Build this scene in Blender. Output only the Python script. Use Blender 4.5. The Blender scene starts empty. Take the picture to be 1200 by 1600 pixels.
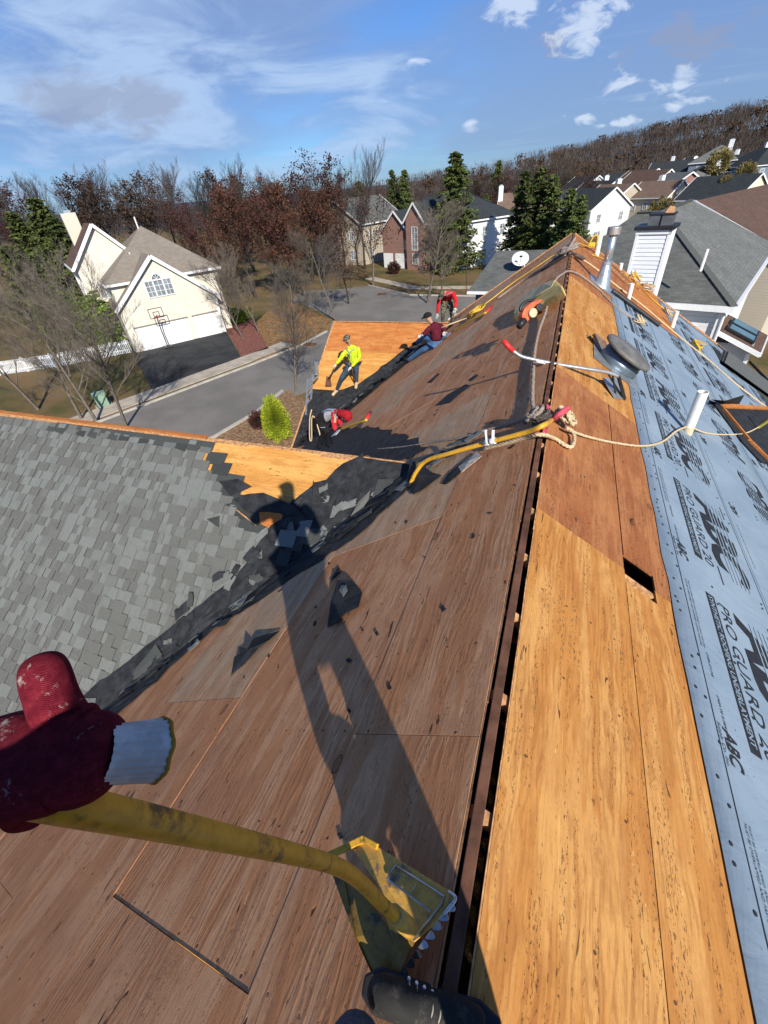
import bpy, bmesh, math, random
import numpy as np
from mathutils import Vector, Matrix
random.seed(7); R_ = random.Random(11)
rad = math.radians
S = bpy.context.scene; COL = S.collection

# ---------------------------------------------------------------- camera, sky, sun, exposure
F_PX, HOR = 655.0, 508.0                       # focal length and horizon height in photo pixels (1200 x 1600)
_n = Vector((.0995, .995)).normalized()
_up = -Vector((_n.x*F_PX**2/HOR, -_n.y*F_PX**2/HOR, -F_PX)).normalized()
_y = Vector((314., 543., -F_PX)); _y -= _up*_y.dot(_up); _y.normalize()
_x = _y.cross(_up)
CM = Matrix((_x, _y, _up))                     # camera axes -> world axes (world Y runs along the ridge)
def ray(u, v): return (CM @ Vector((u-600., 800.-v, -F_PX)))
def at(u, v, Y): r = ray(u, v); return r*(Y/r.y)
def atz(u, v, z=-11.): r = ray(u, v); return r*(z/r.z)
def atd(u, v, d): return ray(u, v)*(d/F_PX)
cam = bpy.data.cameras.new('camera'); co = bpy.data.objects.new('camera', cam); COL.objects.link(co); S.camera = co
cam.sensor_fit = 'VERTICAL'; cam.sensor_height = 24; cam.lens = 24*F_PX/1600; cam.clip_start = .02; cam.clip_end = 20000
co.matrix_world = CM.to_4x4()

SUN_EL, SUN_AZ = 32., -37.                     # elevation; azimuth the light travels towards (from +Y, + is right)
sd = Vector((math.sin(rad(SUN_AZ))*math.cos(rad(SUN_EL)), math.cos(rad(SUN_AZ))*math.cos(rad(SUN_EL)), -math.sin(rad(SUN_EL))))
sl = bpy.data.lights.new('sun', 'SUN'); sl.energy = 4.9; sl.angle = rad(.53); sl.color = (1, .93, .82)
so = bpy.data.objects.new('sun', sl); COL.objects.link(so); so.rotation_euler = sd.to_track_quat('-Z', 'Y').to_euler()
W = bpy.data.worlds.new('World'); S.world = W; W.use_nodes = True
nt = W.node_tree; nt.nodes.clear()
def wn(t, **k):
    n = nt.nodes.new(t)
    for a, b in k.items(): setattr(n, a, b)
    return n
def wl(a, b): nt.links.new(a, b)
sky = wn('ShaderNodeTexSky', sky_type='NISHITA', sun_disc=False, sun_elevation=rad(SUN_EL), sun_rotation=math.atan2(-sd.x, -sd.y), altitude=200, air_density=1.0, dust_density=.4, ozone_density=3.0)
tc = wn('ShaderNodeTexCoord'); sp = wn('ShaderNodeSeparateXYZ'); wl(tc.outputs['Generated'], sp.inputs[0])
def wmath(op, a, b=None, c=None, clamp=False):
    n = wn('ShaderNodeMath', operation=op, use_clamp=clamp)
    for i, v in enumerate((a, b, c)):
        if v is None: continue
        if isinstance(v, (int, float)): n.inputs[i].default_value = v
        else: wl(v, n.inputs[i])
    return n.outputs[0]
zz = wmath('ADD', wmath('MAXIMUM', sp.outputs[2], 0.), .12)
px_, py_ = wmath('DIVIDE', sp.outputs[0], zz), wmath('DIVIDE', sp.outputs[1], zz)
def wnoise(sx, sy, scale, detail, rough=.55, dist=0., off=0.):
    cb = wn('ShaderNodeCombineXYZ'); wl(wmath('MULTIPLY_ADD', px_, sx, off), cb.inputs[0]); wl(wmath('MULTIPLY', py_, sy), cb.inputs[1]); cb.inputs[2].default_value = off
    n = wn('ShaderNodeTexNoise'); n.inputs['Scale'].default_value = scale; n.inputs['Detail'].default_value = detail
    n.inputs['Roughness'].default_value = rough; n.inputs['Distortion'].default_value = dist; wl(cb.outputs[0], n.inputs['Vector']); return n.outputs[0]
def wstep(v, a, b): 
    n = wn('ShaderNodeMapRange', interpolation_type='SMOOTHSTEP'); wl(v, n.inputs[0]); n.inputs[1].default_value = a; n.inputs[2].default_value = b; return n.outputs[0]
veil = wmath('MULTIPLY', wstep(wnoise(.55, 1.0, .55, 6, .5, .3, 3.1), .34, .60), .85)
streak = wmath('MULTIPLY', wmath('MULTIPLY', wstep(wnoise(.5, 1.5, 1.5, 9, .62, .6, 7.7), .50, .68), wstep(wnoise(1, 1, .45, 2, .5, 0, 12.), .40, .62)), .65)
puff = wmath('MULTIPLY', wmath('MULTIPLY', wstep(wnoise(.75, 1.15, 2.3, 7, .55, .25, 21.3), .56, .66), wstep(wnoise(1, 1, .7, 2, .5, 0, 31.), .44, .54)), .9)
pdark = wstep(wnoise(.75, 1.15, 2.3, 3, .5, .25, 21.3), .68, .78)
mulc = wn('ShaderNodeMix', data_type='RGBA', blend_type='MULTIPLY'); mulc.inputs[0].default_value = 1; wl(sky.outputs[0], mulc.inputs[6]); mulc.inputs[7].default_value = (.44, .74, 1.16, 1)
def wmix(f, a, col):
    n = wn('ShaderNodeMix', data_type='RGBA'); wl(f, n.inputs[0]); wl(a, n.inputs[6])
    if isinstance(col, tuple): n.inputs[7].default_value = col
    else: wl(col, n.inputs[7])
    return n.outputs[2]
def blob(u, v, rad_, soft, zs=2.4, nz=None, amt=.10):
    d = ray(u, v).normalized(); a = wn('ShaderNodeVectorMath', operation='SUBTRACT'); wl(tc.outputs['Generated'], a.inputs[0]); a.inputs[1].default_value = d
    b = wn('ShaderNodeVectorMath', operation='MULTIPLY'); wl(a.outputs[0], b.inputs[0]); b.inputs[1].default_value = (1, 1, zs); l = wn('ShaderNodeVectorMath', operation='LENGTH'); wl(b.outputs[0], l.inputs[0])
    return wstep(wmath('ADD', l.outputs['Value'], wmath('MULTIPLY', wmath('SUBTRACT', nz, .5), amt*-2)), rad_+soft, rad_-soft)
tn = wn('ShaderNodeTexNoise'); wl(tc.outputs['Generated'], tn.inputs['Vector']); tn.inputs['Scale'].default_value = 7; tn.inputs['Detail'].default_value = 8; tn.inputs['Roughness'].default_value = .62; tn.inputs['Distortion'].default_value = .4
tm = wn('ShaderNodeMapping'); wl(tc.outputs['Generated'], tm.inputs[0]); tm.inputs['Scale'].default_value = (3, 3, 11); tn2 = wn('ShaderNodeTexNoise'); wl(tm.outputs[0], tn2.inputs['Vector']); tn2.inputs['Scale'].default_value = 1.5; tn2.inputs['Detail'].default_value = 8; tn2.inputs['Roughness'].default_value = .6; tn2.inputs['Distortion'].default_value = .5
def mx(*a):
    r = a[0]
    for q in a[1:]: r = wmath('MAXIMUM', r, q)
    return r
tm3 = wn('ShaderNodeMapping'); wl(tc.outputs['Generated'], tm3.inputs[0]); tm3.inputs['Scale'].default_value = (1, 1, 2.2); tn3 = wn('ShaderNodeTexNoise'); wl(tm3.outputs[0], tn3.inputs['Vector']); tn3.inputs['Scale'].default_value = 22; tn3.inputs['Detail'].default_value = 7; tn3.inputs['Roughness'].default_value = .6; tn3.inputs['Distortion'].default_value = .6
N1, N2 = tn3.outputs[0], tn2.outputs[0]
lav = mx(blob(330, 30, .30, .16, 1.8, N2, .25), blob(980, 135, .42, .2, 2.6, N2, .25), blob(640, 150, .22, .14, 2.6, N2, .2), blob(200, 175, .30, .18, 2.8, N2, .2))
wht_ = wmath('MULTIPLY', mx(blob(60, 160, .34, .22, 2.2, N2, .3), blob(480, 170, .20, .14, 3.5, N2, .3), blob(560, 195, .14, .10, 3.5, N2, .25), blob(220, 235, .3, .2, 4., N2, .2)), wstep(N2, .40, .62))
c_ = wmix(wmath('MULTIPLY', veil, .35), mulc.outputs[2], (2.6, 3.5, 5.6, 1))
c_ = wmix(wmath('MULTIPLY', lav, .60), c_, (2.15, 2.9, 4.8, 1)); c_ = wmix(wmath('MULTIPLY', streak, .45), c_, (4.4, 5.8, 8.0, 1)); c_ = wmix(wmath('MULTIPLY', wht_, .78), c_, (4.3, 5.8, 8.2, 1))
pf = mx(blob(893, 42, .010, .022, 1.3, N1, .10), blob(925, 38, .020, .024, 1.6, N1, .12), blob(950, 30, .012, .022, 1.6, N1, .10), blob(800, 10, .024, .026, 2.2, N1, .12), blob(840, 2, .018, .024, 2.4, N1, .12), blob(1045, 133, .024, .022, 3., N1, .12), blob(1000, 152, .016, .022, 3.5, N1, .10), blob(990, 122, .012, .020, 3., N1, .10), blob(970, 190, .006, .018, 3., N1, .09), blob(1070, 158, .004, .018, 3., N1, .09), blob(648, 102, .010, .020, 4., N1, .10), blob(735, 195, .004, .009, 1.2, N1, .03), blob(910, 185, .004, .016, 3., N1, .08))
gp_ = mx(blob(125, 158, .060, .03, 2.2, N1, .08), blob(215, 168, .062, .03, 2.2, N1, .08), blob(865, 66, .008, .022, 1.4, N1, .10), blob(1080, 62, .04, .04, 3., N1, .14))
c_ = wmix(wmath('MULTIPLY', gp_, .62), c_, (2.8, 3.2, 4.5, 1)); c_ = wmix(wmath('MULTIPLY', pf, .6), c_, (7.4, 8.2, 9.4, 1))
bg = wn('ShaderNodeBackground'); bg.inputs[1].default_value = .085; wl(c_, bg.inputs[0])
wo = wn('ShaderNodeOutputWorld'); wl(bg.outputs[0], wo.inputs[0])
S.view_settings.view_transform = 'Standard'; S.view_settings.look = 'None'; S.view_settings.gamma = 1; S.view_settings.use_curve_mapping = False
S.view_settings.exposure = 0.42

# ---------------------------------------------------------------- material helper
class NT:
    def __init__(s, name, rough=.8, spec=.3, metal=0.):
        s.m = bpy.data.materials.new(name); s.m.use_nodes = True; s.t = s.m.node_tree
        s.b = s.t.nodes['Principled BSDF']; s.b.inputs['Roughness'].default_value = rough
        s.b.inputs['Specular IOR Level'].default_value = spec; s.b.inputs['Metallic'].default_value = metal
    def n(s, t, **k):
        x = s.t.nodes.new(t)
        for a, b in k.items(): setattr(x, a, b)
        return x
    def put(s, v, sock):
        if isinstance(v, (int, float)): sock.default_value = v
        elif isinstance(v, tuple): sock.default_value = v if len(v) == len(sock.default_value) else (*v, 1)
        else: s.t.links.new(v, sock)
    def coord(s, scale=(1, 1, 1), rot=(0, 0, 0), rand=True, kind='Object'):
        o = s.n('ShaderNodeTexCoord').outputs[kind]
        if rand:
            r = s.n('ShaderNodeObjectInfo').outputs['Random']; a = s.n('ShaderNodeVectorMath', operation='ADD'); s.put(o, a.inputs[0])
            m = s.n('ShaderNodeMath', operation='MULTIPLY'); s.put(r, m.inputs[0]); m.inputs[1].default_value = 37.; s.put(m.outputs[0], a.inputs[1]); o = a.outputs[0]
        mp = s.n('ShaderNodeMapping'); s.put(o, mp.inputs[0]); mp.inputs['Scale'].default_value = scale; mp.inputs['Rotation'].default_value = rot
        return mp.outputs[0]
    def noise(s, v, scale=1, detail=4, rough=.55, dist=0.):
        x = s.n('ShaderNodeTexNoise'); s.put(v, x.inputs['Vector']); x.inputs['Scale'].default_value = scale; x.inputs['Detail'].default_value = detail
        x.inputs['Roughness'].default_value = rough; x.inputs['Distortion'].default_value = dist; return x.outputs[0]
    def vor(s, v, scale=1, out='Distance', rnd=1.):
        x = s.n('ShaderNodeTexVoronoi'); s.put(v, x.inputs['Vector']); x.inputs['Scale'].default_value = scale; x.inputs['Randomness'].default_value = rnd; return x.outputs[out]
    def wave(s, v, scale, dist, detail=3, dscale=1, direction='X'):
        x = s.n('ShaderNodeTexWave', bands_direction=direction); s.put(v, x.inputs['Vector']); x.inputs['Scale'].default_value = scale
        x.inputs['Distortion'].default_value = dist; x.inputs['Detail'].default_value = detail; x.inputs['Detail Scale'].default_value = dscale; return x.outputs['Fac']
    def step(s, v, a, b, lo=0., hi=1.):
        x = s.n('ShaderNodeMapRange', interpolation_type='SMOOTHSTEP'); s.put(v, x.inputs[0])
        for i, q in enumerate((a, b, lo, hi)): x.inputs[i+1].default_value = q
        return x.outputs[0]
    def math(s, op, a, b=0., clamp=False):
        x = s.n('ShaderNodeMath', operation=op, use_clamp=clamp); s.put(a, x.inputs[0]); s.put(b, x.inputs[1]); return x.outputs[0]
    def mix(s, f, a, b, bt='MIX'):
        x = s.n('ShaderNodeMix', data_type='RGBA', blend_type=bt); s.put(f, x.inputs[0]); s.put(a, x.inputs[6]); s.put(b, x.inputs[7]); return x.outputs[2]
    def rnd(s): return s.n('ShaderNodeObjectInfo').outputs['Random']
    def attr(s, name): return s.n('ShaderNodeAttribute', attribute_name=name).outputs['Fac']
    def done(s, color, bump=None, strength=.3, dist=.01, rough=None):
        s.put(color, s.b.inputs['Base Color'])
        if rough is not None: s.put(rough, s.b.inputs['Roughness'])
        if bump is not None:
            b = s.n('ShaderNodeBump'); b.inputs['Strength'].default_value = strength; b.inputs['Distance'].default_value = dist; s.put(bump, b.inputs['Height']); s.put(b.outputs[0], s.b.inputs['Normal'])
        return s.m

def plain(name, col, rough=.7, spec=.3, metal=0., var=.18, scale=6., bump=.15):
    s = NT(name, rough, spec, metal); v = s.coord()
    n = s.noise(v, scale, 6, .6); k = s.step(n, .3, .72)
    lo = tuple(c*(1-var) for c in col); hi = tuple(min(1, c*(1+var)) for c in col)
    return s.done(s.mix(k, lo, hi), s.noise(v, scale*9, 4), bump, .004)

def plywood(name, base, light, dark, axis='y', speck=.5, grey=.3, knots=True, patch=None):
    s = NT(name, .84, .18); Y = axis == 'y'
    def st(k, rot=(0, 0, 0)): return s.coord((1., k, 1.) if Y else (k, 1., 1.), rot)
    vw = s.coord((1, 1, 1)); warp = s.noise(st(.4), 2.4, 4, .6, .8)
    vv = s.n('ShaderNodeVectorMath', operation='MULTIPLY_ADD'); s.put(warp, vv.inputs[0]); vv.inputs[1].default_value = (.16, .03, .05) if Y else (.03, .16, .05); s.put(st(.13), vv.inputs[2]); v2 = vv.outputs[0]
    flame = s.noise(v2, 8., 3, .55, .3); fl2 = s.noise(v2, 17., 3, .6, .5); fine = s.noise(st(.10), 120, 4, .7); finer = s.noise(st(.25), 260, 3, .7)
    c = s.mix(s.math('MULTIPLY', s.step(flame, .44, .55), .75), base, light); c = s.mix(s.math('MULTIPLY', s.step(fl2, .52, .60), .30), c, dark)
    ringm = s.math('MULTIPLY', s.wave(v2, 11., 10., 4, 1.2, 'X' if Y else 'Y'), s.step(s.noise(vw, 1.7, 3), .40, .56)); c = s.mix(s.math('MULTIPLY', s.step(ringm, .45, .95), .42), c, dark)
    c = s.mix(s.math('MULTIPLY', s.step(fine, .44, .68), .34), c, dark); c = s.mix(s.math('MULTIPLY', s.step(finer, .5, .72), .24), c, tuple(x*.6 for x in dark))
    blot = s.noise(vw, 1.6, 7, .68); c = s.mix(s.math('MULTIPLY', s.step(blot, .44, .66), grey), c, patch or tuple(x*.55 for x in base)); c = s.mix(s.math('MULTIPLY', s.step(s.noise(vw, 5.5, 6, .7), .52, .70), .35), c, tuple(x*.62 for x in base))
    if knots:
        kv = s.coord((2.1, 1.15, 2.1) if Y else (1.15, 2.1, 2.1)); d = s.vor(kv, 1.9); cc = s.n('ShaderNodeSeparateColor'); s.put(s.vor(kv, 1.9, 'Color'), cc.inputs[0])
        has = s.step(cc.outputs[0], .48, .50); dn = s.math('ADD', d, s.math('MULTIPLY', s.math('SUBTRACT', s.noise(vw, 26, 3), .5), .07)); rings = s.math('ABSOLUTE', s.math('SINE', s.math('MULTIPLY', dn, 85.)))
        c = s.mix(s.math('MULTIPLY', s.math('MULTIPLY', s.math('MULTIPLY', s.step(dn, .26, .08), has), s.step(rings, .55, .95)), .42), c, tuple(x*.6 for x in dark)); c = s.mix(s.math('MULTIPLY', s.math('MULTIPLY', s.step(dn, .085, .07), has), .5), c, tuple(x*.7 for x in dark)); c = s.mix(s.math('MULTIPLY', s.math('MULTIPLY', s.step(s.math('ABSOLUTE', s.math('SUBTRACT', dn, .082)), .012, .004), has), .75), c, (.035, .018, .010))
    row = s.step(s.noise(st(.05), 26, 3, .6, .3), .50, .60); dots = s.step(s.noise(st(.33), 150, 3, .65, .3), .57, .63); spm = s.math('MULTIPLY', row, dots); c = s.mix(s.math('MULTIPLY', spm, speck), c, (.035, .020, .012))
    big = s.step(s.noise(st(.22), 27, 2, .5, .8), .705, .73); c = s.mix(s.math('MULTIPLY', big, .85), c, (.028, .018, .012))
    chip = s.step(s.noise(st(.3), 34, 3, .5, .5), .715, .74); chipm = s.math('MULTIPLY', chip, s.step(s.noise(vw, 3.1, 2), .45, .6)); c = s.mix(s.math('MULTIPLY', chipm, .7), c, tuple(min(1, x*1.25+.05) for x in light))
    scr = s.step(s.noise(s.coord((1, .05, 1), (0, 0, .8)), 70, 2, .5), .69, .73); c = s.mix(s.math('MULTIPLY', scr, .30), c, tuple(min(1, x*1.3) for x in light)); scr2 = s.step(s.noise(s.coord((.05, 1, 1), (0, 0, .35)), 60, 2, .5), .71, .74); c = s.mix(s.math('MULTIPLY', scr2, .35), c, tuple(x*.5 for x in dark))
    sx = s.n('ShaderNodeSeparateXYZ'); s.put(s.coord((1, 1, 1), rand=False), sx.inputs[0]); A_, B2 = (sx.outputs[1], sx.outputs[0]) if Y else (sx.outputs[0], sx.outputs[1])
    f1 = s.math('ABSOLUTE', s.math('SUBTRACT', s.math('FRACT', s.math('DIVIDE', s.math('ADD', A_, 40.008), .406)), .5)); f2 = s.math('ABSOLUTE', s.math('SUBTRACT', s.math('FRACT', s.math('DIVIDE', s.math('ADD', B2, 20.), .127)), .5))
    nd = s.math('ADD', s.math('POWER', s.math('MULTIPLY', f1, .406), 2.), s.math('POWER', s.math('MULTIPLY', f2, .127), 2.)); nail = s.math('MULTIPLY', s.step(nd, .000045, .000018), s.step(s.noise(vw, 6, 2), .42, .5)); c = s.mix(s.math('MULTIPLY', nail, .8), c, (.03, .025, .022))
    h = s.math('SUBTRACT', s.math('ADD', s.math('MULTIPLY', fine, .6), s.math('MULTIPLY', s.step(ringm, .3, .9), .2)), s.math('MULTIPLY', s.math('ADD', s.math('ADD', spm, big), nail), .7))
    return s.done(c, h, .6, .005)

MAT = {}
MAT['ply_brown'] = plywood('weathered_brown_plywood', (.56, .250, .108), (.68, .375, .195), (.33, .130, .058), 'y', .55, .55, patch=(.42, .20, .10))
MAT['ply_grey'] = plywood('greyed_plywood', (.56, .315, .165), (.64, .42, .25), (.34, .175, .085), 'y', .6, .6, patch=(.40, .31, .20))
MAT['ply_gold'] = plywood('golden_plywood', (.48, .215, .055), (.60, .325, .105), (.27, .095, .025), 'y', .75, .35, patch=(.38, .15, .042))
MAT['ply_rust'] = plywood('reddish_plywood', (.32, .115, .042), (.41, .175, .068), (.18, .06, .026), 'y', .5, .4, patch=(.44, .20, .07))
MAT['ply_new'] = plywood('fresh_yellow_plywood', (.56, .27, .066), (.68, .38, .115), (.36, .145, .036), 'x', .35, .25, False, patch=(.60, .27, .07))
MAT['ply_orange'] = plywood('orange_plywood', (.48, .17, .045), (.58, .25, .075), (.30, .095, .028), 'x', .35, .3, False)
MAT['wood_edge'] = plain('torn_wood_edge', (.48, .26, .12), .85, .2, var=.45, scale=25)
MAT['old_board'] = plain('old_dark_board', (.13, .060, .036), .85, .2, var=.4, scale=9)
MAT['felt'] = plain('black_roofing_felt', (.022, .024, .027), .78, .25, var=.5, scale=8, bump=.7)
MAT['dark_inside'] = plain('dark_attic', (.02, .016, .013), .95, .1)
MAT['white_pvc'] = plain('white_pvc', (.74, .73, .69), .45, .4, var=.09, scale=5)
MAT['white_trim'] = plain('white_trim_paint', (.74, .75, .75), .5, .4, var=.05)
MAT['yellow_paint'] = None
def worn_paint(name, col, under=(.05, .045, .04), amount=.5, rough=.4, metal_under=False):
    s = NT(name, rough, .45); v = s.coord((1, 1, 1)); a = s.noise(v, 22, 8, .7); b = s.noise(v, 5, 4, .6)
    k = s.math('MULTIPLY', s.step(a, .60-.12*amount, .66), s.step(b, .35, .6)); c = s.mix(s.step(s.noise(v, 60, 4), .3, .8), col, tuple(x*.72 for x in col)); c = s.mix(k, c, under)
    if metal_under: s.put(k, s.b.inputs['Metallic'])
    return s.done(c, a, .35, .002)
MAT['yellow_paint'] = worn_paint('scuffed_yellow_paint', (.72, .38, .03), amount=.75, under=(.09, .065, .03))
MAT['blade_paint'] = worn_paint('worn_blade_paint', (.78, .42, .07), (.17, .14, .11), .8, .55)
MAT['steel'] = plain('bare_steel', (.55, .56, .57), .32, .5, .85, var=.25, scale=20)
MAT['galv'] = plain('galvanised_metal', (.52, .57, .60), .36, .5, .75, var=.18, scale=10)
MAT['grey_tube'] = plain('grey_tube_metal', (.34, .36, .37), .38, .5, .5, var=.15, scale=14)
MAT['bronze_cap'] = plain('dull_bronze_metal', (.17, .165, .15), .6, .4, .2, var=.3, scale=7)
MAT['red_grip'] = plain('red_grip', (.62, .03, .025), .5, .4, var=.2, scale=20)
MAT['pink_grip'] = plain('faded_red_grip', (.50, .07, .10), .7, .3, var=.45, scale=22)
MAT['rope'] = plain('tan_rope', (.55, .43, .27), .95, .1, var=.3, scale=60, bump=.5)
MAT['rope_grey'] = plain('grey_rope', (.30, .25, .21), .95, .1, var=.3, scale=50, bump=.5)
MAT['rope_yellow'] = plain('yellow_rope', (.60, .39, .05), .8, .2, var=.3, scale=40)
MAT['rope_dark'] = plain('dark_rope', (.10, .085, .075), .95, .1, var=.5, scale=40)
MAT['orange_plastic'] = plain('orange_plastic', (.72, .11, .03), .42, .45, var=.15, scale=14)
MAT['black_plastic'] = plain('black_plastic', (.02, .02, .022), .45, .4, var=.3)
MAT['foam'] = plain('yellow_foam', (.80, .56, .20), .95, .1, var=.2, scale=12, bump=.6)
MAT['foam_grey'] = plain('weathered_foam_skin', (.50, .44, .27), .95, .1, var=.25, scale=10, bump=.5)
MAT['glass'] = plain('window_glass', (.20, .235, .26), .10, .7, var=.35, scale=.6, bump=0)  # base colour lightened to stand for sky reflected in the panes
MAT['glass_teal'] = plain('skylight_glass', (.10, .17, .18), .12, .6, var=.2, scale=.6, bump=0)

s = NT('blue_underlayment', .62, .3); v = s.coord((1, 1, 1), rand=False)
c = s.mix(s.step(s.noise(v, 1.6, 6, .6), .35, .7), (.20, .27, .335), (.25, .32, .385)); c = s.mix(s.math('MULTIPLY', s.step(s.noise(v, 9, 7, .7), .56, .72), .35), c, (.22, .27, .33))
c = s.mix(s.math('MULTIPLY', s.step(s.noise(v, 60, 2, .5), .71, .74), .75), c, (.06, .07, .09))
w_ = s.noise(s.coord((1.6, .3, 1.6), rand=False), 2.6, 4, .5, .6)
MAT['underlay'] = s.done(c, s.math('ADD', w_, s.math('MULTIPLY', s.noise(s.coord((1.2, 3., 1.2), (0, 0, .5), rand=False), 2.2, 4, .5, 1.0), .5)), .45, .03)
MAT['ink'] = plain('black_ink', (.022, .024, .028), .6, .3, var=.25, scale=30, bump=0)

def shingle_mat(name, a, b, use_attr=False):
    s = NT(name, .93, .12); v = s.coord((1, 1, 1))
    r = s.attr('tone') if use_attr else s.rnd()
    c = s.mix(s.step(r, .25, .8), a, b); c = s.mix(s.math('MULTIPLY', s.step(s.noise(v, 3, 5, .6), .45, .7), .35), c, tuple(x*.72 for x in a))
    g = s.noise(v, 260, 3, .85); c = s.mix(s.math('MULTIPLY', s.step(g, .35, .75), .75), c, tuple(x*1.9 for x in b)); c = s.mix(s.math('MULTIPLY', s.step(g, .47, .3), .85), c, tuple(x*.4 for x in a))
    return s.done(c, g, .7, .004)
SA, SB = (.072, .068, .062), (.142, .152, .142)
MAT['shingle'] = shingle_mat('grey_shingle', SA, SB); MAT['shingle_stuff'] = shingle_mat('grey_shingle_field', SA, SB, True)
MAT['shingle_dark'] = shingle_mat('dark_cut_shingle', (.028, .030, .030), (.05, .055, .053))
MAT['shingle_torn'] = shingle_mat('torn_shingle', (.075, .078, .075), (.14, .15, .145))

def roof_far(name, a, b, bw=.30, rh=.145, axis='x'):
    s = NT(name, .92, .12); o = s.n('ShaderNodeTexCoord').outputs['UV']
    br = s.n('ShaderNodeTexBrick'); s.put(o, br.inputs['Vector']); br.inputs['Scale'].default_value = 1; br.inputs['Brick Width'].default_value = bw; br.inputs['Row Height'].default_value = rh
    br.inputs['Mortar Size'].default_value = .006; br.inputs['Color1'].default_value = (*a, 1); br.inputs['Color2'].default_value = (*b, 1); br.inputs['Mortar'].default_value = tuple(x*.45 for x in a)+(1,); br.inputs['Bias'].default_value = 0.
    c = s.mix(.35, br.outputs[0], s.mix(s.step(s.noise(o, .7, 5, .6), .3, .7), a, b)); c = s.mix(s.math('MULTIPLY', s.step(s.noise(o, 30, 3, .7), .4, .7), .4), c, tuple(x*1.4 for x in b))
    return s.done(c, br.outputs[1], .4, -.01)
MAT['roof_green'] = roof_far('weathered_grey_green_roof', (.105, .108, .102), (.165, .174, .163))
MAT['roof_grey'] = roof_far('dark_grey_roof', (.075, .078, .074), (.135, .140, .130))
MAT['roof_black'] = roof_far('charcoal_roof', (.022, .027, .030), (.045, .052, .056))
MAT['roof_brown'] = roof_far('brown_roof', (.12, .080, .058), (.185, .13, .10))
MAT['roof_taupe'] = roof_far('taupe_roof', (.17, .145, .118), (.24, .21, .175))
MAT['roof_umber'] = roof_far('umber_roof', (.085, .052, .040), (.13, .085, .065))

def wallmat(name, col, kind='stucco'):
    s = NT(name, .85, .2); o = s.n('ShaderNodeTexCoord').outputs['UV']
    if kind == 'siding':
        sx = s.n('ShaderNodeSeparateXYZ'); s.put(o, sx.inputs[0]); fr = s.math('FRACT', s.math('MULTIPLY', sx.outputs[1], 5.5)); c = s.mix(s.math('MULTIPLY', s.step(s.noise(o, 2, 4), .4, .7), .25), col, tuple(x*.85 for x in col))
        c = s.mix(s.step(fr, .12, .02), c, tuple(x*.55 for x in col)); return s.done(c, fr, .6, .02)
    if kind == 'brick':
        br = s.n('ShaderNodeTexBrick'); s.put(o, br.inputs['Vector']); br.inputs['Scale'].default_value = 1; br.inputs['Brick Width'].default_value = .22; br.inputs['Row Height'].default_value = .075; br.inputs['Mortar Size'].default_value = .008
        br.inputs['Color1'].default_value = (*col, 1); br.inputs['Color2'].default_value = tuple(x*.6 for x in col)+(1,); br.inputs['Mortar'].default_value = (.4, .36, .32, 1); return s.done(br.outputs[0])
    c = s.mix(s.step(s.noise(o, .9, 6, .65), .35, .7), tuple(x*.92 for x in col), col); br = s.n('ShaderNodeTexBrick'); s.put(o, br.inputs['Vector']); br.inputs['Scale'].default_value = 1; br.inputs['Brick Width'].default_value = .6; br.inputs['Row Height'].default_value = .25; br.inputs['Mortar Size'].default_value = .012
    br.inputs['Color1'].default_value = (1, 1, 1, 1); br.inputs['Color2'].default_value = (.94, .93, .91, 1); br.inputs['Mortar'].default_value = (.86, .84, .8, 1)
    return s.done(s.mix(1., c, br.outputs[0], 'MULTIPLY'), s.noise(o, 30, 3), .3, .01)
MAT['cream_brick'] = wallmat('cream_painted_brick', (.70, .66, .57)); MAT['cream_wall'] = wallmat('cream_siding', (.66, .62, .47), 'siding'); MAT['white_wall'] = wallmat('white_siding', (.72, .73, .74), 'siding')
MAT['beige_wall'] = wallmat('beige_siding', (.55, .49, .39), 'siding'); MAT['stone_wall'] = wallmat('pale_stone', (.44, .39, .31)); MAT['brick_wall'] = wallmat('red_brick', (.27, .095, .065), 'brick'); MAT['bluegrey_wall'] = wallmat('blue_grey_siding', (.16, .20, .25), 'siding')
MAT['grey_siding'] = wallmat('light_grey_siding', (.55, .57, .58), 'siding')

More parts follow.
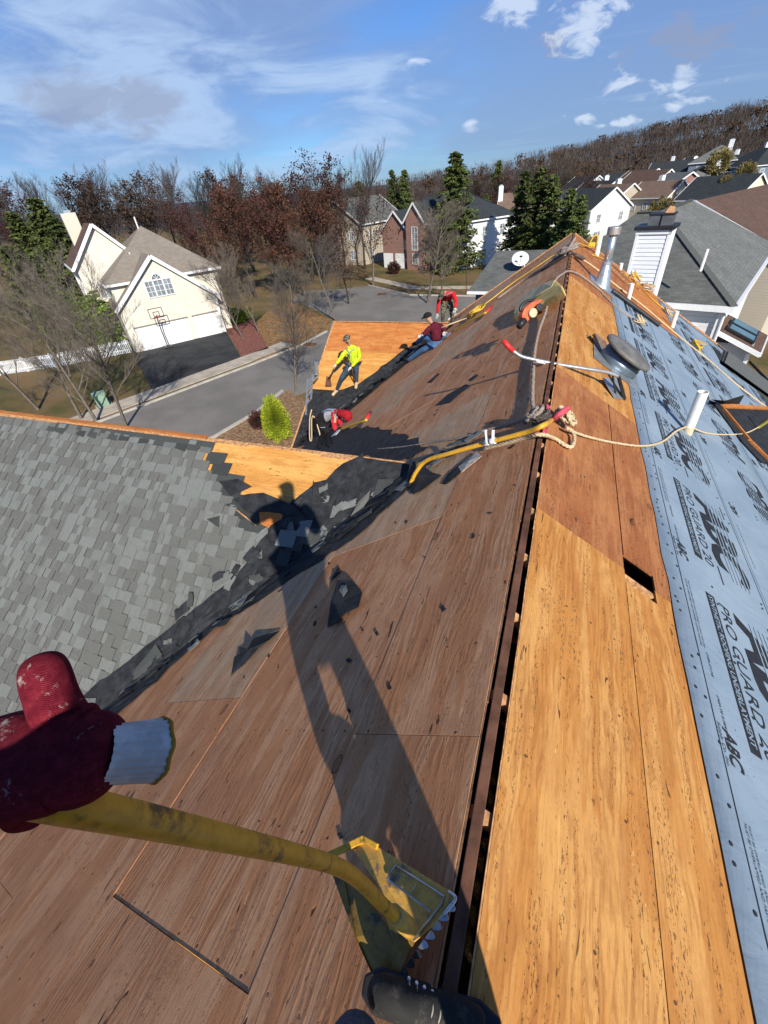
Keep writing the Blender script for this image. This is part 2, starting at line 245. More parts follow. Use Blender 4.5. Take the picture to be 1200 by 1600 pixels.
# ---------------------------------------------------------------- object helpers
def link(o): COL.objects.link(o); return o
def tag(o, label=None, cat=None, group=None, kind=None):
    if label: o['label'] = label
    if cat: o['category'] = cat
    if group: o['group'] = group
    if kind: o['kind'] = kind
    return o
def thing(name, label, cat, loc=(0, 0, 0), rz=0., group=None):
    o = link(bpy.data.objects.new(name, None)); o.location = loc; o.rotation_euler = (0, 0, rz); o.empty_display_size = .2
    return tag(o, label, cat, group)
def wloc(o):
    p = Vector((0, 0, 0))
    while o is not None: p += o.location; o = o.parent
    return p
class MB:
    def __init__(s): s.v = []; s.f = []; s.mi = []; s.uv = []; s.cur = 0; s.tone = []
    def poly(s, pts, uv=None):
        k = len(s.v); s.v += [tuple(p) for p in pts]; s.f.append(tuple(range(k, k+len(pts)))); s.mi.append(s.cur); s.uv.append(uv); return s
    def mesh(s, vs, fs):
        k = len(s.v); s.v += [tuple(p) for p in vs]
        for f in fs: s.f.append(tuple(k+i for i in f)); s.mi.append(s.cur); s.uv.append(None)
        return s
    def box(s, c, size, M=None):
        x, y, z = (q/2 for q in size); vs = [Vector((a*x, b*y, d*z)) for a in (-1, 1) for b in (-1, 1) for d in (-1, 1)]
        if M is not None: vs = [M @ q for q in vs]
        vs = [q+Vector(c) for q in vs]
        return s.mesh(vs, [(0, 1, 3, 2), (4, 6, 7, 5), (0, 4, 5, 1), (2, 3, 7, 6), (0, 2, 6, 4), (1, 5, 7, 3)])
    def beam(s, a, b, w, h, up=(0, 0, 1)):
        a, b = Vector(a), Vector(b); d = b-a; L = d.length; d.normalize(); sx = d.cross(Vector(up))
        if sx.length < 1e-4: sx = d.cross(Vector((1, 0, 0)))
        sx.normalize(); uz = sx.cross(d); M = Matrix((sx, d, uz)).transposed(); return s.box((a+b)/2, (w, L, h), M)
    def prism(s, pts, off):                      # closed slab: polygon pts, thickness vector off
        n = len(pts); pts = [Vector(p) for p in pts]; off = Vector(off); vs = pts+[p+off for p in pts]
        fs = [tuple(range(n)), tuple(range(2*n-1, n-1, -1))]+[(i, i+n, (i+1) % n+n, (i+1) % n) for i in range(n)]
        return s.mesh(vs, fs)
    def tube(s, pts, r, n=10, cap=True):
        pts = [Vector(p) for p in pts]; m = len(pts); rr = r if hasattr(r, '__len__') else [r]*m; up = None; vs = []
        for i, p in enumerate(pts):
            d = (pts[min(i+1, m-1)]-pts[max(i-1, 0)]).normalized()
            if up is None: up = d.orthogonal().normalized()
            up = (up-d*up.dot(d)).normalized(); q = d.cross(up)
            vs += [p+(up*math.cos(2*math.pi*j/n)+q*math.sin(2*math.pi*j/n))*rr[i] for j in range(n)]
        fs = [(i*n+j, i*n+(j+1) % n, (i+1)*n+(j+1) % n, (i+1)*n+j) for i in range(m-1) for j in range(n)]
        if cap: fs += [tuple(range(n-1, -1, -1)), tuple(range((m-1)*n, m*n))]
        return s.mesh(vs, fs)
    def build(s, name, mat, parent=None, smooth=False, local=False, kind=None, label=None, bevel=0., tone=None):
        me = bpy.data.meshes.new(name); off = Vector((0, 0, 0)) if (local or parent is None) else wloc(parent)
        me.from_pydata([(a-off.x, b-off.y, c-off.z) for a, b, c in s.v] if off.length else s.v, [], s.f)
        ms = mat if isinstance(mat, (list, tuple)) else [mat]
        for m in ms: me.materials.append(m)
        if len(ms) > 1: me.polygons.foreach_set('material_index', s.mi)
        if any(u is not None for u in s.uv):
            ul = me.uv_layers.new(name='UVMap').data
            for pf, u in zip(me.polygons, s.uv):
                for li, k in zip(pf.loop_indices, range(pf.loop_total)): ul[li].uv = u[k] if u is not None else (0, 0)
        if tone is not None: a = me.attributes.new('tone', 'FLOAT', 'FACE'); a.data.foreach_set('value', tone)
        if smooth: me.polygons.foreach_set('use_smooth', [True]*len(me.polygons))
        me.validate(); me.update(); o = link(bpy.data.objects.new(name, me)); o.parent = parent
        if kind: o['kind'] = kind
        if label: o['label'] = label
        if bevel: b = o.modifiers.new('bevel', 'BEVEL'); b.width = bevel; b.segments = 2; b.limit_method = 'ANGLE'
        return o
def wallquad(mb, pts):                            # planar polygon with metric UVs (u horizontal, v up / up-slope)
    p = [Vector(q) for q in pts]; n = None
    for i in range(len(p)-2):
        n = (p[i+1]-p[0]).cross(p[i+2]-p[0])
        if n.length > 1e-6: break
    n.normalize(); u = Vector((0, 0, 1)).cross(n)
    if u.length < 1e-4: u = Vector((1, 0, 0))
    u.normalize(); w = n.cross(u); mb.poly(pts, [(q.dot(u), q.dot(w)) for q in p])

def solo(mb, name, mat, label, cat, loc=None, group=None, **k):   # a top-level thing that is one mesh
    o = mb.build(name, mat, None, **k); tag(o, label, cat, group)
    if loc is None: loc = Vector(mb.v[0])
    loc = Vector(loc); o.data.transform(Matrix.Translation(-loc)); o.location = loc; return o

# roof planes of the house (the camera stands 1.55 m above its ridge)
H, T = 1.55, 2/3.; CS = 1/math.sqrt(1+T*T); SN = T*CS
def PL(y, s, h=0.): return Vector((-s*CS-h*SN, y, -H-s*SN+h*CS))
def PR(y, s, h=0.): return Vector((s*CS+h*SN, y, -H-s*SN+h*CS))
C1Y, C1Z, C2Y, C2Z = 3.6, -2.33, 14.1, -3.65
def PC(x, s, h=0., yr=C1Y, zr=C1Z): return Vector((x, yr-s*CS-h*SN, zr-s*SN+h*CS))
def PD(x, s, h=0.): return PC(x, s, h, C2Y, C2Z)
def PN(x, s, h=0.): return Vector((x, C1Y+s*CS+h*SN, C1Z-s*SN+h*CS))     # far slope of the first cross gable
def hitL(u, v, h=0.): r = ray(u, v); return r*((-H+h/CS)/(r.z-T*r.x))
def hitR(u, v, h=0.): r = ray(u, v); return r*((-H+h/CS)/(r.z+T*r.x))
def hitC(u, v, h=0.): r = ray(u, v); return r*((C1Z-T*C1Y+h/CS)/(r.z-T*r.y))
def hitD(u, v, h=0.): r = ray(u, v); return r*((C2Z-T*C2Y+h/CS)/(r.z-T*r.y))
NL, NR, NC = Vector((-SN, 0, CS)), Vector((SN, 0, CS)), Vector((0, -SN, CS))

# ---------------------------------------------------------------- ground, hills, road
G = -11.
def hz(x, y):
    d = max(0., y-95); z = G-3.0*min(1, d/60.)*(.5+.5*math.tanh((x+10)/24.))
    hill = max(0., min(1., (y-215-.15*max(0, -x))/170.)); w = .5+.5*math.tanh((x+40)/90.)
    z += (hill*hill*(3-2*hill))*(8.+11*w+.055*max(-60, min(200, x)))*(.25+.75*w)
    if y > 700: z += min(1, (y-700)/2600.)*(18+22*math.sin(x*.0011+1.)+10*math.sin(x*.0031))
    return z
mb = MB(); xs = [-9000, -5000, -3000, -1800, -1000, -600]+list(range(-400, 401, 20))+[600, 1000, 1800, 3000, 5000, 9000]; ys = [-3000, -800, -200, -60, -20]+list(range(0, 520, 20))+[600, 700, 900, 1300, 1800, 2600, 3300, 5000, 9000]
nx = len(xs); mb.mesh([(x, y, hz(x, y)) for y in ys for x in xs], [(j*nx+i, j*nx+i+1, (j+1)*nx+i+1, (j+1)*nx+i) for j in range(len(ys)-1) for i in range(nx-1)])
s = NT('autumn_lawn', .95, .1); v = s.coord((1, 1, 1), rand=False)
c = s.mix(s.step(s.noise(v, .16, 5, .6), .36, .62), (.085, .082, .030), (.185, .125, .060)); c = s.mix(s.math('MULTIPLY', s.step(s.noise(v, 1.3, 6, .7), .48, .66), .65), c, (.20, .115, .055)); c = s.mix(s.math('MULTIPLY', s.step(s.noise(v, 9, 5, .7), .5, .7), .5), c, (.055, .055, .022))
c = s.mix(s.math('MULTIPLY', s.step(s.noise(v, 24, 3, .7), .6, .66), .6), c, (.32, .21, .12))
cx = s.n('ShaderNodeSeparateXYZ'); s.put(v, cx.inputs[0]); c = s.mix(s.step(cx.outputs[1], 180., 300.), c, (.060, .050, .045)); c = s.mix(s.step(cx.outputs[1], 700., 2600.), c, (.085, .10, .13))  # far ground tinted blue-grey with distance in place of haze
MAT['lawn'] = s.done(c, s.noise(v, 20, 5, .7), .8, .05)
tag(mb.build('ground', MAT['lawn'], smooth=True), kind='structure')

s = NT('asphalt', .9, .15); v = s.coord((1, 1, 1), rand=False); c = s.mix(s.step(s.noise(v, .35, 6, .6), .35, .65), (.150, .140, .124), (.205, .192, .170)); c = s.mix(s.step(s.noise(v, 60, 2, .7), .45, .7), c, (.19, .18, .17))
MAT['asphalt'] = s.done(c, s.noise(v, 60, 3), .4, .01)
s = NT('driveway_asphalt', .85, .15); v = s.coord((1, 1, 1), rand=False); c = s.mix(s.step(s.noise(v, .5, 6, .6), .35, .65), (.026, .028, .030), (.048, .050, .052)); cr = s.vor(s.coord((.28, .28, .28), rand=False), 1., 'Distance')
e = s.n('ShaderNodeTexVoronoi', feature='DISTANCE_TO_EDGE'); s.put(s.coord((.2, .2, .2), rand=False), e.inputs['Vector']); c = s.mix(s.step(e.outputs[0], .012, .002), c, (.012, .012, .012))
MAT['driveway'] = s.done(c, s.noise(v, 50, 3), .3, .01)
MAT['concrete'] = plain('pale_concrete', (.40, .35, .28), .9, .15, var=.2, scale=1.2)
MAT['kerb'] = plain('kerb_concrete', (.42, .39, .34), .9, .15, var=.15, scale=2)

def sheet(name, pts, z, mat, thick=.05, kind='structure'):
    m = MB(); m.prism([(p[0], p[1], z) for p in pts][::1], (0, 0, -thick)); return tag(m.build(name, mat), kind=kind)
g2 = lambda u, v: atz(u, v).to_2d()
# street that runs past on the left and turns into a crossing street
kl = [g2(233, 632), g2(400, 569), g2(470, 541), g2(512, 519)]; kr = [g2(337, 682), g2(400, 645), g2(440, 612)]
d0 = (kl[1]-kl[0]).normalized(); kl0 = kl[0]-d0*60; kr0 = kr[0]-d0*60
far = [g2(525, 503), g2(470, 470), g2(440, 455)]
road = [kl0]+kl+[g2(520, 498), g2(480, 478), g2(455, 470), g2(470, 455), g2(535, 452), g2(575, 447), g2(640, 462), g2(745, 464), Vector((20, 54)), Vector((20, 40)), g2(640, 520), g2(560, 560), kr[2]+Vector((3, 3)), kr[1], kr[0], kr0]
sheet('road', road, G+.03, MAT['asphalt'])
def strip(name, line, w, z, mat, side=1, thick=.14):
    L = [Vector((p[0], p[1])) for p in line]; out = []
    for i, p in enumerate(L):
        d = (L[min(i+1, len(L)-1)]-L[max(i-1, 0)]).normalized(); out.append(p+Vector((-d.y, d.x))*w*side)
    m = MB()
    for i in range(len(L)-1): m.prism([(*L[i], z), (*L[i+1], z), (*out[i+1], z), (*out[i], z)], (0, 0, -thick))
    return tag(m.build(name, mat), kind='structure')
strip('kerb', [kl0]+kl, .18, G+.15, MAT['kerb']); strip('kerb', [kr0]+kr, .18, G+.15, MAT['kerb'], -1)
strip('kerb', [g2(575, 447), g2(640, 462), g2(745, 464)], .18, G+.15, MAT['kerb'])
strip('sidewalk', [p+Vector((-d0.y, d0.x))*.9 for p in [kl0+d0*30]+kl[:3]], 1.9, G+.05, MAT['concrete'])
strip('sidewalk', [g2(570, 436), g2(640, 452), g2(760, 451)], 1.6, G+.05, MAT['concrete'])
# driveway apron of the cream house
drv = [g2(208, 551), g2(350, 512), g2(376, 558), g2(237, 610)]
sheet('driveway', drv, G+.07, MAT['driveway'])
sheet('mulch_bed', [g2(352, 512), g2(395, 500), g2(420, 545), g2(378, 557)], G+.05, plain('red_mulch', (.20, .085, .065), .95, .1, var=.5, scale=6))
sheet('leaf_covered_lawn', [g2(339, 684), g2(402, 647), g2(450, 610), g2(500, 640), g2(520, 700), g2(430, 720), g2(380, 700)], G+.04, plain('leaf_litter', (.24, .15, .085), .95, .1, var=.55, scale=7, bump=.8))
sheet('leaf_covered_lawn', [g2(398, 566), g2(512, 517), g2(520, 500), g2(455, 474), g2(420, 485), g2(385, 520)], G+.04, plain('dry_leaf_lawn', (.23, .135, .06), .95, .1, var=.5, scale=4, bump=.8))

# ---------------------------------------------------------------- the house being re-roofed
YE = 15.9; XE = 7.42; ZE = -6.5
house = thing('house', 'two-storey house whose plywood roof is being stripped, right under the camera', 'house', (0, 4, G))
def slab(name, P, poly, mat, thick=.013, h=0., parent=None, **k):
    """poly: (along, slope) corners on the roof plane P; top face at height h"""
    m = MB(); n = P(0, 0, 1)-P(0, 0, 0); m.prism([P(a, b, h) for a, b in poly], -n*thick); return m.build(name, mat, parent or house, **k)
g = .0014
# left slope sheathing: rows of 4 x 8 ft sheets with staggered joints, a few sheets greyer than the rest
rows = [(.04, .69)]+[(.69+1.22*i, .69+1.22*(i+1)) for i in range(6)]+[(8.01, 8.9)]
st = [.72, -.10, .95, -.35, .6, -.2, .8, .1]
rg = random.Random(5)
for ri, (a, b) in enumerate(rows):
    y = st[ri]-2.44*2
    while y < YE:
        y0, y1 = max(y, -6.), min(y+2.44, YE)
        if y1-y0 > .1:
            grey = (ri, round((y0-st[ri])/2.44)) in {(1, 1), (2, 0), (2, 3), (1, 4), (3, 1), (3, 3), (0, 5), (2, 5)}
            slab('plywood_sheet', PL, [(y0+g, a+g), (y1-g, a+g), (y1-g, b-g), (y0+g, b-g)], MAT['ply_grey' if grey else 'ply_brown'], h=rg.uniform(-.002, .002))
        y += 2.44
# right slope: fresh golden sheets near, reddish ones beyond, a small hole at the joint
hs0, hs1, hy0, hy1 = .735, .975, 2.04, 2.28
slab('plywood_sheet', PR, [(-6, .065), (2.145, .065), (2.145, .73), (-6, .73)], MAT['ply_gold'])
slab('plywood_sheet', PR, [(-.9, .736), (hy0, .736), (hy0, hs1), (2.145, hs1), (2.145, 1.94), (-.9, 1.94)], MAT['ply_gold'], h=-.001)
slab('plywood_sheet', PR, [(-3.3, .736), (-.906, .736), (-.906, 1.94), (-3.3, 1.94)], MAT['ply_gold'])
slab('plywood_sheet', PR, [(2.152, .065), (4.59, .065), (4.59, .73), (2.152, .73)], MAT['ply_rust'], h=-.002)
slab('plywood_sheet', PR, [(hy1, .736), (hy1, hs1), (2.152, hs1), (2.152, 1.94), (4.59, 1.94), (4.59, .736)][::-1], MAT['ply_rust'], h=.001)
slab('plywood_sheet', PR, [(4.596, .065), (7.03, .065), (7.03, 1.94), (4.596, 1.94)], MAT['ply_gold'])
slab('plywood_sheet', PR, [(7.036, .065), (9.47, .065), (9.47, 1.94), (7.036, 1.94)], MAT['ply_gold'], h=-.001)
slab('plywood_sheet', PR, [(9.476, .065), (11.9, .065), (11.9, 1.94), (9.476, 1.94)], MAT['ply_rust'])
slab('plywood_sheet', PR, [(11.906, .065), (14.3, .065), (14.3, 1.94), (11.906, 1.94)], MAT['ply_rust'], h=.001)
slab('plywood_sheet', PR, [(14.306, .065), (16., .065), (16., 1.94), (14.306, 1.94)], MAT['ply_rust'])
for ri in range(5):
    a = 1.946+1.22*ri; b = min(a+1.214, 8.95)
    for k in range(9):
        y0 = -6+2.44*k-(1.2 if ri % 2 else 0); y1 = min(y0+2.434, 16)
        if y1-y0 > .1: slab('plywood_sheet', PR, [(y0, a), (y1, a), (y1, b), (y0, b)], MAT['ply_orange' if k > 4 and ri == 0 else 'ply_gold'], h=rg.uniform(-.002, .001))
# splintered pale edge along the ridge slot
for P, s0, sg in ((PL, .036, 1), (PR, .061, 1)):
    m = MB(); y = -2.
    while y < 15.8:
        L = rg.uniform(.12, .5); m.prism([P(y, s0-rg.uniform(0, .006), -.001), P(y+L, s0-rg.uniform(0, .006), -.001), P(y+L, s0+.003, -.001), P(y, s0+.003, -.001)], (0, 0, -.012)); y += L
    m.build('torn_edge', MAT['wood_edge'], house)
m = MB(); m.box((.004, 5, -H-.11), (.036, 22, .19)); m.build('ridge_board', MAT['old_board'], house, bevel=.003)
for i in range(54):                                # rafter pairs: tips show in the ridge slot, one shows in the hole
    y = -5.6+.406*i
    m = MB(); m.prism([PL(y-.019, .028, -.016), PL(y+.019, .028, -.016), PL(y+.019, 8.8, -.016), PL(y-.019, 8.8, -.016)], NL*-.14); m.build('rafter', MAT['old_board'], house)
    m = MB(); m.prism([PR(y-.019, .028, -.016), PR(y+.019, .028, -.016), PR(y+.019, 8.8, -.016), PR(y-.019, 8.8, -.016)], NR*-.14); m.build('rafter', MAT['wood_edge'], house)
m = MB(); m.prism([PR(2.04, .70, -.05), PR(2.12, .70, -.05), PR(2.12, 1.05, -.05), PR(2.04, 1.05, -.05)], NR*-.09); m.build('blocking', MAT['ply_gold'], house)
# first cross gable: its shingled slope faces the camera, its stripped triangle shows fresh plywood
for x0, x1, a, b in ((-11., -6.3, .02, 1.23), (-6.3, -3.86, .02, 1.23), (-3.855, -1.0, .02, 1.23), (-11, -5, 1.236, 7.5), (-4.995, -1.4, 1.236, 7.5)):
    slab('plywood_sheet', PC, [(x0, a), (x1, a), (x1, b), (x0, b)], MAT['ply_new'], h=0)
slab('plywood_sheet', PN, [(-11, .02), (-6.1, .02), (-6.1, 7.5), (-11, 7.5)], MAT['ply_grey']); slab('plywood_sheet', PN, [(-6.095, .02), (-1.2, .02), (-1.2, 7.5), (-6.095, 7.5)], MAT['ply_grey'])
m = MB(); rr = random.Random(3); x = -10.9
while x < -1.25:                                   # splintered wooden ridge edge
    L = rr.uniform(.3, 1.1); e = min(x+L, -1.2); w = rr.uniform(.02, .05)
    m.prism([PC(x, w, .012), PC(e, w*rr.uniform(.7, 1.2), .012), PN(e, .012, .012), PN(x, .012, .012)], (0, 0, -.02)); x = e+.004
m.build('ridge_strip', MAT['wood_edge'], house)
m = MB(); m.beam((-10.9, C1Y-.01, C1Z+.03), (-3.9, C1Y-.01, C1Z+.025), .045, .018); m.build('ridge_strip', MAT['ply_orange'], house)
# second cross gable: bright plywood triangle where the man in yellow works
slab('plywood_sheet', PD, [(-7.4, .02), (-5.0, .02), (-5.0, 1.22), (-7.4, 1.22)], MAT['ply_orange']); slab('plywood_sheet', PD, [(-4.995, .02), (-2.9, .02), (-2.9, 1.22), (-4.995, 1.22)], MAT['ply_orange'], h=-.001)
slab('plywood_sheet', PD, [(-7.4, 1.226), (-4.6, 1.226), (-4.6, 2.76), (-7.4, 2.76)], MAT['ply_new']); slab('plywood_sheet', PD, [(-4.595, 1.226), (-3.2, 1.226), (-3.2, 2.76), (-4.595, 2.76)], MAT['ply_new'], h=-.001)
slab('plywood_sheet', PD, [(-7.4, 2.766), (-4.5, 2.766), (-4.5, 5.2), (-7.4, 5.2)], MAT['felt'], h=.004)
m = MB(); m.prism([(-7.4, C2Y+.01, C2Z), (-2.9, C2Y+.01, C2Z), (-2.9, C2Y+4, C2Z-2.67), (-7.4, C2Y+4, C2Z-2.67)], (0, 0, -.02)); m.build('roof_slope', MAT['roof_grey'], house)
m = MB(); m.prism([PD(-7.43, -.01, .02), PD(-7.38, -.01, .02), PD(-7.38, 5.2, .02), PD(-7.43, 5.2, .02)], NC*-.16); m.prism([(-7.43, C2Y+.01, C2Z+.02), (-7.38, C2Y+.01, C2Z+.02), (-7.38, C2Y+4, C2Z-2.65), (-7.43, C2Y+4, C2Z-2.65)], (0, 0, -.16)); m.build('rake_board', MAT['wood_edge'], house)
m = MB(); m.beam((-7.4, C2Y, C2Z+.015), (-2.95, C2Y, C2Z+.015), .03, .02); m.build('ridge_strip', MAT['wood_edge'], house)
# walls under the roofs
m = MB()
def gable_wall(y, x0, x1): wallquad(m, [(x0, y, G), (x1, y, G), (x1, y, ZE-.05), (0, y, -H-.25), (x0, y, ZE-.05)])
gable_wall(-5.9, -7.3, 7.3); gable_wall(15.7, -7.3, 7.3)
for x in (-7.3, 7.3): wallquad(m, [(x, -5.9, G), (x, 15.7, G), (x, 15.7, ZE-.05), (x, -5.9, ZE-.05)])
wallquad(m, [(-10.9, -2.6, G), (-10.9, 9.7, G), (-10.9, 9.7, ZE-.05), (-10.9, C1Y, C1Z-.2), (-10.9, -2.6, ZE-.05)])
wallquad(m, [(-7.37, 9.8, G), (-7.37, 18, G), (-7.37, 18, ZE-.05), (-7.37, C2Y, C2Z-.2), (-7.37, 9.8, ZE-.05)])
m.build('wall', MAT['cream_wall'], house)

# ---- shingles still lying on the first cross gable, one piece per tab
def C1Xv(y): return -1.17-(3.6-y)
def shingle_limit(s):                              # x where the shingles stop in a course at slope distance s
    y = C1Y-s*CS
    if y > 2.68: return -3.80+(3.42-y)*1.30+.0
    xv = C1Xv(y)
    return xv-.10-max(0., (y-2.0))*.42
def dark_edge(s): return shingle_limit(s)
rs = random.Random(21); tabs = []; s0 = .06; row = 0
unit = {}
def tab_mesh(th):
    if th in unit: return unit[th]
    m = MB(); m.prism([(0, 0, th), (1, 0, th), (1, -1, th), (0, -1, th)], (0, 0, -th+.0005)); o = m.build('shingle', MAT['shingle']); unit[th] = o.data; bpy.data.objects.remove(o); return unit[th]
EXPO = .122; COLS = Matrix((Vector((1, 0, 0)), Vector((0, CS, SN)), NC)).transposed()
while s0 < 6.4:
    lim = shingle_limit(s0+.07)+rs.uniform(-.09, .04); x = -9.6-rs.uniform(0, .3); wide = True
    while x < lim:
        w = rs.choice((.07, .09, .11, .14, .17)) if wide else rs.choice((.06, .08, .10, .12)); e = min(x+w, lim)
        if e-x > .03: tabs.append((x, e, s0, wide, row))
        x = e+(.002 if rs.random() < .8 else .004); wide = not wide
    s0 += EXPO; row += 1
def cam_d(t): return (PC((t[0]+t[1])/2, t[2])).length
def vis(t):
    p = CM.transposed() @ PC((t[0]+t[1])/2, t[2]+.07)
    if p.z > -.05: return False
    u, w = 600+F_PX*p.x/-p.z, 800-F_PX*p.y/-p.z; return u > -10 and w < 1290
big = sorted([t for t in tabs if vis(t)], key=cam_d)[:290]; bset = set(big); stuff = MB(); tones = []
for t in tabs:
    x0, x1, sl_, wide, row = t; th = (.0135 if wide else .0045); tilt = .004
    if t in bset:
        o = link(bpy.data.objects.new('shingle', tab_mesh(th))); o.parent = house
        M4 = COLS.to_4x4() @ Matrix.Rotation(rad(1.6), 4, 'X'); M4.translation = PC(x0, sl_, .013)-Vector(house.location); M4 = M4 @ Matrix.Diagonal((x1-x0, EXPO+.012, 1, 1)); o.matrix_local = M4
    else:
        stuff.prism([PC(x0, sl_, .013+th-.004), PC(x1, sl_, .013+th-.004), PC(x1, sl_+EXPO+.006, .013+th), PC(x0, sl_+EXPO+.006, .013+th)], NC*-.008); k = rs.random(); tones += [k]*6
stuff.build('shingle_field', MAT['shingle_stuff'], house, kind='stuff', tone=tones)
# dark, freshly exposed ends of the torn courses, stepping down to the valley
rs = random.Random(4)
for i in range(2, 13):
    sl_ = .06+EXPO*(i-1)*.98; x = shingle_limit(sl_+.07)
    if i in (9, 12): continue
    m = MB(); w = rs.uniform(.22, .36); m.prism([PC(x-.03, sl_, .017), PC(x+w, sl_+rs.uniform(-.01, .01), .02), PC(x+w+rs.uniform(-.02, .02), sl_+EXPO*1.3, .030), PC(x-.02, sl_+EXPO*1.3, .024)], NC*-.008)
    m.build('cut_shingle', MAT['shingle_dark'], house)
m = MB(); m.prism([PC(-6.6, .05, .022), PC(-3.75, .05, .024), PC(-3.75, .17, .026), PC(-6.6, .16, .024)], NC*-.006); m.build('cut_shingle', MAT['shingle_dark'], house)
for i in range(16):
    x = -6.9+.2*i+rs.uniform(-.05, .05); m = MB(); m.prism([PC(x, .13, .028), PC(x+.17, .13, .028), PC(x+.17, .13+rs.uniform(.05, .1), .030), PC(x, .20, .030)], NC*-.006); m.build('cut_shingle', MAT['shingle_torn'] if i % 3 == 0 else MAT['shingle_dark'], house)

# ---- felt lining of the valley, ragged on both sides
def ragged(name, P, left, right, n, mat, h, amp, seed, parent=house, coordinate=None):
    r = random.Random(seed); m = MB(); L = []; Rr = []
    def samp(pts, t):
        k = t*(len(pts)-1); i = min(int(k), len(pts)-2); f = k-i; return (pts[i][0]*(1-f)+pts[i+1][0]*f, pts[i][1]*(1-f)+pts[i+1][1]*f)
    for i in range(n+1):
        t = i/n; a, b = samp(left, t), samp(right, t); L.append((a[0]+r.uniform(-amp, amp), a[1]+r.uniform(-amp, amp))); Rr.append((b[0]+r.uniform(-amp, amp), b[1]+r.uniform(-amp, amp)))
    vs = []; K = 7
    for i in range(n+1):
        for k in range(K):
            f = k/(K-1); x, y = L[i][0]*(1-f)+Rr[i][0]*f, L[i][1]*(1-f)+Rr[i][1]*f; vs.append(P(x, y, h+r.uniform(0, .014)*(1 if 0 < k < K-1 else .3)))
    m.mesh(vs, [(i*K+k, i*K+k+1, (i+1)*K+k+1, (i+1)*K+k) for i in range(n) for k in range(K-1)])
    o = m.build(name, mat, parent); md = o.modifiers.new('thickness', 'SOLIDIFY'); md.thickness = .004; md.offset = -1; return o
PLx = lambda x, y, h=0.: PL(y, -x/CS, h)            # address the planes by plan position
PCx = lambda x, y, h=0.: PC(x, (C1Y-y)/CS, h)
PDx = lambda x, y, h=0.: PD(x, (C2Y-y)/CS, h)
va = [(-5.2, -.45), (-4.05, .72), (-3.0, 1.77), (-2.35, 2.42), (-1.8, 2.97), (-1.2, 3.57)]        # valley line
ragged('valley_felt', PLx, va, [(-4.55, -.7), (-3.45, .70), (-2.80, 1.70), (-1.95, 2.22), (-1.40, 2.50), (-1.0, 3.2)], 46, MAT['felt'], .010, .035, 5)
ragged('valley_felt', PCx, va, [(-5.3, -.1), (-4.0, 1.12), (-3.15, 1.80), (-2.72, 2.45), (-2.55, 3.0), (-1.85, 3.56)], 40, MAT['felt'], .034, .03, 6)
ragged('valley_liner', PCx, [(x+.04, y) for x, y in va], [(x-.34, y) for x, y in va], 40, MAT['felt'], .030, .012, 8)
ragged('valley_liner', PLx, [(x-.03, y) for x, y in va], [(x+.22, y) for x, y in va], 40, MAT['felt'], .014, .012, 9)
# loose torn shingles heaped in the valley
def scrap(P, x, y, size, seed, mat, h=.02, curl=.03, asp=1.):
    r = random.Random(seed); n = 8; a0 = r.gauss(.75, .55) if asp > 1.02 else r.uniform(0, 6.3); ca, sa = math.cos(a0), math.sin(a0); m = MB(); ring = []
    for i in range(n):
        ex, ey = [(-1, -1), (-.3, -1), (.4, -1), (1, -1), (1, 1), (.3, 1), (-.4, 1), (-1, 1)][i]; ex, ey = (ex+r.uniform(-.22, .22))*size*.62*asp, (ey+r.uniform(-.35, .35))*size*.42
        ring.append((x+ex*ca-ey*sa, y+ex*sa+ey*ca, h+r.uniform(0, curl)))
    c0 = P(x, y, h+curl*.6); top = [P(*q) for q in ring]; vs = [c0]+top; lo = [v-Vector((0, 0, .006)) for v in vs]; vs = vs+lo; k = n+1
    fs = [(0, 1+i, 1+(i+1) % n) for i in range(n)]+[(k, k+1+(i+1) % n, k+1+i) for i in range(n)]+[(1+i, k+1+i, k+1+(i+1) % n, 1+(i+1) % n) for i in range(n)]
    m.mesh(vs, fs); o = m.build('torn_shingle', mat); off = Vector(c0); o.data.transform(Matrix.Translation(-off)); o.location = off; return o
rs = random.Random(77)
for i in range(120):
    t = rs.random()**.8; k = t*(len(va)-1); j = min(int(k), 4); f = k-j; x = va[j][0]*(1-f)+va[j+1][0]*f; y = va[j][1]*(1-f)+va[j+1][1]*f
    side = rs.random() < .5; off = rs.uniform(.0, .62)*(.35+.9*t)
    if side: P, x, hh = PCx, x-off*1.05, .05
    else: P, x, hh = PLx, x+off, .03
    mt = MAT['felt'] if rs.random() < .45 else MAT['shingle_torn' if rs.random() < .6 else 'shingle_dark']
    o = scrap(P, x, y, rs.uniform(.04, .12), 1000+i, mt, hh, rs.uniform(.004, .022), rs.uniform(1., 1.7)); tag(o, 'scrap of torn dark shingle or felt lying in the valley beside the grey shingles', 'shingle scrap', 'torn scraps heaped in the valley')
    if t > .6 and rs.random() < .0: pass
for i in range(16):                                # step-like leftover courses at the top of the valley
    k = i/15.; x = -2.45+1.0*k; y = 2.62+.62*k+rs.uniform(-.2, .25); m = MB(); w = rs.uniform(.14, .26)
    m.prism([PCx(x, y, .055), PCx(x+w, y+.02, .06), PCx(x+w, y-.14, .075), PCx(x, y-.15, .07)], NC*-.01); o = m.build('torn_shingle', MAT['shingle_dark' if i % 3 else 'shingle_torn']); p0 = Vector(o.data.vertices[0].co); o.data.transform(Matrix.Translation(-p0)); o.location = p0
    tag(o, 'scrap of torn dark shingle or felt lying in the valley beside the grey shingles', 'shingle scrap', 'torn scraps heaped in the valley')
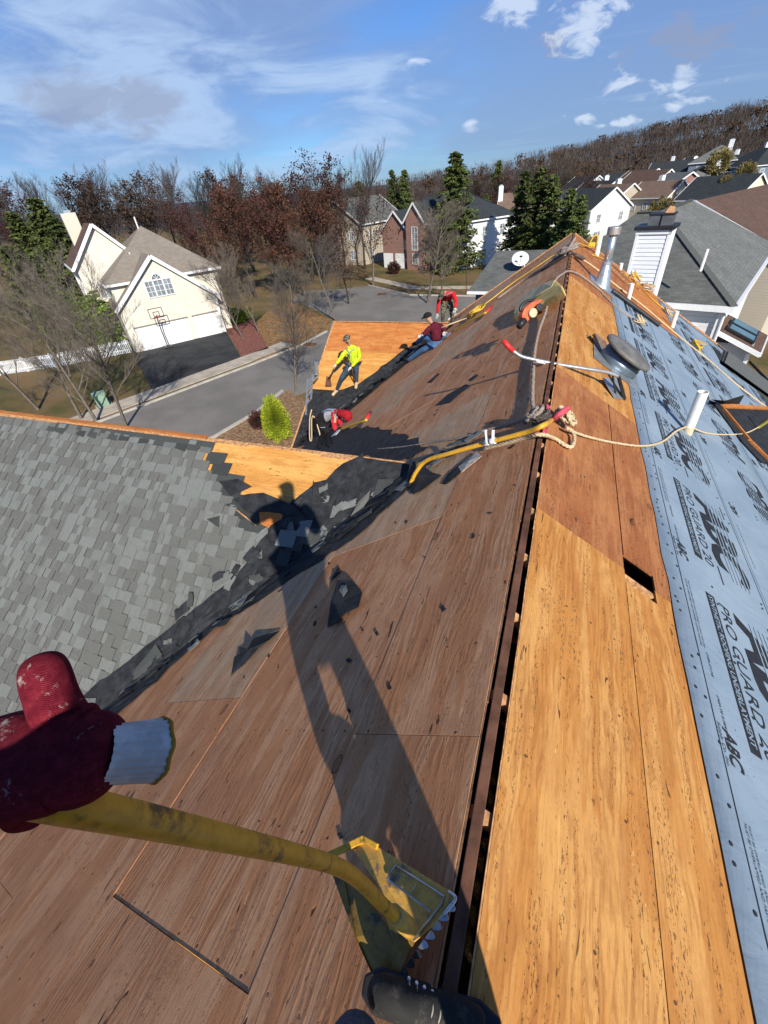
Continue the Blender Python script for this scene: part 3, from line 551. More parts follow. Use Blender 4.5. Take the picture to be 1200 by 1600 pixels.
# named scraps on the bare plywood
def px_scrap(pts, hit, mat, label, name='felt_scrap', h=.012, lift=None, group=None):
    m = MB(); top = [hit(u, v, h+(lift[i] if lift else 0)) for i, (u, v) in enumerate(pts)]; n = len(top); c0 = sum(top, Vector())/n+Vector((0, 0, .012))
    vs = [c0]+top; vs += [v-Vector((0, 0, .006)) for v in vs]; k = n+1
    m.mesh(vs, [(0, 1+(i+1) % n, 1+i) for i in range(n)]+[(k, k+1+i, k+1+(i+1) % n) for i in range(n)]+[(1+i, 1+(i+1) % n, k+1+(i+1) % n, k+1+i) for i in range(n)])
    o = m.build(name, mat); o.data.transform(Matrix.Translation(-c0)); o.location = c0; o['label'] = label; o['category'] = 'felt scrap'
    if group: o['group'] = group
    return o
px_scrap([(511, 979), (517, 940), (527, 906), (548, 906), (566, 925), (560, 948), (540, 958), (526, 972)], hitL, MAT['felt'], 'large curled black felt scrap lying on the bare brown plywood in the photographer\'s shadow', lift=[0, .03, .06, .03, 0, .02, .03, .01])
px_scrap([(530, 922), (533, 914), (541, 914), (543, 922), (536, 932)], hitL, MAT['shingle'], 'pale grey chip of shingle resting on the large black felt scrap', 'shingle_chip', h=.07)
px_scrap([(361, 1054), (366, 1026), (374, 1024), (374, 1010), (384, 1018), (396, 997), (437, 985), (420, 1000), (404, 1012), (382, 1037)], hitL, MAT['felt'], 'spiky black felt scrap on brown plywood, nearest the grey shingles', lift=[0, .02, .03, .05, .03, .02, 0, .02, .01, 0])
px_scrap([(515, 908), (522, 896), (529, 884), (532, 891), (524, 900)], hitL, MAT['felt'], 'small black felt splinter just above the large curled scrap')
px_scrap([(681, 633), (700, 616), (728, 600), (735, 603), (722, 612), (704, 628)], hitL, MAT['felt'], 'arrow-shaped black patch drawn as a cast shadow on the brown slope above the yellow shovel')  # thin dark sheet standing in for a cast shadow, not felt
px_scrap([(668, 597), (684, 583), (687, 584), (674, 597)], hitL, MAT['felt'], 'thin black felt splinter uphill from the arrow-shaped shadow patch')
px_scrap([(733, 592), (745, 584), (747, 587), (738, 594)], hitL, MAT['felt'], 'tiny black felt bit near the middle of the brown slope')
px_scrap([(323, 811), (343, 806), (342, 824), (336, 820)], hitC, MAT['shingle_dark'], 'dark triangular shingle scrap lying on the intact grey shingles', h=.03)
px_scrap([(151, 1078), (160, 1077), (159, 1088), (152, 1089)], hitC, MAT['shingle_dark'], 'small dark square scrap on the grey shingles near the glove', h=.03)
px_scrap([(198, 1062), (243, 1006), (253, 1022), (206, 1072)], hitC, MAT['shingle_dark'], 'long dark shingle strip at the edge of the valley near the glove', h=.035, lift=[0, .03, .03, 0])
px_scrap([(178, 1083), (197, 1066), (206, 1078), (182, 1100)], hitC, MAT['shingle_dark'], 'bent dark shingle piece just below the long strip', h=.035)
px_scrap([(347, 962), (360, 946), (378, 934), (381, 948), (366, 966), (356, 972)], hitC, MAT['shingle_torn'], 'greyish shingle scrap half over the valley edge', h=.05)
px_scrap([(389, 900), (409, 893), (411, 906), (392, 914)], hitC, MAT['shingle_dark'], 'ribbed dark scrap on the shingles left of the shadow', h=.05)
px_scrap([(487, 788), (490, 750), (497, 771), (508, 783), (498, 788)], hitC, MAT['felt'], 'pointed black felt flap standing up beside the fresh plywood', h=.05, lift=[0, .12, .05, .02, 0])
px_scrap([(548, 806), (560, 784), (578, 766), (576, 780), (562, 800)], hitC, MAT['shingle'], 'pale grey shingle piece among the dark debris at the top of the valley', h=.09)
px_scrap([(342, 752), (372, 748), (393, 760), (380, 766), (360, 775)], hitC, MAT['felt'], 'black felt tongue reaching over the fresh plywood', h=.03)
px_scrap([(365, 780), (385, 772), (410, 770), (440, 782), (460, 790), (480, 812), (455, 825), (430, 812), (385, 800)], hitC, MAT['felt'], 'wide black felt flap under the torn shingle steps', h=.04, lift=[0, .02, .05, .04, .05, .02, 0, .01, 0])
px_scrap([(405, 800), (443, 800), (440, 810), (418, 823), (406, 818)], hitC, MAT['ply_orange'], 'orange wood splinter under the black felt flap', 'wood_splinter', h=.06)
px_scrap([(690, 755), (700, 740), (722, 722), (728, 727), (712, 745), (697, 756)], hitL, MAT['felt'], 'black tar strip below the pale label scrap on the brown slope')
px_scrap([(716, 729), (744, 706), (753, 712), (721, 738)], hitL, plain('pale_paper', (.42, .39, .34), .9, var=.35, scale=30), 'crumpled pale strip lying on the plywood under the yellow handle', 'paper_strip', h=.02)
px_scrap([(636, 760), (640, 722), (652, 720), (675, 738), (690, 742), (660, 765), (645, 772)], hitL, MAT['felt'], 'black felt sheet folded over at the top of the valley by the yellow shovel', h=.02, lift=[0, .12, .05, 0, 0, 0, 0])
m = MB(); m.beam(hitC(370, 797, .06), hitC(400, 821, .05), .012, .012); solo(m, 'wood_splinter', MAT['wood_edge'], 'thin pale wood stick lying on the stepped dark shingles', 'stick')
rs = random.Random(9)
for i in range(110):
    y, s_ = rs.uniform(.2, 11), rs.uniform(.1, 2.6); q = scrap(lambda a, b, h: PL(a, b, h), y, s_, rs.uniform(.006, .026), 3000+i, MAT['felt'], .003, .006, 1.5); q.name = 'debris_chip'
    tag(q, 'small black chip of felt on the brown plywood slope', 'debris chip', 'felt chips on the brown slope')

# ---- felt-lined lower valley where the three men work
ragged('valley_felt', PLx, [(-3.3, 14.2), (-4.4, 12.95), (-5.4, 11.95), (-6.4, 10.95), (-7.3, 10.0)], [(-3.05, 13.6), (-3.9, 12.2), (-4.7, 10.9), (-5.3, 9.9), (-5.9, 8.9)], 40, MAT['felt'], .012, .06, 15)
ragged('valley_felt', PDx, [(-3.3, 14.0), (-4.4, 12.85), (-5.4, 11.85), (-6.4, 10.85), (-7.3, 9.95)], [(-3.6, 14.0), (-4.8, 12.95), (-5.8, 12.0), (-7.0, 11.7), (-7.35, 11.4)], 30, MAT['felt'], .016, .04, 16)
ragged('valley_felt', PLx, [(-1.3, 3.75), (-2.2, 4.65), (-3.2, 5.65), (-4.2, 6.6), (-5.2, 7.6), (-6.4, 8.9)], [(-1.15, 3.9), (-1.9, 5.1), (-2.7, 6.2), (-3.7, 7.3), (-4.7, 8.4), (-5.9, 9.6)], 40, MAT['felt'], .012, .07, 17)
for i in range(46):
    t = rs.random(); x = -3.3-3.6*t+rs.uniform(-.3, .6); y = 14.0-3.6*t-rs.uniform(.1, 1.3)*(.3+t); o = scrap(PLx, x, y, rs.uniform(.08, .28), 5000+i, MAT['shingle_torn' if rs.random() < .35 else 'felt'], .05, .1, 1.6)
    tag(o, 'torn black felt or shingle scrap in the lower valley round the workers', 'felt scrap', 'torn scraps in the lower valley')

# ---- blue underlayment with its printing
def text_mesh(body, key, shear=0., bold=0.):
    cu = bpy.data.curves.new(key, 'FONT'); cu.body = body; cu.shear = shear; cu.offset = bold; cu.align_x = 'LEFT'; cu.resolution_u = 3
    o = link(bpy.data.objects.new(key, cu)); dg = bpy.context.evaluated_depsgraph_get(); me = bpy.data.meshes.new_from_object(o.evaluated_get(dg)); bpy.data.objects.remove(o)
    vs = np.array([v.co[:] for v in me.vertices]); lo, hi = vs.min(0), vs.max(0); me.transform(Matrix.Diagonal((1/(hi[0]-lo[0]), 1/(hi[1]-lo[1]), 1, 1)) @ Matrix.Translation((-lo[0], -lo[1], 0))); me.name = key
    return me
def setmat(me, m): me.materials.clear(); me.materials.append(m); return me
TM = {k: setmat(text_mesh(*a), m) for k, (a, m) in {
    'logo': (('ABC', 'logo_letters', .18, .045), MAT['ink']), 'pro': (('PRO GUARD 20', 'product_line', .12, 0.), MAT['ink']), 'syn': (('SYNTHETIC ROOFING UNDERLAYMENT', 'product_caption', .0, .02), MAT['underlay']),
    'abc': (('ABC', 'small_logo', .25, .03), MAT['ink']), 'sup': (('Supply Co. Inc.', 'supply_line', .2, .0), MAT['ink']), 'over': (('OVERLAP LINE', 'overlap_print', .2, .01), MAT['ink']), 'lin': (('LINEA DE SUPERPOSICION', 'overlap_print', .2, .01), MAT['ink']),
    'fine': (('MUST BE OVERLAPPED AND FASTENED ALONG THIS LINE', 'fine_print', .2, 0.), MAT['ink'])}.items()}
def put_text(key, name, parent, y, s_, length, height, up, h=.0045):
    """text that starts at (y, s_) on the right slope; up=+1 reads towards the camera (tops downslope), -1 the other way"""
    ax = Vector((0, -up, 0)); ay = Vector((CS, 0, -SN))*up; M3 = Matrix((ax*length, ay*height, NR)).transposed(); M4 = M3.to_4x4(); M4.translation = PR(y, s_, h)-wloc(parent)
    o = link(bpy.data.objects.new(name, TM[key])); o.parent = parent; o.matrix_local = M4; return o
def band(parent, name, y0, y1, s0, s1, h, mat):
    m = MB(); m.poly([PR(y0, s0, h), PR(y0, s1, h), PR(y1, s1, h), PR(y1, s0, h)][::-1]); return m.build(name, mat, parent)
starts = [(1.10, 11.55), (3.18, 15.7), (5.28, 15.7), (7.36, 15.7)]
for si, (s0, yend) in enumerate(starts):
    s1 = min(s0+2.16, 8.92); r = random.Random(40+si); m = MB(); ny = 60
    def w_(i, k): return .004+.004*si*0+abs(math.sin(i*1.7+k*2.1+si))*.0022+r.uniform(0, .001)
    K = 9; vs = [PR(-3+(yend+3)*i/ny, s0+(s1-s0)*k/(K-1)+((r.uniform(-.012, .012)) if k in (0,) else 0), .003+w_(i, k)*.5+.0015*(3-si)*(k == K-1)) for i in range(ny+1) for k in range(K)]
    m.mesh(vs, [(i*K+k, (i+1)*K+k, (i+1)*K+k+1, i*K+k+1) for i in range(ny) for k in range(K-1)])
    u = m.build('underlayment_sheet', MAT['underlay'], house, smooth=True); md = u.modifiers.new('t', 'SOLIDIFY'); md.thickness = .0015; md.offset = -1
    hh = .0095
    for off, wd in ((.14, .006), (1.05, .005), (1.08, .003)): band(u, 'printed_line', -1, yend-.05, s0+off, s0+off+wd, hh, MAT['ink'])
    k0 = -1 if si == 0 else 0
    n = int((yend)/1.46)
    for k in range(k0, n+1):
        y = 2.49+1.46*(k-1+ (0 if si % 2 == 0 else .45))
        if y > yend-.3: continue
        for c_i, (sh, up) in enumerate(((.0, 1), (1.05, -1))):
            if s0+sh+1. > s1 or (c_i == 1 and y > yend-1.4): pass
            b = s0+sh
            if up == 1:
                put_text('logo', 'printed_logo', u, y, b+.60, 1.02, .36, 1, hh); ys, ye = y, y-1.02
                for q in range(5): band(u, 'logo_stripe', y+.0, y-1.06, b+.745+.042*q, b+.757+.042*q, hh+.001, MAT['underlay'])
                band(u, 'logo_stroke', y+.10, y-.10, b+.955, b+.965, hh, MAT['ink']); band(u, 'logo_stroke', y-1.0, y-1.2, b+.60, b+.612, hh, MAT['ink'])
                put_text('pro', 'printed_line', u, y, b+.475, 1.06, .085, 1, hh)
                band(u, 'caption_box', y+.02, y-1.07, b+.365, b+.44, hh, MAT['ink'])
                if y < 9: put_text('syn', 'caption', u, y, b+.38, 1.03, .042, 1, hh+.001)
                if y < 9: put_text('abc', 'small_logo', u, y+.43, b+.185, .2, .085, 1, hh)
                if y < 6: put_text('sup', 'supply_line', u, y+.44, b+.150, .22, .026, 1, hh)
                if y < 6: put_text('fine', 'fine_print', u, y, b+.175, .55, .014, 1, hh); put_text('fine', 'fine_print', u, y, b+.20, .55, .012, 1, hh)
                if y < 4: put_text('over', 'overlap_print', u, y-.18-.4, b+.205, .16, .016, 1, hh); put_text('lin', 'overlap_print', u, y-.85, b+.205, .3, .016, 1, hh)
            else:
                y2 = y-.9
                if b+.62 > s1: continue
                put_text('logo', 'printed_logo', u, y2, b+.62+.36, 1.02, .36, -1, hh)
                for q in range(5): band(u, 'logo_stripe', y2, y2+1.06, b+.66+.042*q, b+.672+.042*q, hh+.001, MAT['underlay'])
                put_text('pro', 'printed_line', u, y2, b+1.075, 1.06, .085, -1, hh) if b+1.08 < s1 else None
                if y < 9: put_text('abc', 'small_logo', u, y2+1.1, b+.20, .2, .085, -1, hh)
                if y < 6: put_text('fine', 'fine_print', u, y2+.3, b+.10, .6, .012, -1, hh)
rs = random.Random(12)                              # cap nails
cap = MB(); cap.tube([(0, 0, 0), (0, 0, .003)], .009, 8)
co_ = cap.build('cap_nail', MAT['ink']); cme = co_.data; bpy.data.objects.remove(co_)
for i in range(150):
    y, s_ = -.4+i*.035*1.6+rs.uniform(-.02, .02), rs.choice((1.16, 1.22, 1.55, 2.1, 2.7, 1.16))+rs.uniform(-.02, .02); o = link(bpy.data.objects.new('cap_nail', cme)); o.parent = house
    M4 = NR.to_track_quat('Z', 'Y').to_matrix().to_4x4(); M4.translation = PR(y, s_, .008)-Vector(house.location); o.matrix_local = M4

# ---------------------------------------------------------------- neighbouring houses
def roofslab(m, pts, th=.12):
    wallquad(m, pts); p = [Vector(q) for q in pts]; d = Vector((0, 0, -th)); n = len(p); m.poly([q+d for q in p][::-1])
    for i in range(n): m.poly([p[i], p[i]+d, p[(i+1) % n]+d, p[(i+1) % n]])
def window(parent, c, ang, w, h, dark=False, cols=2, rowsn=2, label=None):
    """window centred at local c on a wall whose outward normal points along angle ang"""
    n = Vector((math.cos(ang), math.sin(ang), 0)); t = Vector((-n.y, n.x, 0)); c = Vector(c); m = MB(); f = .07
    for sx in (-1, 1): m.beam(c+t*sx*(w/2)-Vector((0, 0, h/2))+n*.03, c+t*sx*(w/2)+Vector((0, 0, h/2))+n*.03, f, .07, n)
    for sz in (-1, 1): m.beam(c-t*(w/2+f/2)+Vector((0, 0, sz*(h/2+.0)))+n*.035, c+t*(w/2+f/2)+Vector((0, 0, sz*(h/2)))+n*.035, f, .08, n)
    for i in range(1, cols): m.beam(c+t*(w*i/cols-w/2)-Vector((0, 0, h/2))+n*.03, c+t*(w*i/cols-w/2)+Vector((0, 0, h/2))+n*.03, .035, .04, n)
    for i in range(1, rowsn): m.beam(c-t*w/2+Vector((0, 0, h*i/rowsn-h/2))+n*.03, c+t*w/2+Vector((0, 0, h*i/rowsn-h/2))+n*.03, .035, .05, n)
    fr = m.build('window', MAT['white_trim'], parent, local=True, label=label); q = MB(); q.poly([c-t*w/2-Vector((0, 0, h/2))+n*.012, c+t*w/2-Vector((0, 0, h/2))+n*.012, c+t*w/2+Vector((0, 0, h/2))+n*.012, c-t*w/2+Vector((0, 0, h/2))+n*.012])
    q.build('pane', MAT['glass'], fr, local=True); return fr
def trim_line(m, a, b, w=.16, h=.2): m.beam(a, b, w, h)
def simple_house(label, x, y, z0, deg, w, d, eave, pitch, wall, roof, kind='gable', chim=None, front='plain', name='house', group=None, win=True, garage=False, side_win=True, second=None):
    """ridge runs along local y; the gable (or hip) at -y is the front"""
    t = thing(name, label, 'house', (x, y, z0), rad(deg), group); a, b = w/2, d/2; hr = eave+a*pitch; o = .35; lo = eave-o*pitch; m = MB(); B = -4.
    wallquad(m, [(-a, -b, B), (a, -b, B), (a, -b, eave)]+([(0, -b, hr-.05)] if kind == 'gable' else [])+[(-a, -b, eave)])
    wallquad(m, [(a, b, B), (-a, b, B), (-a, b, eave)]+([(0, b, hr-.05)] if kind == 'gable' else [])+[(a, b, eave)])
    wallquad(m, [(a, -b, B), (a, b, B), (a, b, eave), (a, -b, eave)]); wallquad(m, [(-a, b, B), (-a, -b, B), (-a, -b, eave), (-a, b, eave)]); m.build('wall', wall, t, local=True)
    m = MB(); k = 0 if kind == 'gable' else a*.95; e = b+o
    if kind == 'gable':
        roofslab(m, [(a+o, -e, lo), (a+o, e, lo), (0, e, hr), (0, -e, hr)]); roofslab(m, [(-a-o, e, lo), (-a-o, -e, lo), (0, -e, hr), (0, e, hr)])
    else:
        roofslab(m, [(a+o, -e, lo), (a+o, e, lo), (0, e-a, hr), (0, -e+a, hr)]); roofslab(m, [(-a-o, e, lo), (-a-o, -e, lo), (0, -e+a, hr), (0, e-a, hr)])
        roofslab(m, [(-a-o, -e, lo), (a+o, -e, lo), (0, -e+a, hr)]); roofslab(m, [(a+o, e, lo), (-a-o, e, lo), (0, e-a, hr)])
    if second:                                       # a lower cross gable out of one side: (side, y, halfwidth, length)
        sd_, yy, hw, ln = second; zr = lo+hw*pitch+.3; X = sd_*(a+ln)
        for s_ in (-1, 1): roofslab(m, [(X, yy+s_*hw, lo), (0, yy+s_*hw, lo), (0, yy, zr), (X, yy, zr)][::s_])
        wm = MB(); wallquad(wm, [(X-sd_*.3, yy-hw+.3, B), (X-sd_*.3, yy+hw-.3, B), (X-sd_*.3, yy+hw-.3, lo), (X-sd_*.3, yy, zr-.1), (X-sd_*.3, yy-hw+.3, lo)])
        for s_ in (-1, 1): wallquad(wm, [(X-sd_*.3, yy+s_*(hw-.3), B), (sd_*a, yy+s_*(hw-.3), B), (sd_*a, yy+s_*(hw-.3), lo), (X-sd_*.3, yy+s_*(hw-.3), lo)])
        wm.build('wing_wall', wall, t, local=True)
    m.build('roof', roof, t, local=True)
    m = MB()
    if kind == 'gable':
        for yy in (-e-.02, e+.02): m.beam((-a-o, yy, lo-.1), (0, yy, hr-.08), .06, .24); m.beam((a+o, yy, lo-.1), (0, yy, hr-.08), .06, .24)
    for s_ in (-1, 1): m.beam((s_*(a+o+.03), -e, lo-.1), (s_*(a+o+.03), e, lo-.1), .1, .18)
    if kind != 'gable': m.beam((-a-o, -e-.03, lo-.1), (a+o, -e-.03, lo-.1), .1, .18)
    m.build('trim', MAT['white_trim'], t, local=True)
    if win:
        for zc in ((1.5, 4.4) if eave > 4.5 else (1.5,)):
            for xx in (-.28*w, .28*w): window(t, (xx, -b-.002, zc), -math.pi/2, 1., 1.4)
            if side_win:
                for s_ in (-1, 1):
                    for yy in (-.3*d, 0, .3*d): window(t, (s_*(a+.002), yy, zc), 0 if s_ > 0 else math.pi, .9, 1.35)
    if chim:
        for cx, cy, ct in chim: c = MB(); c.box((cx, cy, ct/2+hr/2-1.5), (1.1, .8, ct-hr+3.)); o_ = c.build('chimney', MAT['white_trim'], t, local=True); c = MB(); c.box((cx, cy, ct+.09), (.5, .5, .2)); c.build('chimney_cap', MAT['galv'], o_, local=True)
    return t

# cream house with the garage gable
A, B_ = g2(214, 552), g2(353, 519); ux = (B_-A).normalized(); LW = (B_-A).length; ang = math.atan2(ux.y, ux.x)
ch = thing('house', 'cream brick house with white garage doors and arched window, left of the street', 'house', (A.x, A.y, G), ang)
m = MB(); pk = (LW*.47, 7.6); er, gw = 3.75, LW
wallquad(m, [(0, 0, -1), (gw, 0, -1), (gw, 0, er), (pk[0], 0, pk[1]), (0, 0, er+.35)]); wallquad(m, [(0, 3, -1), (0, 0, -1), (0, 0, er+.35), (0, 3, er+.35)]); wallquad(m, [(gw, 0, -1), (gw, 3, -1), (gw, 3, er), (gw, 0, er)]); m.build('wall', MAT['cream_brick'], ch, local=True)
mx0, mx1, my0, my1, me_ = .2, gw+1.2, 1.2, 11.2, 6.0
m = MB(); wallquad(m, [(mx0, my0, -1), (mx1, my0, -1), (mx1, my0, me_), (mx0, my0, me_)]); wallquad(m, [(mx1, my0, -1), (mx1, my1, -1), (mx1, my1, me_), (mx1, my0, me_)]); wallquad(m, [(mx0, my1, -1), (mx0, my0, -1), (mx0, my0, me_), (mx0, my1, me_)]); wallquad(m, [(mx1, my1, -1), (mx0, my1, -1), (mx0, my1, me_), (mx1, my1, me_)]); m.build('wall', MAT['cream_brick'], ch, local=True)
m = MB(); o = .35; zz_ = me_-.15; r1, r2, rz_, ry = mx0+5.3, mx1-5.0, 9.4, 6.2
roofslab(m, [(mx0-o, my0-o, zz_), (mx1+o, my0-o, zz_), (r2, ry, rz_), (r1, ry, rz_+.35)]); roofslab(m, [(mx1+o, my0-o, zz_), (mx1+o, my1+o, zz_), (r2, ry, rz_)]); roofslab(m, [(mx0-o, my1+o, zz_), (mx0-o, my0-o, zz_), (r1, ry, rz_+.35)]); roofslab(m, [(mx1+o, my1+o, zz_), (mx0-o, my1+o, zz_), (r1, ry, rz_+.35), (r2, ry, rz_)])
sl = (pk[1]-er)/(pk[0]+.0)
roofslab(m, [(-.3, -.3, er+.15), (pk[0], -.3, pk[1]+.15), (pk[0], 6, pk[1]+.15), (-.3, 6, er+.15)]); roofslab(m, [(gw+.3, 6, er-.15), (pk[0], 6, pk[1]+.15), (pk[0], -.3, pk[1]+.15), (gw+.3, -.3, er-.15)]); m.build('roof', MAT['roof_taupe'], ch, local=True)
m = MB(); m.beam((-.32, -.33, er+.0), (pk[0], -.33, pk[1]+.02), .07, .3); m.beam((gw+.32, -.33, er-.25), (pk[0], -.33, pk[1]+.02), .07, .3); m.beam((mx0-o, my0-o-.04, zz_-.1), (mx1+o, my0-o-.04, zz_-.1), .1, .2); m.beam((mx1+o+.04, my0-o, zz_-.1), (mx1+o+.04, my1, zz_-.1), .1, .2); m.beam((mx0-o-.04, my0-o, zz_-.1), (mx0-o-.04, my1, zz_-.1), .1, .2)
m.beam((gw-.02, .06, 0), (gw-.02, .06, er-.3), .2, .2); m.build('trim', MAT['white_trim'], ch, local=True)
for x0, x1 in ((gw*.075, gw*.62), (gw*.69, gw*.965)):
    m = MB(); m.box(((x0+x1)/2, -.03, 1.05), (x1-x0, .05, 2.1)); gd = m.build('garage_door', MAT['white_trim'], ch, local=True)
    for i in range(4):
        nn_ = int((x1-x0)/.62)
        for k in range(nn_):
            q = MB(); q.box((x0+(x1-x0)*(k+.5)/nn_, -.062, .27+.52*i), ((x1-x0)/nn_-.1, .02, .42)); q.build('door_panel', MAT['white_trim'], gd, local=True)
    m = MB(); m.beam((x0-.1, -.03, 2.16), (x1+.1, -.03, 2.16), .1, .12); m.build('door_header', plain('grey_header', (.2, .19, .17)), ch, local=True)
wcx = gw*.46
for dx, ww in ((-.82, .72), (0, .82), (.82, .72)): window(ch, (wcx+dx, -.002, 5.05), -math.pi/2, ww, 1.35, cols=2, rowsn=3)
m = MB(); pts = [(wcx+.42*math.cos(t*math.pi/12), -.04, 5.8+.42*math.sin(t*math.pi/12)) for t in range(13)]; m.tube(pts, .045, 5)
for t in (3, 6, 9): m.beam((wcx, -.04, 5.8), pts[t], .03, .03)
aw = m.build('arched_window', MAT['white_trim'], ch, local=True); m = MB(); m.poly([(p[0], -.012, p[2]) for p in pts]); m.build('pane', MAT['glass'], aw, local=True)
wx0, wx1, wy0, wy1, we = -1.5, 3.9, 5.2, 14, 7.3; wm_ = (wx0+wx1)/2; wr = 10.3
m = MB(); wallquad(m, [(wx0, wy0, -1), (wx1, wy0, -1), (wx1, wy0, we), (wm_, wy0, wr), (wx0, wy0, we)]); wallquad(m, [(wx0, wy1, -1), (wx0, wy0, -1), (wx0, wy0, we), (wx0, wy1, we)]); m.build('wing_wall', MAT['cream_brick'], ch, local=True)
m = MB(); roofslab(m, [(wx0-.35, wy1, we-.2), (wx0-.35, wy0-.35, we-.2), (wm_, wy0-.35, wr+.1), (wm_, wy1, wr+.1)]); roofslab(m, [(wx1+.2, wy0-.35, we-.2), (wx1+.2, wy1, we-.2), (wm_, wy1, wr+.1), (wm_, wy0-.35, wr+.1)]); m.build('wing_roof', MAT['roof_umber'], ch, local=True)
m = MB(); m.beam((wx0-.35, wy0-.38, we-.32), (wm_, wy0-.38, wr-.02), .07, .26); m.beam((wx1+.2, wy0-.38, we-.1), (wm_, wy0-.38, wr-.02), .07, .26); m.beam((wx0-.4, wy0-.35, we-.3), (wx0-.4, wy1, we-.3), .1, .18); m.build('trim', MAT['white_trim'], ch, local=True)
window(ch, (.1, wy0-.002, 5.1), -math.pi/2, .9, 1.5); window(ch, (.0, wy0-.002, 2.0), -math.pi/2, .9, 1.3); window(ch, (1.2, wy0-.002, 2.0), -math.pi/2, .9, 1.3)
for yy in (6.4, 8.6, 11): window(ch, (wx0-.002, yy, 5.2), math.pi, .9, 1.4)
m = MB(); m.box((.2, 11., 6.6), (1.3, .8, 9.4)); cc = m.build('chimney', MAT['cream_brick'], ch, local=True); m = MB(); m.box((.2, 11., 11.4), (.6, .5, .25)); m.build('chimney_cap', MAT['galv'], cc, local=True)
for q in ((1.0, 7.5), (2.1, 10.5)): m = MB(); m.tube([(q[0], q[1], 8.5), (q[0], q[1], 10.1)], .05, 6); m.build('vent_pipe', MAT['white_pvc'], ch, local=True)
m = MB(); m.tube([(pk[0]-1, 3.5, 6.5), (pk[0]-1, 3.5, 7.9)], .06, 6); m.build('vent_pipe', MAT['white_pvc'], ch, local=True); m = MB(); m.tube([(r1-.3, ry-.2, 8.7), (r1-.3, ry-.2, 10.5)], .07, 6); m.build('vent_pipe', MAT['white_pvc'], ch, local=True)

# big grey-roofed neighbour beyond the end of the ridge
nb = thing('house', 'white-sided neighbour house under a big weathered grey-green hip roof, beyond the ridge end', 'house', (5.9, 20., G), rad(-19.4))
E_, Rz = 6.5, 9.05; a_, b_, hh_, hl_, f_, ab_ = (0, 0, E_), (-8.2, 0, E_), (-4.26, 5.27, Rz), (-5.3, 5.27, Rz), (-4.26, 11.6, Rz), (0, 15.5, E_)
m = MB(); roofslab(m, [b_, a_, hh_, hl_]); m.build('roof_slope', MAT['roof_grey'], nb, local=True)
m = MB(); roofslab(m, [a_, ab_, f_, hh_]); m.build('roof_slope', MAT['roof_green'], nb, local=True)  # lighter shingle colour paints this slope of the same roof as sunlit
m = MB(); roofslab(m, [(-8.2, 10.5, E_), b_, hl_]); roofslab(m, [hh_, (-8.15, 10.5, E_), (-8.2, 10.5, E_), hl_]); roofslab(m, [f_, (-8.5, 15.5, E_), (-8.5, 10.5, E_), hh_]); roofslab(m, [ab_, (-8.5, 15.5, E_), f_]); m.build('roof_slope', MAT['roof_grey'], nb, local=True)
m = MB(); P4 = lambda p, q, n: [Vector(p)*(1-i/n)+Vector(q)*(i/n) for i in range(n+1)]
for a1, b1 in ((a_, hh_), (hh_, hl_), (hh_, f_)):
    L = P4(a1, b1, 24)
    for i in range(24): m.beam(L[i]+Vector((0, 0, .02)), L[i+1]+Vector((0, 0, .035)), .26, .03)
m.build('ridge_cap', MAT['roof_green'], nb, local=True)
m = MB()
for p in ([(-7.8, .35), (-.35, .35)], [(-.35, .35), (-.35, 15.2)], [(-.35, 15.2), (-8.2, 15.2)], [(-7.8, 10.2), (-7.8, .35)]): wallquad(m, [(*p[0], -1), (*p[1], -1), (*p[1], E_-.02), (*p[0], E_-.02)])
m.build('wall', MAT['white_wall'], nb, local=True)
m = MB(); m.beam((-8.2, -.05, E_-.1), (.05, -.05, E_-.1), .12, .2); m.beam((.06, 0, E_-.1), (.06, 15.5, E_-.1), .12, .2); m.box((-4.1, .15, E_-.2), (8.2, .34, .03)); m.box((-.16, 7.8, E_-.2), (.34, 15.4, .03)); m.beam((-.3, .3, 0), (-.3, .3, E_-.2), .18, .18); m.build('trim', MAT['white_trim'], nb, local=True)
m = MB(); m.tube([(-.2, .18, E_-.3), (-.2, .22, 4), (-.2, .22, 0)], .05, 6); m.build('downspout', MAT['white_trim'], nb, local=True)
window(nb, (-1.6, .345, 4.9), -math.pi/2, 1.1, 1.5, cols=1)
for y in (1.2, 6.5, 9.5): window(nb, (-.345, y, 4.9), 0, .9, 1.5)
m = MB(); m.box((.35, 2.6, 2.4), (1.4, 2.0, 4.8)); m.build('bump_out_wall', MAT['white_wall'], nb, local=True)
m = MB(); roofslab(m, [(1.35, 1.3, 4.65), (1.35, 3.9, 4.65), (-.3, 3.9, 5.35), (-.3, 1.3, 5.35)], .1); m.build('bump_out_roof', MAT['roof_umber'], nb, local=True)
m = MB(); m.beam((1.38, 1.3, 4.58), (1.38, 3.9, 4.58), .06, .16); m.beam((-.3, 1.27, 5.26), (1.38, 1.27, 4.56), .06, .16); m.beam((1.0, 1.65, 0), (1.0, 1.65, 4.5), .14, .14); m.build('trim', MAT['white_trim'], nb, local=True)
for y in (2.05, 2.95):
    sk = MB(); M3 = Matrix.Rotation(math.atan2(.7, 1.65), 3, 'Y'); sk.box((.5, y, 5.10), (1.15, .72, .09), M3); sko = sk.build('skylight', MAT['black_plastic'], nb, local=True); sk = MB(); sk.box((.51, y, 5.152), (1.0, .58, .02), M3); sk.build('pane', MAT['glass_teal'], sko, local=True)
m = MB(); m.box((4.6, 4, .02), (8, 9, .1)); m.build('patio', MAT['concrete'], nb, local=True)
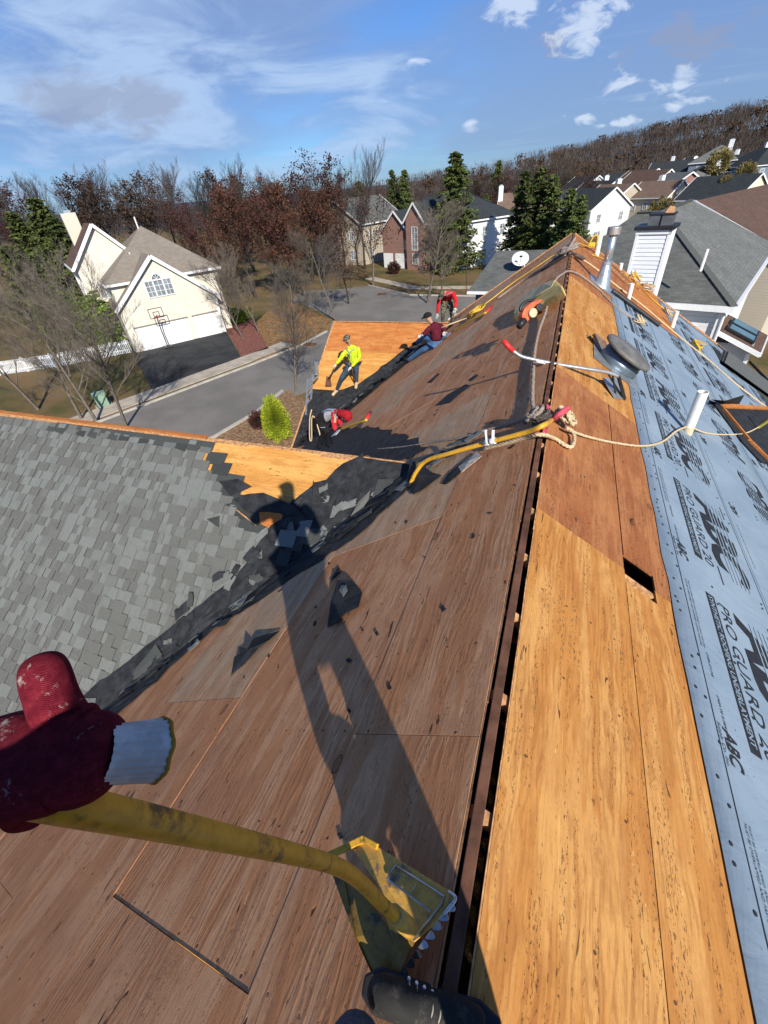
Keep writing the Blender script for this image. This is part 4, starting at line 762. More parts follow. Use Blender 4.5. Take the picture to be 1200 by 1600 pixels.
# chimney chase clad in lap siding, each board a piece
nC = thing('chimney', 'white lap-sided chimney chase with dark metal cap on the grey neighbour roof', 'chimney', (0, 0, 0)); nC.location = (at(1015, 400, 19.9).x, 19.9, -4.3); nC.rotation_euler = (0, 0, rad(-16)); zt = at(1015, 357, 19.9).z+4.3
cw, cd = 1.02, .95; m = MB(); m.box((0, 0, zt/2-1), (cw-.04, cd-.04, zt+2)); m.build('core', MAT['white_trim'], nC, local=True)
MAT['board_white'] = plain('white_vinyl_board', (.70, .72, .75), .5, .35, var=.04, scale=3)
def board(parent, x0, x1, y, z, hgt, ny, mat):
    m = MB(); k = -1 if ny < 0 else 1
    m.mesh([(x0, y, z), (x1, y, z), (x1, y+k*.022, z), (x0, y+k*.022, z), (x0, y, z+hgt), (x1, y, z+hgt), (x1, y+k*.004, z+hgt), (x0, y+k*.004, z+hgt)], [(0, 1, 2, 3), (3, 2, 6, 7), (4, 7, 6, 5), (0, 3, 7, 4), (1, 5, 6, 2), (0, 4, 5, 1)]); return m
nbd = int((zt+1.8)/.13)
for i in range(nbd):
    z = zt-.14-.13*i; board(nC, -cw/2+.06, cw/2-.06, -cd/2+.02, z-.13, .128, -1, 0).build('siding_board', MAT['board_white'], nC, local=True)
    mm = board(nC, -cd/2+.05, cd/2-.05, 0, z-.13, .128, -1, 0); mm.v = [(cw/2-.02-y, x, zz) for x, y, zz in mm.v]; mm.build('siding_board', MAT['board_white'], nC, local=True)
m = MB()
for sx in (-1, 1): m.box((sx*(cw/2-.02), -cd/2+.01, zt/2-1), (.09, .06, zt+2))
m.box((cw/2+.01, cd/2-.03, zt/2-1), (.05, .09, zt+2)); m.box((0, -cd/2, zt-.07), (cw+.08, .08, .12)); m.box((cw/2, 0, zt-.07), (.08, cd+.08, .12)); m.build('corner_trim', MAT['white_trim'], nC, local=True)
m = MB(); m.box((0, 0, zt+.05), (cw+.22, cd+.22, .1)); m.build('cap_slab', MAT['black_plastic'], nC, local=True)
for dx in (-.12, .28):
    m = MB(); m.box((dx, .0, zt+.25), (.34, .5, .3)); f0 = m.build('flue_box', plain('flue_grey', (.12, .13, .14), .5, .4, .3), nC, local=True); m = MB(); m.box((dx, 0, zt+.42), (.4, .56, .04)); m.build('lid', MAT['black_plastic'], f0, local=True)
m = MB(); m.prism([(.15, -.15, zt+.45), (.42, -.15, zt+.45), (.38, .1, zt+.58), (.2, .15, zt+.62)], (0, 0, -.03)); m.build('brick_chip', MAT['wood_edge'], nC, local=True)
vp = at(1106, 389, 20.6); m = MB(); m.tube([vp-Vector((0, 0, .7)), vp], .05, 10); solo(m, 'vent_pipe', MAT['white_pvc'], 'short white vent pipe standing alone on the grey-green neighbour roof', 'vent pipe', vp-Vector((0, 0, .5)), smooth=False)

# low garage roof with the satellite dish
gr = thing('garage', 'low garage wing under dark grey shingles carrying the satellite dish', 'garage', (-3, 24, G))
m = MB(); e0, e1, r0, r1_ = Vector((-4.5, 23.2, -4.5)), Vector((2.0, 22.4, -4.5)), Vector((-3.65, 26.5, -3.22)), Vector((2.2, 25.9, -3.22)); roofslab(m, [e0, e1, r1_, r0]); b0, b1 = Vector((-3.0, 29.8, -4.5)), Vector((2.9, 29.2, -4.5)); roofslab(m, [r0, r1_, b1, b0]); m.build('roof', MAT['roof_grey'], gr)
m = MB(); gl = [e0+Vector((.35, .35, 0)), e1+Vector((-.1, .35, 0)), b1, b0+Vector((.3, -.3, 0))]
for i in range(4): p, q = gl[i], gl[(i+1) % 4]; wallquad(m, [(p.x, p.y, G), (q.x, q.y, G), (q.x, q.y, -4.6), (p.x, p.y, -4.6)])
wallquad(m, [gl[0], r0+Vector((.3, 0, -.15)), gl[3]]); m.build('wall', MAT['bluegrey_wall'], gr)
m = MB(); m.beam(e0+Vector((0, -.06, -.05)), e1+Vector((0, -.06, -.05)), .13, .12); m.build('gutter', MAT['white_trim'], gr)
dp = at(818, 424, 24.6); dc = at(813, 404, 24.45)
ds = thing('satellite_dish', 'round white satellite dish mounted on the dark grey garage roof', 'satellite dish', dp)
m = MB(); nrm = Vector((.12, -.80, .55)).normalized(); Q = nrm.to_track_quat('Z', 'Y').to_matrix(); NR_, NA = 6, 28; vs = [Q @ Vector((0, 0, -.06))+dc]
for i in range(1, NR_+1):
    r = i/NR_; vs += [Q @ Vector((.40*r*math.cos(2*math.pi*j/NA), .34*r*math.sin(2*math.pi*j/NA), -.06+.06*r*r))+dc for j in range(NA)]
fs = [(0, 1+j, 1+(j+1) % NA) for j in range(NA)]+[(1+i*NA+j, 1+(i+1)*NA+j, 1+(i+1)*NA+(j+1) % NA, 1+i*NA+(j+1) % NA) for i in range(NR_-1) for j in range(NA)]
m.mesh(vs, fs); o = m.build('reflector', plain('dish_white', (.66, .68, .68), .5, .4, var=.06), ds, smooth=True); md = o.modifiers.new('t', 'SOLIDIFY'); md.thickness = .012
m = MB(); m.tube([dp-Vector((0, 0, .1)), dp+Vector((0, .12, .35)), dc-nrm*.07], .025, 8); m.build('mast', MAT['galv'], ds); m = MB(); m.tube([dc-Q @ Vector((0, .30, 0)), dc+nrm*.38-Q @ Vector((0, .12, 0))], .014, 6); ar = m.build('feed_arm', MAT['galv'], ds); m = MB(); m.box(dc+nrm*.38-Q @ Vector((0, .09, 0)), (.14, .07, .07)); m.build('feed_horn', MAT['black_plastic'], ar)
# pickup seen past the garage corner
cp = atz(743, 474)
cv = thing('parked_car', 'white car parked by the garage, half hidden behind the brown roof slope', 'car', (cp.x+1.5, cp.y-9, G))
m = MB(); body = [(-2.2, .35), (-2.25, .85), (-1.3, 1.0), (-.7, 1.45), (.9, 1.45), (1.5, 1.0), (2.2, .9), (2.25, .35)]
m.prism([(x, -.85, z) for x, z in body], (0, 1.7, 0)); m.build('body', plain('white_car_paint', (.75, .76, .77), .25, .5, var=.02), cv, local=True, bevel=.08)
m = MB(); m.prism([(x, -.86, z) for x, z in [(-1.15, 1.03), (-.65, 1.38), (.85, 1.38), (1.35, 1.03)]], (0, 1.72, 0)); m.build('side_window', MAT['glass'], cv, local=True)
for x in (-1.4, 1.4):
    for y in (-.8, .8): m = MB(); m.tube([(x, y-.1, .33), (x, y+.1, .33)], .33, 18); m.build('wheel', MAT['black_plastic'], cv, local=True)

# brown-roofed house behind, houses in the middle distance and the row on the right
ra, rb2 = at(1092, 312, 41), at(1200, 288, 54); rm = (ra+rb2)/2
simple_house('house with a plain umber-brown roof rising behind the grey-green roof', rm.x, rm.y, rm.z-8.79, -math.degrees(math.atan2(rb2.x-ra.x, rb2.y-ra.y)), 13, (rb2-ra).length+.6, 5.8, .46, MAT['beige_wall'], MAT['roof_umber'], win=False)
p = at(718, 372, 72)
simple_house('red-brick-fronted house with charcoal hip roof and white side wall behind the tall spruce', p.x-2.4, p.y+7.5, G, -37, 13.5, 12, 6.2, .55, MAT['white_wall'], MAT['roof_black'], 'hip')
bf = thing('brick_house', 'red brick front wing with steep white-trimmed gable and arched window left of the spruce', 'house', (at(648, 372, 73).x, 73, G), rad(-22))
m = MB(); wallquad(m, [(-1.7, 0, -1), (1.7, 0, -1), (1.7, 0, 6.6), (0, 0, 8.6), (-1.7, 0, 6.6)]); wallquad(m, [(-1.7, 5, -1), (-1.7, 0, -1), (-1.7, 0, 6.6), (-1.7, 5, 6.6)]); wallquad(m, [(1.7, 0, -1), (1.7, 5, -1), (1.7, 5, 6.6), (1.7, 0, 6.6)]); wallquad(m, [(-7.5, .8, -1), (-1.7, .8, -1), (-1.7, .8, 5.4), (-4.6, .8, 7.6), (-7.5, .8, 5.0)]); wallquad(m, [(1.7, .8, -1), (6.2, .8, -1), (6.2, .8, 6.2), (1.7, .8, 6.2)]); m.build('wall', MAT['brick_wall'], bf, local=True)
m = MB(); roofslab(m, [(-2, -.3, 6.3), (0, -.3, 8.75), (0, 6, 8.75), (-2, 6, 6.3)]); roofslab(m, [(2, -.3, 6.3), (2, 6, 6.3), (0, 6, 8.75), (0, -.3, 8.75)]); roofslab(m, [(-7.9, .5, 4.8), (-4.6, .5, 7.8), (-4.6, 8, 7.8), (-7.9, 8, 4.8)]); roofslab(m, [(-1.7, .5, 5.1), (-4.6, .5, 7.8), (-4.6, 8, 7.8), (-1.7, 8, 5.1)]); roofslab(m, [(1.7, .4, 6.1), (6.6, .4, 6.1), (3.5, 7, 9.2), (0, 7, 9.2)]); roofslab(m, [(-8, 5, 5.0), (0, 5, 6.1), (0, 9, 9.), (-5, 9, 9.)]); m.build('roof', MAT['roof_black'], bf, local=True)
m = MB()
for p0, p1 in (((-2.05, -.33, 6.2), (0, -.33, 8.65)), ((2.05, -.33, 6.2), (0, -.33, 8.65)), ((-7.9, .47, 4.7), (-4.6, .47, 7.7)), ((-1.7, .47, 5.0), (-4.6, .47, 7.7)), ((1.7, .36, 6.0), (6.6, .36, 6.0))): m.beam(p0, p1, .08, .22)
m.build('trim', MAT['white_trim'], bf, local=True)
window(bf, (0, -.002, 4.2), -math.pi/2, 1.1, 3.0, cols=2, rowsn=4); window(bf, (0, -.002, 1.5), -math.pi/2, 1.1, 1.4)
for x in (-6.4, -3.8): m = MB(); m.box((x, .76, 1.05), (2.0, .06, 2.1)); m.build('garage_door', MAT['white_trim'], bf, local=True)
p = at(560, 352, 84)
simple_house('pale stone and white house with slate-grey roof, half screened by rust-leaved trees', p.x-1, p.y+3, G, -18, 11, 12, 6.3, .62, MAT['stone_wall'], MAT['roof_grey'], second=(-1, -1, 3.4, 3.5))
p = at(800, 335, 98)
simple_house('white house with tan-brown roof and white chimney between the dark spruces', p.x+2, p.y+4, -12.4, 100, 11, 10, 6.4, .55, MAT['white_wall'], MAT['roof_brown'], chim=((-1.5, 4.9, 10.6),))
row = [  # gable-peak pixel, distance, rotation, width, depth, wall, roof, label
 (936, 274, 170, 30, 9, 13, 'white_wall', 'roof_black', 'leftmost small white gabled house of the hillside row, dark roof'),
 (963, 281, 140, 30, 10, 13, 'grey_siding', 'roof_black', 'second house of the hillside row, light grey gable under a charcoal roof'),
 (962, 292, 112, 42, 10, 10, 'grey_siding', 'roof_black', 'hillside-row house with the blank pale sloping gable facing the sun'),
 (990, 286, 128, 38, 7, 10, 'stone_wall', 'roof_brown', 'pale stone house with small brown gable in the middle of the hillside row'),
 (1028, 263, 172, 32, 8.5, 12, 'stone_wall', 'roof_umber', 'stone-fronted house with umber roof, left neighbour of the tall beige gable'),
 (1048, 264, 150, 40, 11, 12, 'beige_wall', 'roof_umber', 'tall beige gabled house with umber roof in the hillside row'),
 (1068, 280, 126, 50, 8, 9, 'beige_wall', 'roof_brown', 'beige house with a pale stone front just left of the brick one'),
 (1082, 268, 128, 20, 7, 9, 'brick_wall', 'roof_green', 'dark brick house with white gable trim in the hillside row'),
 (1112, 258, 132, 10, 13, 10, 'white_wall', 'roof_green', 'white house with a broad green-grey hip roof, right part of the row'),
 (1150, 288, 118, 48, 8, 9, 'white_wall', 'roof_black', 'white gable dappled with tree shadow below the green-grey hip roof'),
 (1190, 270, 112, 48, 10, 11, 'cream_wall', 'roof_black', 'cream gabled house at the right end of the row, charcoal roof')]
for i, (u, v, Y, dg, w, d, wl_, rf, lb) in enumerate(row):
    p = at(u, v, Y); hr = 6.1+w/2*.62; c0 = math.cos(rad(dg)); s0 = math.sin(rad(dg))
    simple_house(lb, p.x-s0*d/2, p.y+c0*d/2, p.z-hr, dg, w, d, 6.1, .62, MAT[wl_], MAT[rf], 'hip' if 'hip roof,' in lb else 'gable', group='houses of the hillside row', chim=((w*.3, d*.2, hr+.8),) if i in (1, 3, 6, 8) else None)
back = [(985, 268, 200, 60), (1022, 262, 210, 20), (1060, 250, 190, 70), (1078, 252, 190, 10), (1128, 226, 185, -20), (1160, 240, 180, 60), (1194, 230, 175, 20), (1105, 243, 190, 40)]
bl = ['dark-roofed house behind the second house of the row', 'dark-roofed house uphill from the pale stone house', 'charcoal roof showing over the tall beige gable', 'charcoal-roofed house left of the highest roof', 'highest house on the hill, under a dark green-grey pyramid roof', 'charcoal-roofed house under the dark hillside at right', 'dark-roofed house at the far right edge, highest there', 'dark house just above the green-grey hip roof']
for (u, v, Y, dg), lb in zip(back, bl):
    p = at(u, v, Y); simple_house(lb, p.x, p.y, p.z-9.5, dg, 11, 14, 6.1, .6, MAT['bluegrey_wall'], MAT['roof_black' if 'pyramid' not in lb else 'roof_green'], 'hip' if dg < 25 else 'gable', group='back houses on the hillside', chim=((2, 2, 10.5),) if int(u) % 2 == 0 else None)

# ---------------------------------------------------------------- trees
def bark(name, a, b):
    s = NT(name, .95, .1); v = s.coord((1, 1, .3)); return s.done(s.mix(s.step(s.noise(v, 9, 5, .7), .35, .7), a, b), s.noise(v, 20, 4), .5, .02)
def leafm(name, a, b, trans=.0):
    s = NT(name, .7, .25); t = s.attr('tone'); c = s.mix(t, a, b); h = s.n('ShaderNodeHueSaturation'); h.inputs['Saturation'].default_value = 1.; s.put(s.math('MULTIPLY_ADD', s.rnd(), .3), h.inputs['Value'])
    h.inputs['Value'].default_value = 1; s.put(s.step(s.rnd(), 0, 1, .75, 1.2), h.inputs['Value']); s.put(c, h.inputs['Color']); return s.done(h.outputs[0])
MAT['bark'] = bark('grey_bark', (.105, .088, .072), (.175, .15, .125)); MAT['bark_dark'] = bark('dark_bark', (.038, .031, .027), (.080, .066, .056))
MAT['leaf_rust'] = leafm('rust_leaves', (.046, .019, .012), (.098, .042, .022)); MAT['leaf_red'] = leafm('dark_red_leaves', (.038, .014, .012), (.085, .032, .024)); MAT['leaf_spruce'] = leafm('spruce_needles', (.026, .042, .012), (.11, .135, .034))
MAT['leaf_green'] = leafm('arborvitae_foliage', (.055, .11, .012), (.17, .24, .03)); MAT['leaf_lime'] = leafm('golden_evergreen', (.20, .28, .015), (.48, .54, .04)); MAT['leaf_tan'] = leafm('yellow_tan_leaves', (.12, .095, .03), (.24, .20, .07)); MAT['leaf_brown'] = leafm('brown_leaves', (.030, .018, .013), (.075, .045, .028))
def branches(seed, height, spread=.5, lv=4, trunk=.16, first=.22, up=.35, nb0=11, child=6, droop=0.):
    r = random.Random(seed); V = []; Fc = []; tips = []
    def seg(p, q, r0, r1, n):
        d = (q-p).normalized(); u = d.orthogonal().normalized(); w = d.cross(u); k = len(V)
        for c, rr_ in ((p, r0), (q, r1)):
            for j in range(n): V.append(c+(u*math.cos(6.283*j/n)+w*math.sin(6.283*j/n))*rr_)
        for j in range(n): Fc.append((k+j, k+(j+1) % n, k+n+(j+1) % n, k+n+j))
    def limb(p, d, L, rad0, lev):
        n = 4 if lev < 2 else 2; q = p; pts = [p]
        for i in range(n):
            d = (d+Vector((r.gauss(0, .12), r.gauss(0, .12), r.gauss(0, .06)+up*.16-droop*lev*.03))).normalized(); t = q+d*L/n; seg(q, t, rad0*(1-i/n*.75)+.004, rad0*(1-(i+1)/n*.75)+.003, 5 if lev == 0 else 3); q = t; pts.append(q)
        tips.append((q, lev))
        if lev >= lv: return
        m = nb0 if lev == 0 else child
        for i in range(m):
            f = (first+(1-first)*(i+.5)/m) if lev == 0 else .2+.8*(i+r.random())/m; k = min(int(f*n), n-1); b = pts[k].lerp(pts[k+1], f*n-k); a = r.uniform(0, 6.283) if lev == 0 else r.uniform(0, 6.283); side = d.orthogonal().normalized(); side.rotate(Matrix.Rotation(a, 3, d))
            nd = (d*(.9-.35*(lev == 0)) + side*spread*r.uniform(.8, 1.4)+Vector((0, 0, up))).normalized(); limb(b, nd, L*(.52 if lev == 0 else .55)*(1-.45*f if lev == 0 else 1-.3*f)*r.uniform(.8, 1.2), rad0*.36*(1.1-.5*f), lev+1)
    limb(Vector((0, 0, 0)), Vector((r.gauss(0, .03), r.gauss(0, .03), 1)).normalized(), height*.86, trunk, 0); return V, Fc, tips
def cards(cs, size, seed, aspect=.6, nrm=None, jitter=.5):
    g_ = np.random.default_rng(seed); cs = np.asarray(cs, float); n = len(cs); a = g_.normal(size=(n, 3)); 
    if nrm is not None: a = a*.8+nrm
    a /= np.linalg.norm(a, axis=1, keepdims=True); b = np.cross(a, g_.normal(size=(n, 3))); b /= np.linalg.norm(b, axis=1, keepdims=True); sz = size*(1-jitter+2*jitter*g_.random((n, 1))); u, w = a*sz/2, b*sz*aspect/2
    V = np.stack([cs-u, cs+w, cs+u, cs-w], 1).reshape(-1, 3); return V
def cards_obj(name, V, mat, parent=None, tone=None, kind=None):
    n = len(V)//4; me = bpy.data.meshes.new(name); me.vertices.add(n*4); me.vertices.foreach_set('co', V.astype(np.float32).ravel()); me.loops.add(n*4); me.loops.foreach_set('vertex_index', np.arange(n*4, dtype=np.int32)); me.polygons.add(n); me.polygons.foreach_set('loop_start', np.arange(0, n*4, 4, dtype=np.int32)); me.polygons.foreach_set('loop_total', np.full(n, 4, dtype=np.int32)) if False else None
    me.update(calc_edges=True); at_ = me.attributes.new('tone', 'FLOAT', 'FACE'); at_.data.foreach_set('value', (tone if tone is not None else np.random.default_rng(1).random(n)).astype(np.float32)); me.materials.append(mat); o = link(bpy.data.objects.new(name, me)); o.parent = parent
    if kind: o['kind'] = kind
    return o
def tree_proto(name, seed, height, barkm, leaf=None, nleaf=0, lsize=.16, **k):
    root = link(bpy.data.objects.new(name, None)); V, Fc, tips = branches(seed, height, **k); m = MB(); m.v = [tuple(v) for v in V]; m.f = Fc; nlow = 20
    cut = [f for f in Fc[:nlow]]; 
    t = MB(); t.v = [tuple(v) for v in V[:40]]; t.f = Fc[:20]; t.mi = [0]*20; t.uv = [None]*20; t.build('trunk', barkm, root, local=True, smooth=True)
    b = MB(); b.v = m.v[40:]; b.f = [tuple(i-40 for i in f) for f in Fc[20:]]; b.mi = [0]*len(b.f); b.uv = [None]*len(b.f); b.build('branches', barkm, root, local=True)
    if leaf:
        g_ = np.random.default_rng(seed+5); tp = np.array([q[0][:] for q in tips if q[1] >= 2]); idx = g_.integers(0, len(tp), nleaf); c = tp[idx]+g_.normal(size=(nleaf, 3))*.26*height/12; cards_obj('crown', cards(c, lsize, seed), leaf, root, tone=np.clip(.5*g_.random(len(c))+.5*(np.sin(c[:, 0]*1.7+c[:, 2]*1.3+c[:, 1])*.5+.5), 0, 1))
    return root
def conifer_proto(name, seed, height, radius, leaf, n=6500, size=.32, shape=1.):
    root = link(bpy.data.objects.new(name, None)); g_ = np.random.default_rng(seed); m = MB(); m.tube([(0, 0, 0), (0, 0, height*.6), (0, 0, height*.97)], [height*.017, height*.009, .02], 7); m.build('trunk', MAT['bark_dark'], root, local=True)
    nb = int(height*26); hs = g_.random(nb)**.85*.95+.02; az = g_.random(nb)*6.283; L = radius*(1-hs)**(.85*shape)*(g_.random(nb)**2*.75+.55); bi = g_.integers(0, nb, n); f = g_.random(n)**.55; r = L[bi]*f+.02
    z = height*hs[bi]-.30*r-.0*f+.10*r*f*f; spread = .10*height/12+.16*r; c = np.stack([np.cos(az[bi])*r, np.sin(az[bi])*r, z], 1)+g_.normal(size=(n, 3))*spread[:, None]*np.array([.5, .5, .32])
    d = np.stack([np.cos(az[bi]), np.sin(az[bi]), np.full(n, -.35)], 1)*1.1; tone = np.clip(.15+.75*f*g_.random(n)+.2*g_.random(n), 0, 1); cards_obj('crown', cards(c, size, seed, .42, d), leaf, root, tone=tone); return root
def bush_proto(name, seed, rx, rz_, leaf, n=3500, size=.09, pw=2., cone=0.):
    root = link(bpy.data.objects.new(name, None)); g_ = np.random.default_rng(seed); d = g_.normal(size=(n, 3)); d /= np.linalg.norm(d, axis=1, keepdims=True); lump = 1+.10*np.sin(d[:, 0]*9+d[:, 2]*7)+.09*np.sin(d[:, 1]*11-d[:, 2]*9); r = (1-.62*g_.random(n)**1.6)*lump
    c = d*r[:, None]*np.array([rx, rx, rz_]); c[:, 2] += rz_; tp = 1-cone*np.clip(c[:, 2]/(2*rz_), 0, 1); c[:, 0] *= tp; c[:, 1] *= tp; m = MB(); m.tube([(0, 0, 0), (0, 0, rz_)], [.05, .02], 6); m.build('trunk', MAT['bark_dark'], root, local=True)
    cards_obj('foliage', cards(c, size, seed, .5, d+np.array([0, 0, .7])), leaf, root, tone=g_.random(n)); return root
PROTOS = []
def proto(fn, *a, **k): o = fn(*a, **k); PROTOS.append(o); return o
USED = set()
def plant(root, x, y, z, sc, rz, label, cat, group=None, name=None, sx=1.):
    if root.name not in USED: o = root; USED.add(root.name)
    else:
        o = root.copy(); link(o)
        for c in root.children: q = c.copy(); link(q); q.parent = o
    o.location = (x, y, z); o.scale = (sc*sx, sc*sx, sc); o.rotation_euler = (0, 0, rz); return tag(o, label, cat, group)
bareA = proto(tree_proto, 'bare_tree', 3, 9., MAT['bark'], lv=4, spread=.60, trunk=.11, nb0=16, child=7); bareB = proto(tree_proto, 'bare_tree', 8, 9., MAT['bark'], lv=4, spread=.72, trunk=.12, first=.14, nb0=14, child=7, up=.28); bareC = proto(tree_proto, 'bare_tree', 15, 15., MAT['bark_dark'], lv=4, spread=.42, trunk=.2, first=.3, nb0=16, child=6, up=.5)
bareD = proto(tree_proto, 'bare_tree', 23, 15., MAT['bark_dark'], lv=4, spread=.7, trunk=.22, first=.32, nb0=13, child=6)
oakA = proto(tree_proto, 'oak_tree', 31, 14., MAT['bark_dark'], MAT['leaf_rust'], 5200, .30, lv=3, spread=.75, trunk=.25, nb0=15, child=7); oakB = proto(tree_proto, 'oak_tree', 37, 14., MAT['bark_dark'], MAT['leaf_red'], 3600, .28, lv=3, spread=.6, trunk=.22, first=.18, nb0=15, child=7); oakC = proto(tree_proto, 'oak_tree', 41, 15., MAT['bark_dark'], MAT['leaf_brown'], 3000, .36, lv=3, spread=.7, trunk=.25, nb0=14, child=7)
redT = proto(tree_proto, 'maple_tree', 43, 8., MAT['bark'], MAT['leaf_red'], 1300, .17, lv=3, spread=.7, trunk=.12, first=.2, nb0=12, child=7)
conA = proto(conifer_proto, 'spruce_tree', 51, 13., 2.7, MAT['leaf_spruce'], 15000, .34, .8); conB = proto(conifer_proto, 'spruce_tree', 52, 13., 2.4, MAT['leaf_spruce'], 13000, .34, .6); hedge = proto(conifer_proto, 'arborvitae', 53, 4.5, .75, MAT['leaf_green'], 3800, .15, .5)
def gpl(u, v): q = atz(u, v); return q.x, q.y
def plant_px(root, u, v, sc, rz, label, cat='tree', group=None, dz=0, sx=1.): x, y = gpl(u, v); return plant(root, x, y, G+dz, sc, rz, label, cat, group, sx=sx)
yt = 'bare trees on the lawn by the fence'
plant_px(bareA, 128, 655, 1.0, .3, 'bare tree on the lawn by the picket fence, leftmost of those over the grey roof', group=yt); plant_px(bareB, 152, 660, .92, 1.9, 'bare grey tree standing just left of the green utility box', group=yt); plant_px(bareA, 198, 668, .98, 4.0, 'bare tree right of the utility box, between fence and street', group=yt); plant_px(bareB, 60, 640, 1.0, 3.0, 'bare spreading tree at the left edge above the grey shingles', group=yt)
plant_px(bareB, 463, 612, .86, .4, 'bare pale-barked tree beside the kerb, just left of the yellow-shirted man', group='bare street trees'); plant_px(bareA, 405, 520, .80, 1.4, 'bare tree between the cream house and the leaf-covered lawn', group='bare street trees'); plant_px(bareB, 380, 530, .75, 2.6, 'low bare tree close to the cream house corner', group='bare street trees')
plant_px(bareB, 525, 502, .92, 2.2, 'bare tree on the street corner above the bright plywood gable', group='bare street trees'); plant_px(redT, 583, 447, 1.28, .5, 'thinly leaved reddish maple on the verge in front of the brick house'); plant_px(bareB, 668, 474, 1.05, 5.1, 'bare tree behind the man in the red jacket', group='bare street trees')
plant_px(bareA, 690, 462, .9, 2.9, 'smaller bare tree right behind the one by the red-jacketed man', group='bare street trees'); plant_px(oakB, 545, 475, .45, 1.1, 'small dark-trunked tree casting shade on the street corner')
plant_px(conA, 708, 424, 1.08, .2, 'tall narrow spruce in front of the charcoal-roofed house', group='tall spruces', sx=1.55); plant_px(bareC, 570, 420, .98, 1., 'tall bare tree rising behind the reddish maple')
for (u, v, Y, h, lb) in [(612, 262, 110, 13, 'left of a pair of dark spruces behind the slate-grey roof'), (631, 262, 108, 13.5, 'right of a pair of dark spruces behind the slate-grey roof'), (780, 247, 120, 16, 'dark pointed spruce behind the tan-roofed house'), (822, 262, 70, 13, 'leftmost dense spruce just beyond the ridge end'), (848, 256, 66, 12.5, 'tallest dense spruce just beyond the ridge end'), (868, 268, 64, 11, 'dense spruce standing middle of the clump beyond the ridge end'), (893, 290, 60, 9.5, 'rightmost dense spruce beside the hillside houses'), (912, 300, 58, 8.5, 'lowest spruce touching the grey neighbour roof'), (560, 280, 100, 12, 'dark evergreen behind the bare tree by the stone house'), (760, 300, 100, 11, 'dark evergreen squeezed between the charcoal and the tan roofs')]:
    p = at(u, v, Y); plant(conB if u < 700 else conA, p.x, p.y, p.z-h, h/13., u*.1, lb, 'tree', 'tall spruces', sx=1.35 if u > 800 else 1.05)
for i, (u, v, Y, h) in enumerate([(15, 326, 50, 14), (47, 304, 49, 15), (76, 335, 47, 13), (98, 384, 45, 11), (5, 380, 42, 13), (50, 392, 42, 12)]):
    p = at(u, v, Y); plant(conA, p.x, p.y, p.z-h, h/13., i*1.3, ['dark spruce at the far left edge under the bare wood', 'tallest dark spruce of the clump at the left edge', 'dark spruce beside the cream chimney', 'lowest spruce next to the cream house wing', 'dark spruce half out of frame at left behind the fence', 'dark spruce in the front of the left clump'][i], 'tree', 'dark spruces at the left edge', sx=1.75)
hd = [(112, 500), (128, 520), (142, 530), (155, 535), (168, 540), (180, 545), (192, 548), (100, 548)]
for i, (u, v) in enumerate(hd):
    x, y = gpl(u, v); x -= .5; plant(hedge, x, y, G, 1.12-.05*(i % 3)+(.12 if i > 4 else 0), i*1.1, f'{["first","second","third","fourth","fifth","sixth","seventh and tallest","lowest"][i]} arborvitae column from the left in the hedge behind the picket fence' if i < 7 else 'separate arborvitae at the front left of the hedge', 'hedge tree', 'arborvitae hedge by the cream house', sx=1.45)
lime = proto(bush_proto, 'shrub', 61, .72, .98, MAT['leaf_lime'], 16000, .065, cone=.45); x, y = gpl(438, 686); plant(lime, x, y, G, 1.3, 0, 'bright lime-green clipped shrub by the stripped valley', 'shrub')
rb = proto(bush_proto, 'shrub', 62, .5, .42, MAT['leaf_red'], 2500, .08); x, y = gpl(408, 668); plant(rb, x, y, G, 1.25, 0, 'small reddish shrub left of the lime-green one', 'shrub')
gb = proto(bush_proto, 'shrub', 63, 1.0, .6, MAT['leaf_green'], 3500, .12); plant_px(gb, 372, 505, 1.3, 0, 'dark green rounded shrub by the cream house corner', 'shrub'); plant_px(rb, 616, 428, 2.0, 0, 'dark red shrub in front of the brick house', 'shrub')
tb = proto(bush_proto, 'shrub', 64, 1.5, 1.5, MAT['leaf_tan'], 2500, .24)
for (u, v, Y, sc, lb) in [(1033, 322, 95, 1.4, 'yellow-leaved bush in front of the stone house of the row'), (1137, 280, 115, .9, 'yellowish bush between the hip-roofed house and the dappled gable'), (1168, 262, 120, 1.2, 'yellowish tree at the right end of the row'), (1127, 243, 120, 1.4, 'yellowish conical tree by the highest house')]:
    p = at(u, v, Y); plant(tb, p.x, p.y, p.z-2.2*sc, sc, u, lb, 'shrub', 'yellowing bushes among the hillside houses')
# rust-leaved oaks behind the cream house and the line of woodland on the left
ok = [(345, 318, 62, 12.5, oakA), (372, 345, 54, 9.5, oakA), (405, 330, 56, 10.5, oakB), (435, 312, 60, 12, oakA), (462, 278, 66, 15, oakB), (488, 318, 64, 12, oakA), (520, 345, 72, 10, oakB), (330, 355, 66, 9, oakB), (300, 330, 70, 11, oakB), (455, 350, 55, 9, oakA), (505, 330, 75, 11, oakC)]
lbl = ['rust-leaved oak just right of the cream house roof', 'low rust-brown oak in front of the taller ones', 'dark red oak in the middle of the autumn clump', 'rust-leaved oak left of the tallest red one', 'tallest thin red-leaved oak sticking above the autumn clump', 'rust-leaved oak right of the tallest one', 'dark red tree touching the stone house', 'dark red tree directly behind the taupe roof', 'reddish tree behind the taupe ridge', 'lowest rust-orange oak near the street corner', 'brown-leaved tree left of the stone house']
for i, (u, v, Y, h, rt) in enumerate(ok): p = at(u, v, Y); plant(rt, p.x, p.y, G, (p.z-G)/(14.*.93), i*.9, lbl[i], 'tree', 'autumn oaks behind the cream house', sx=1.05)
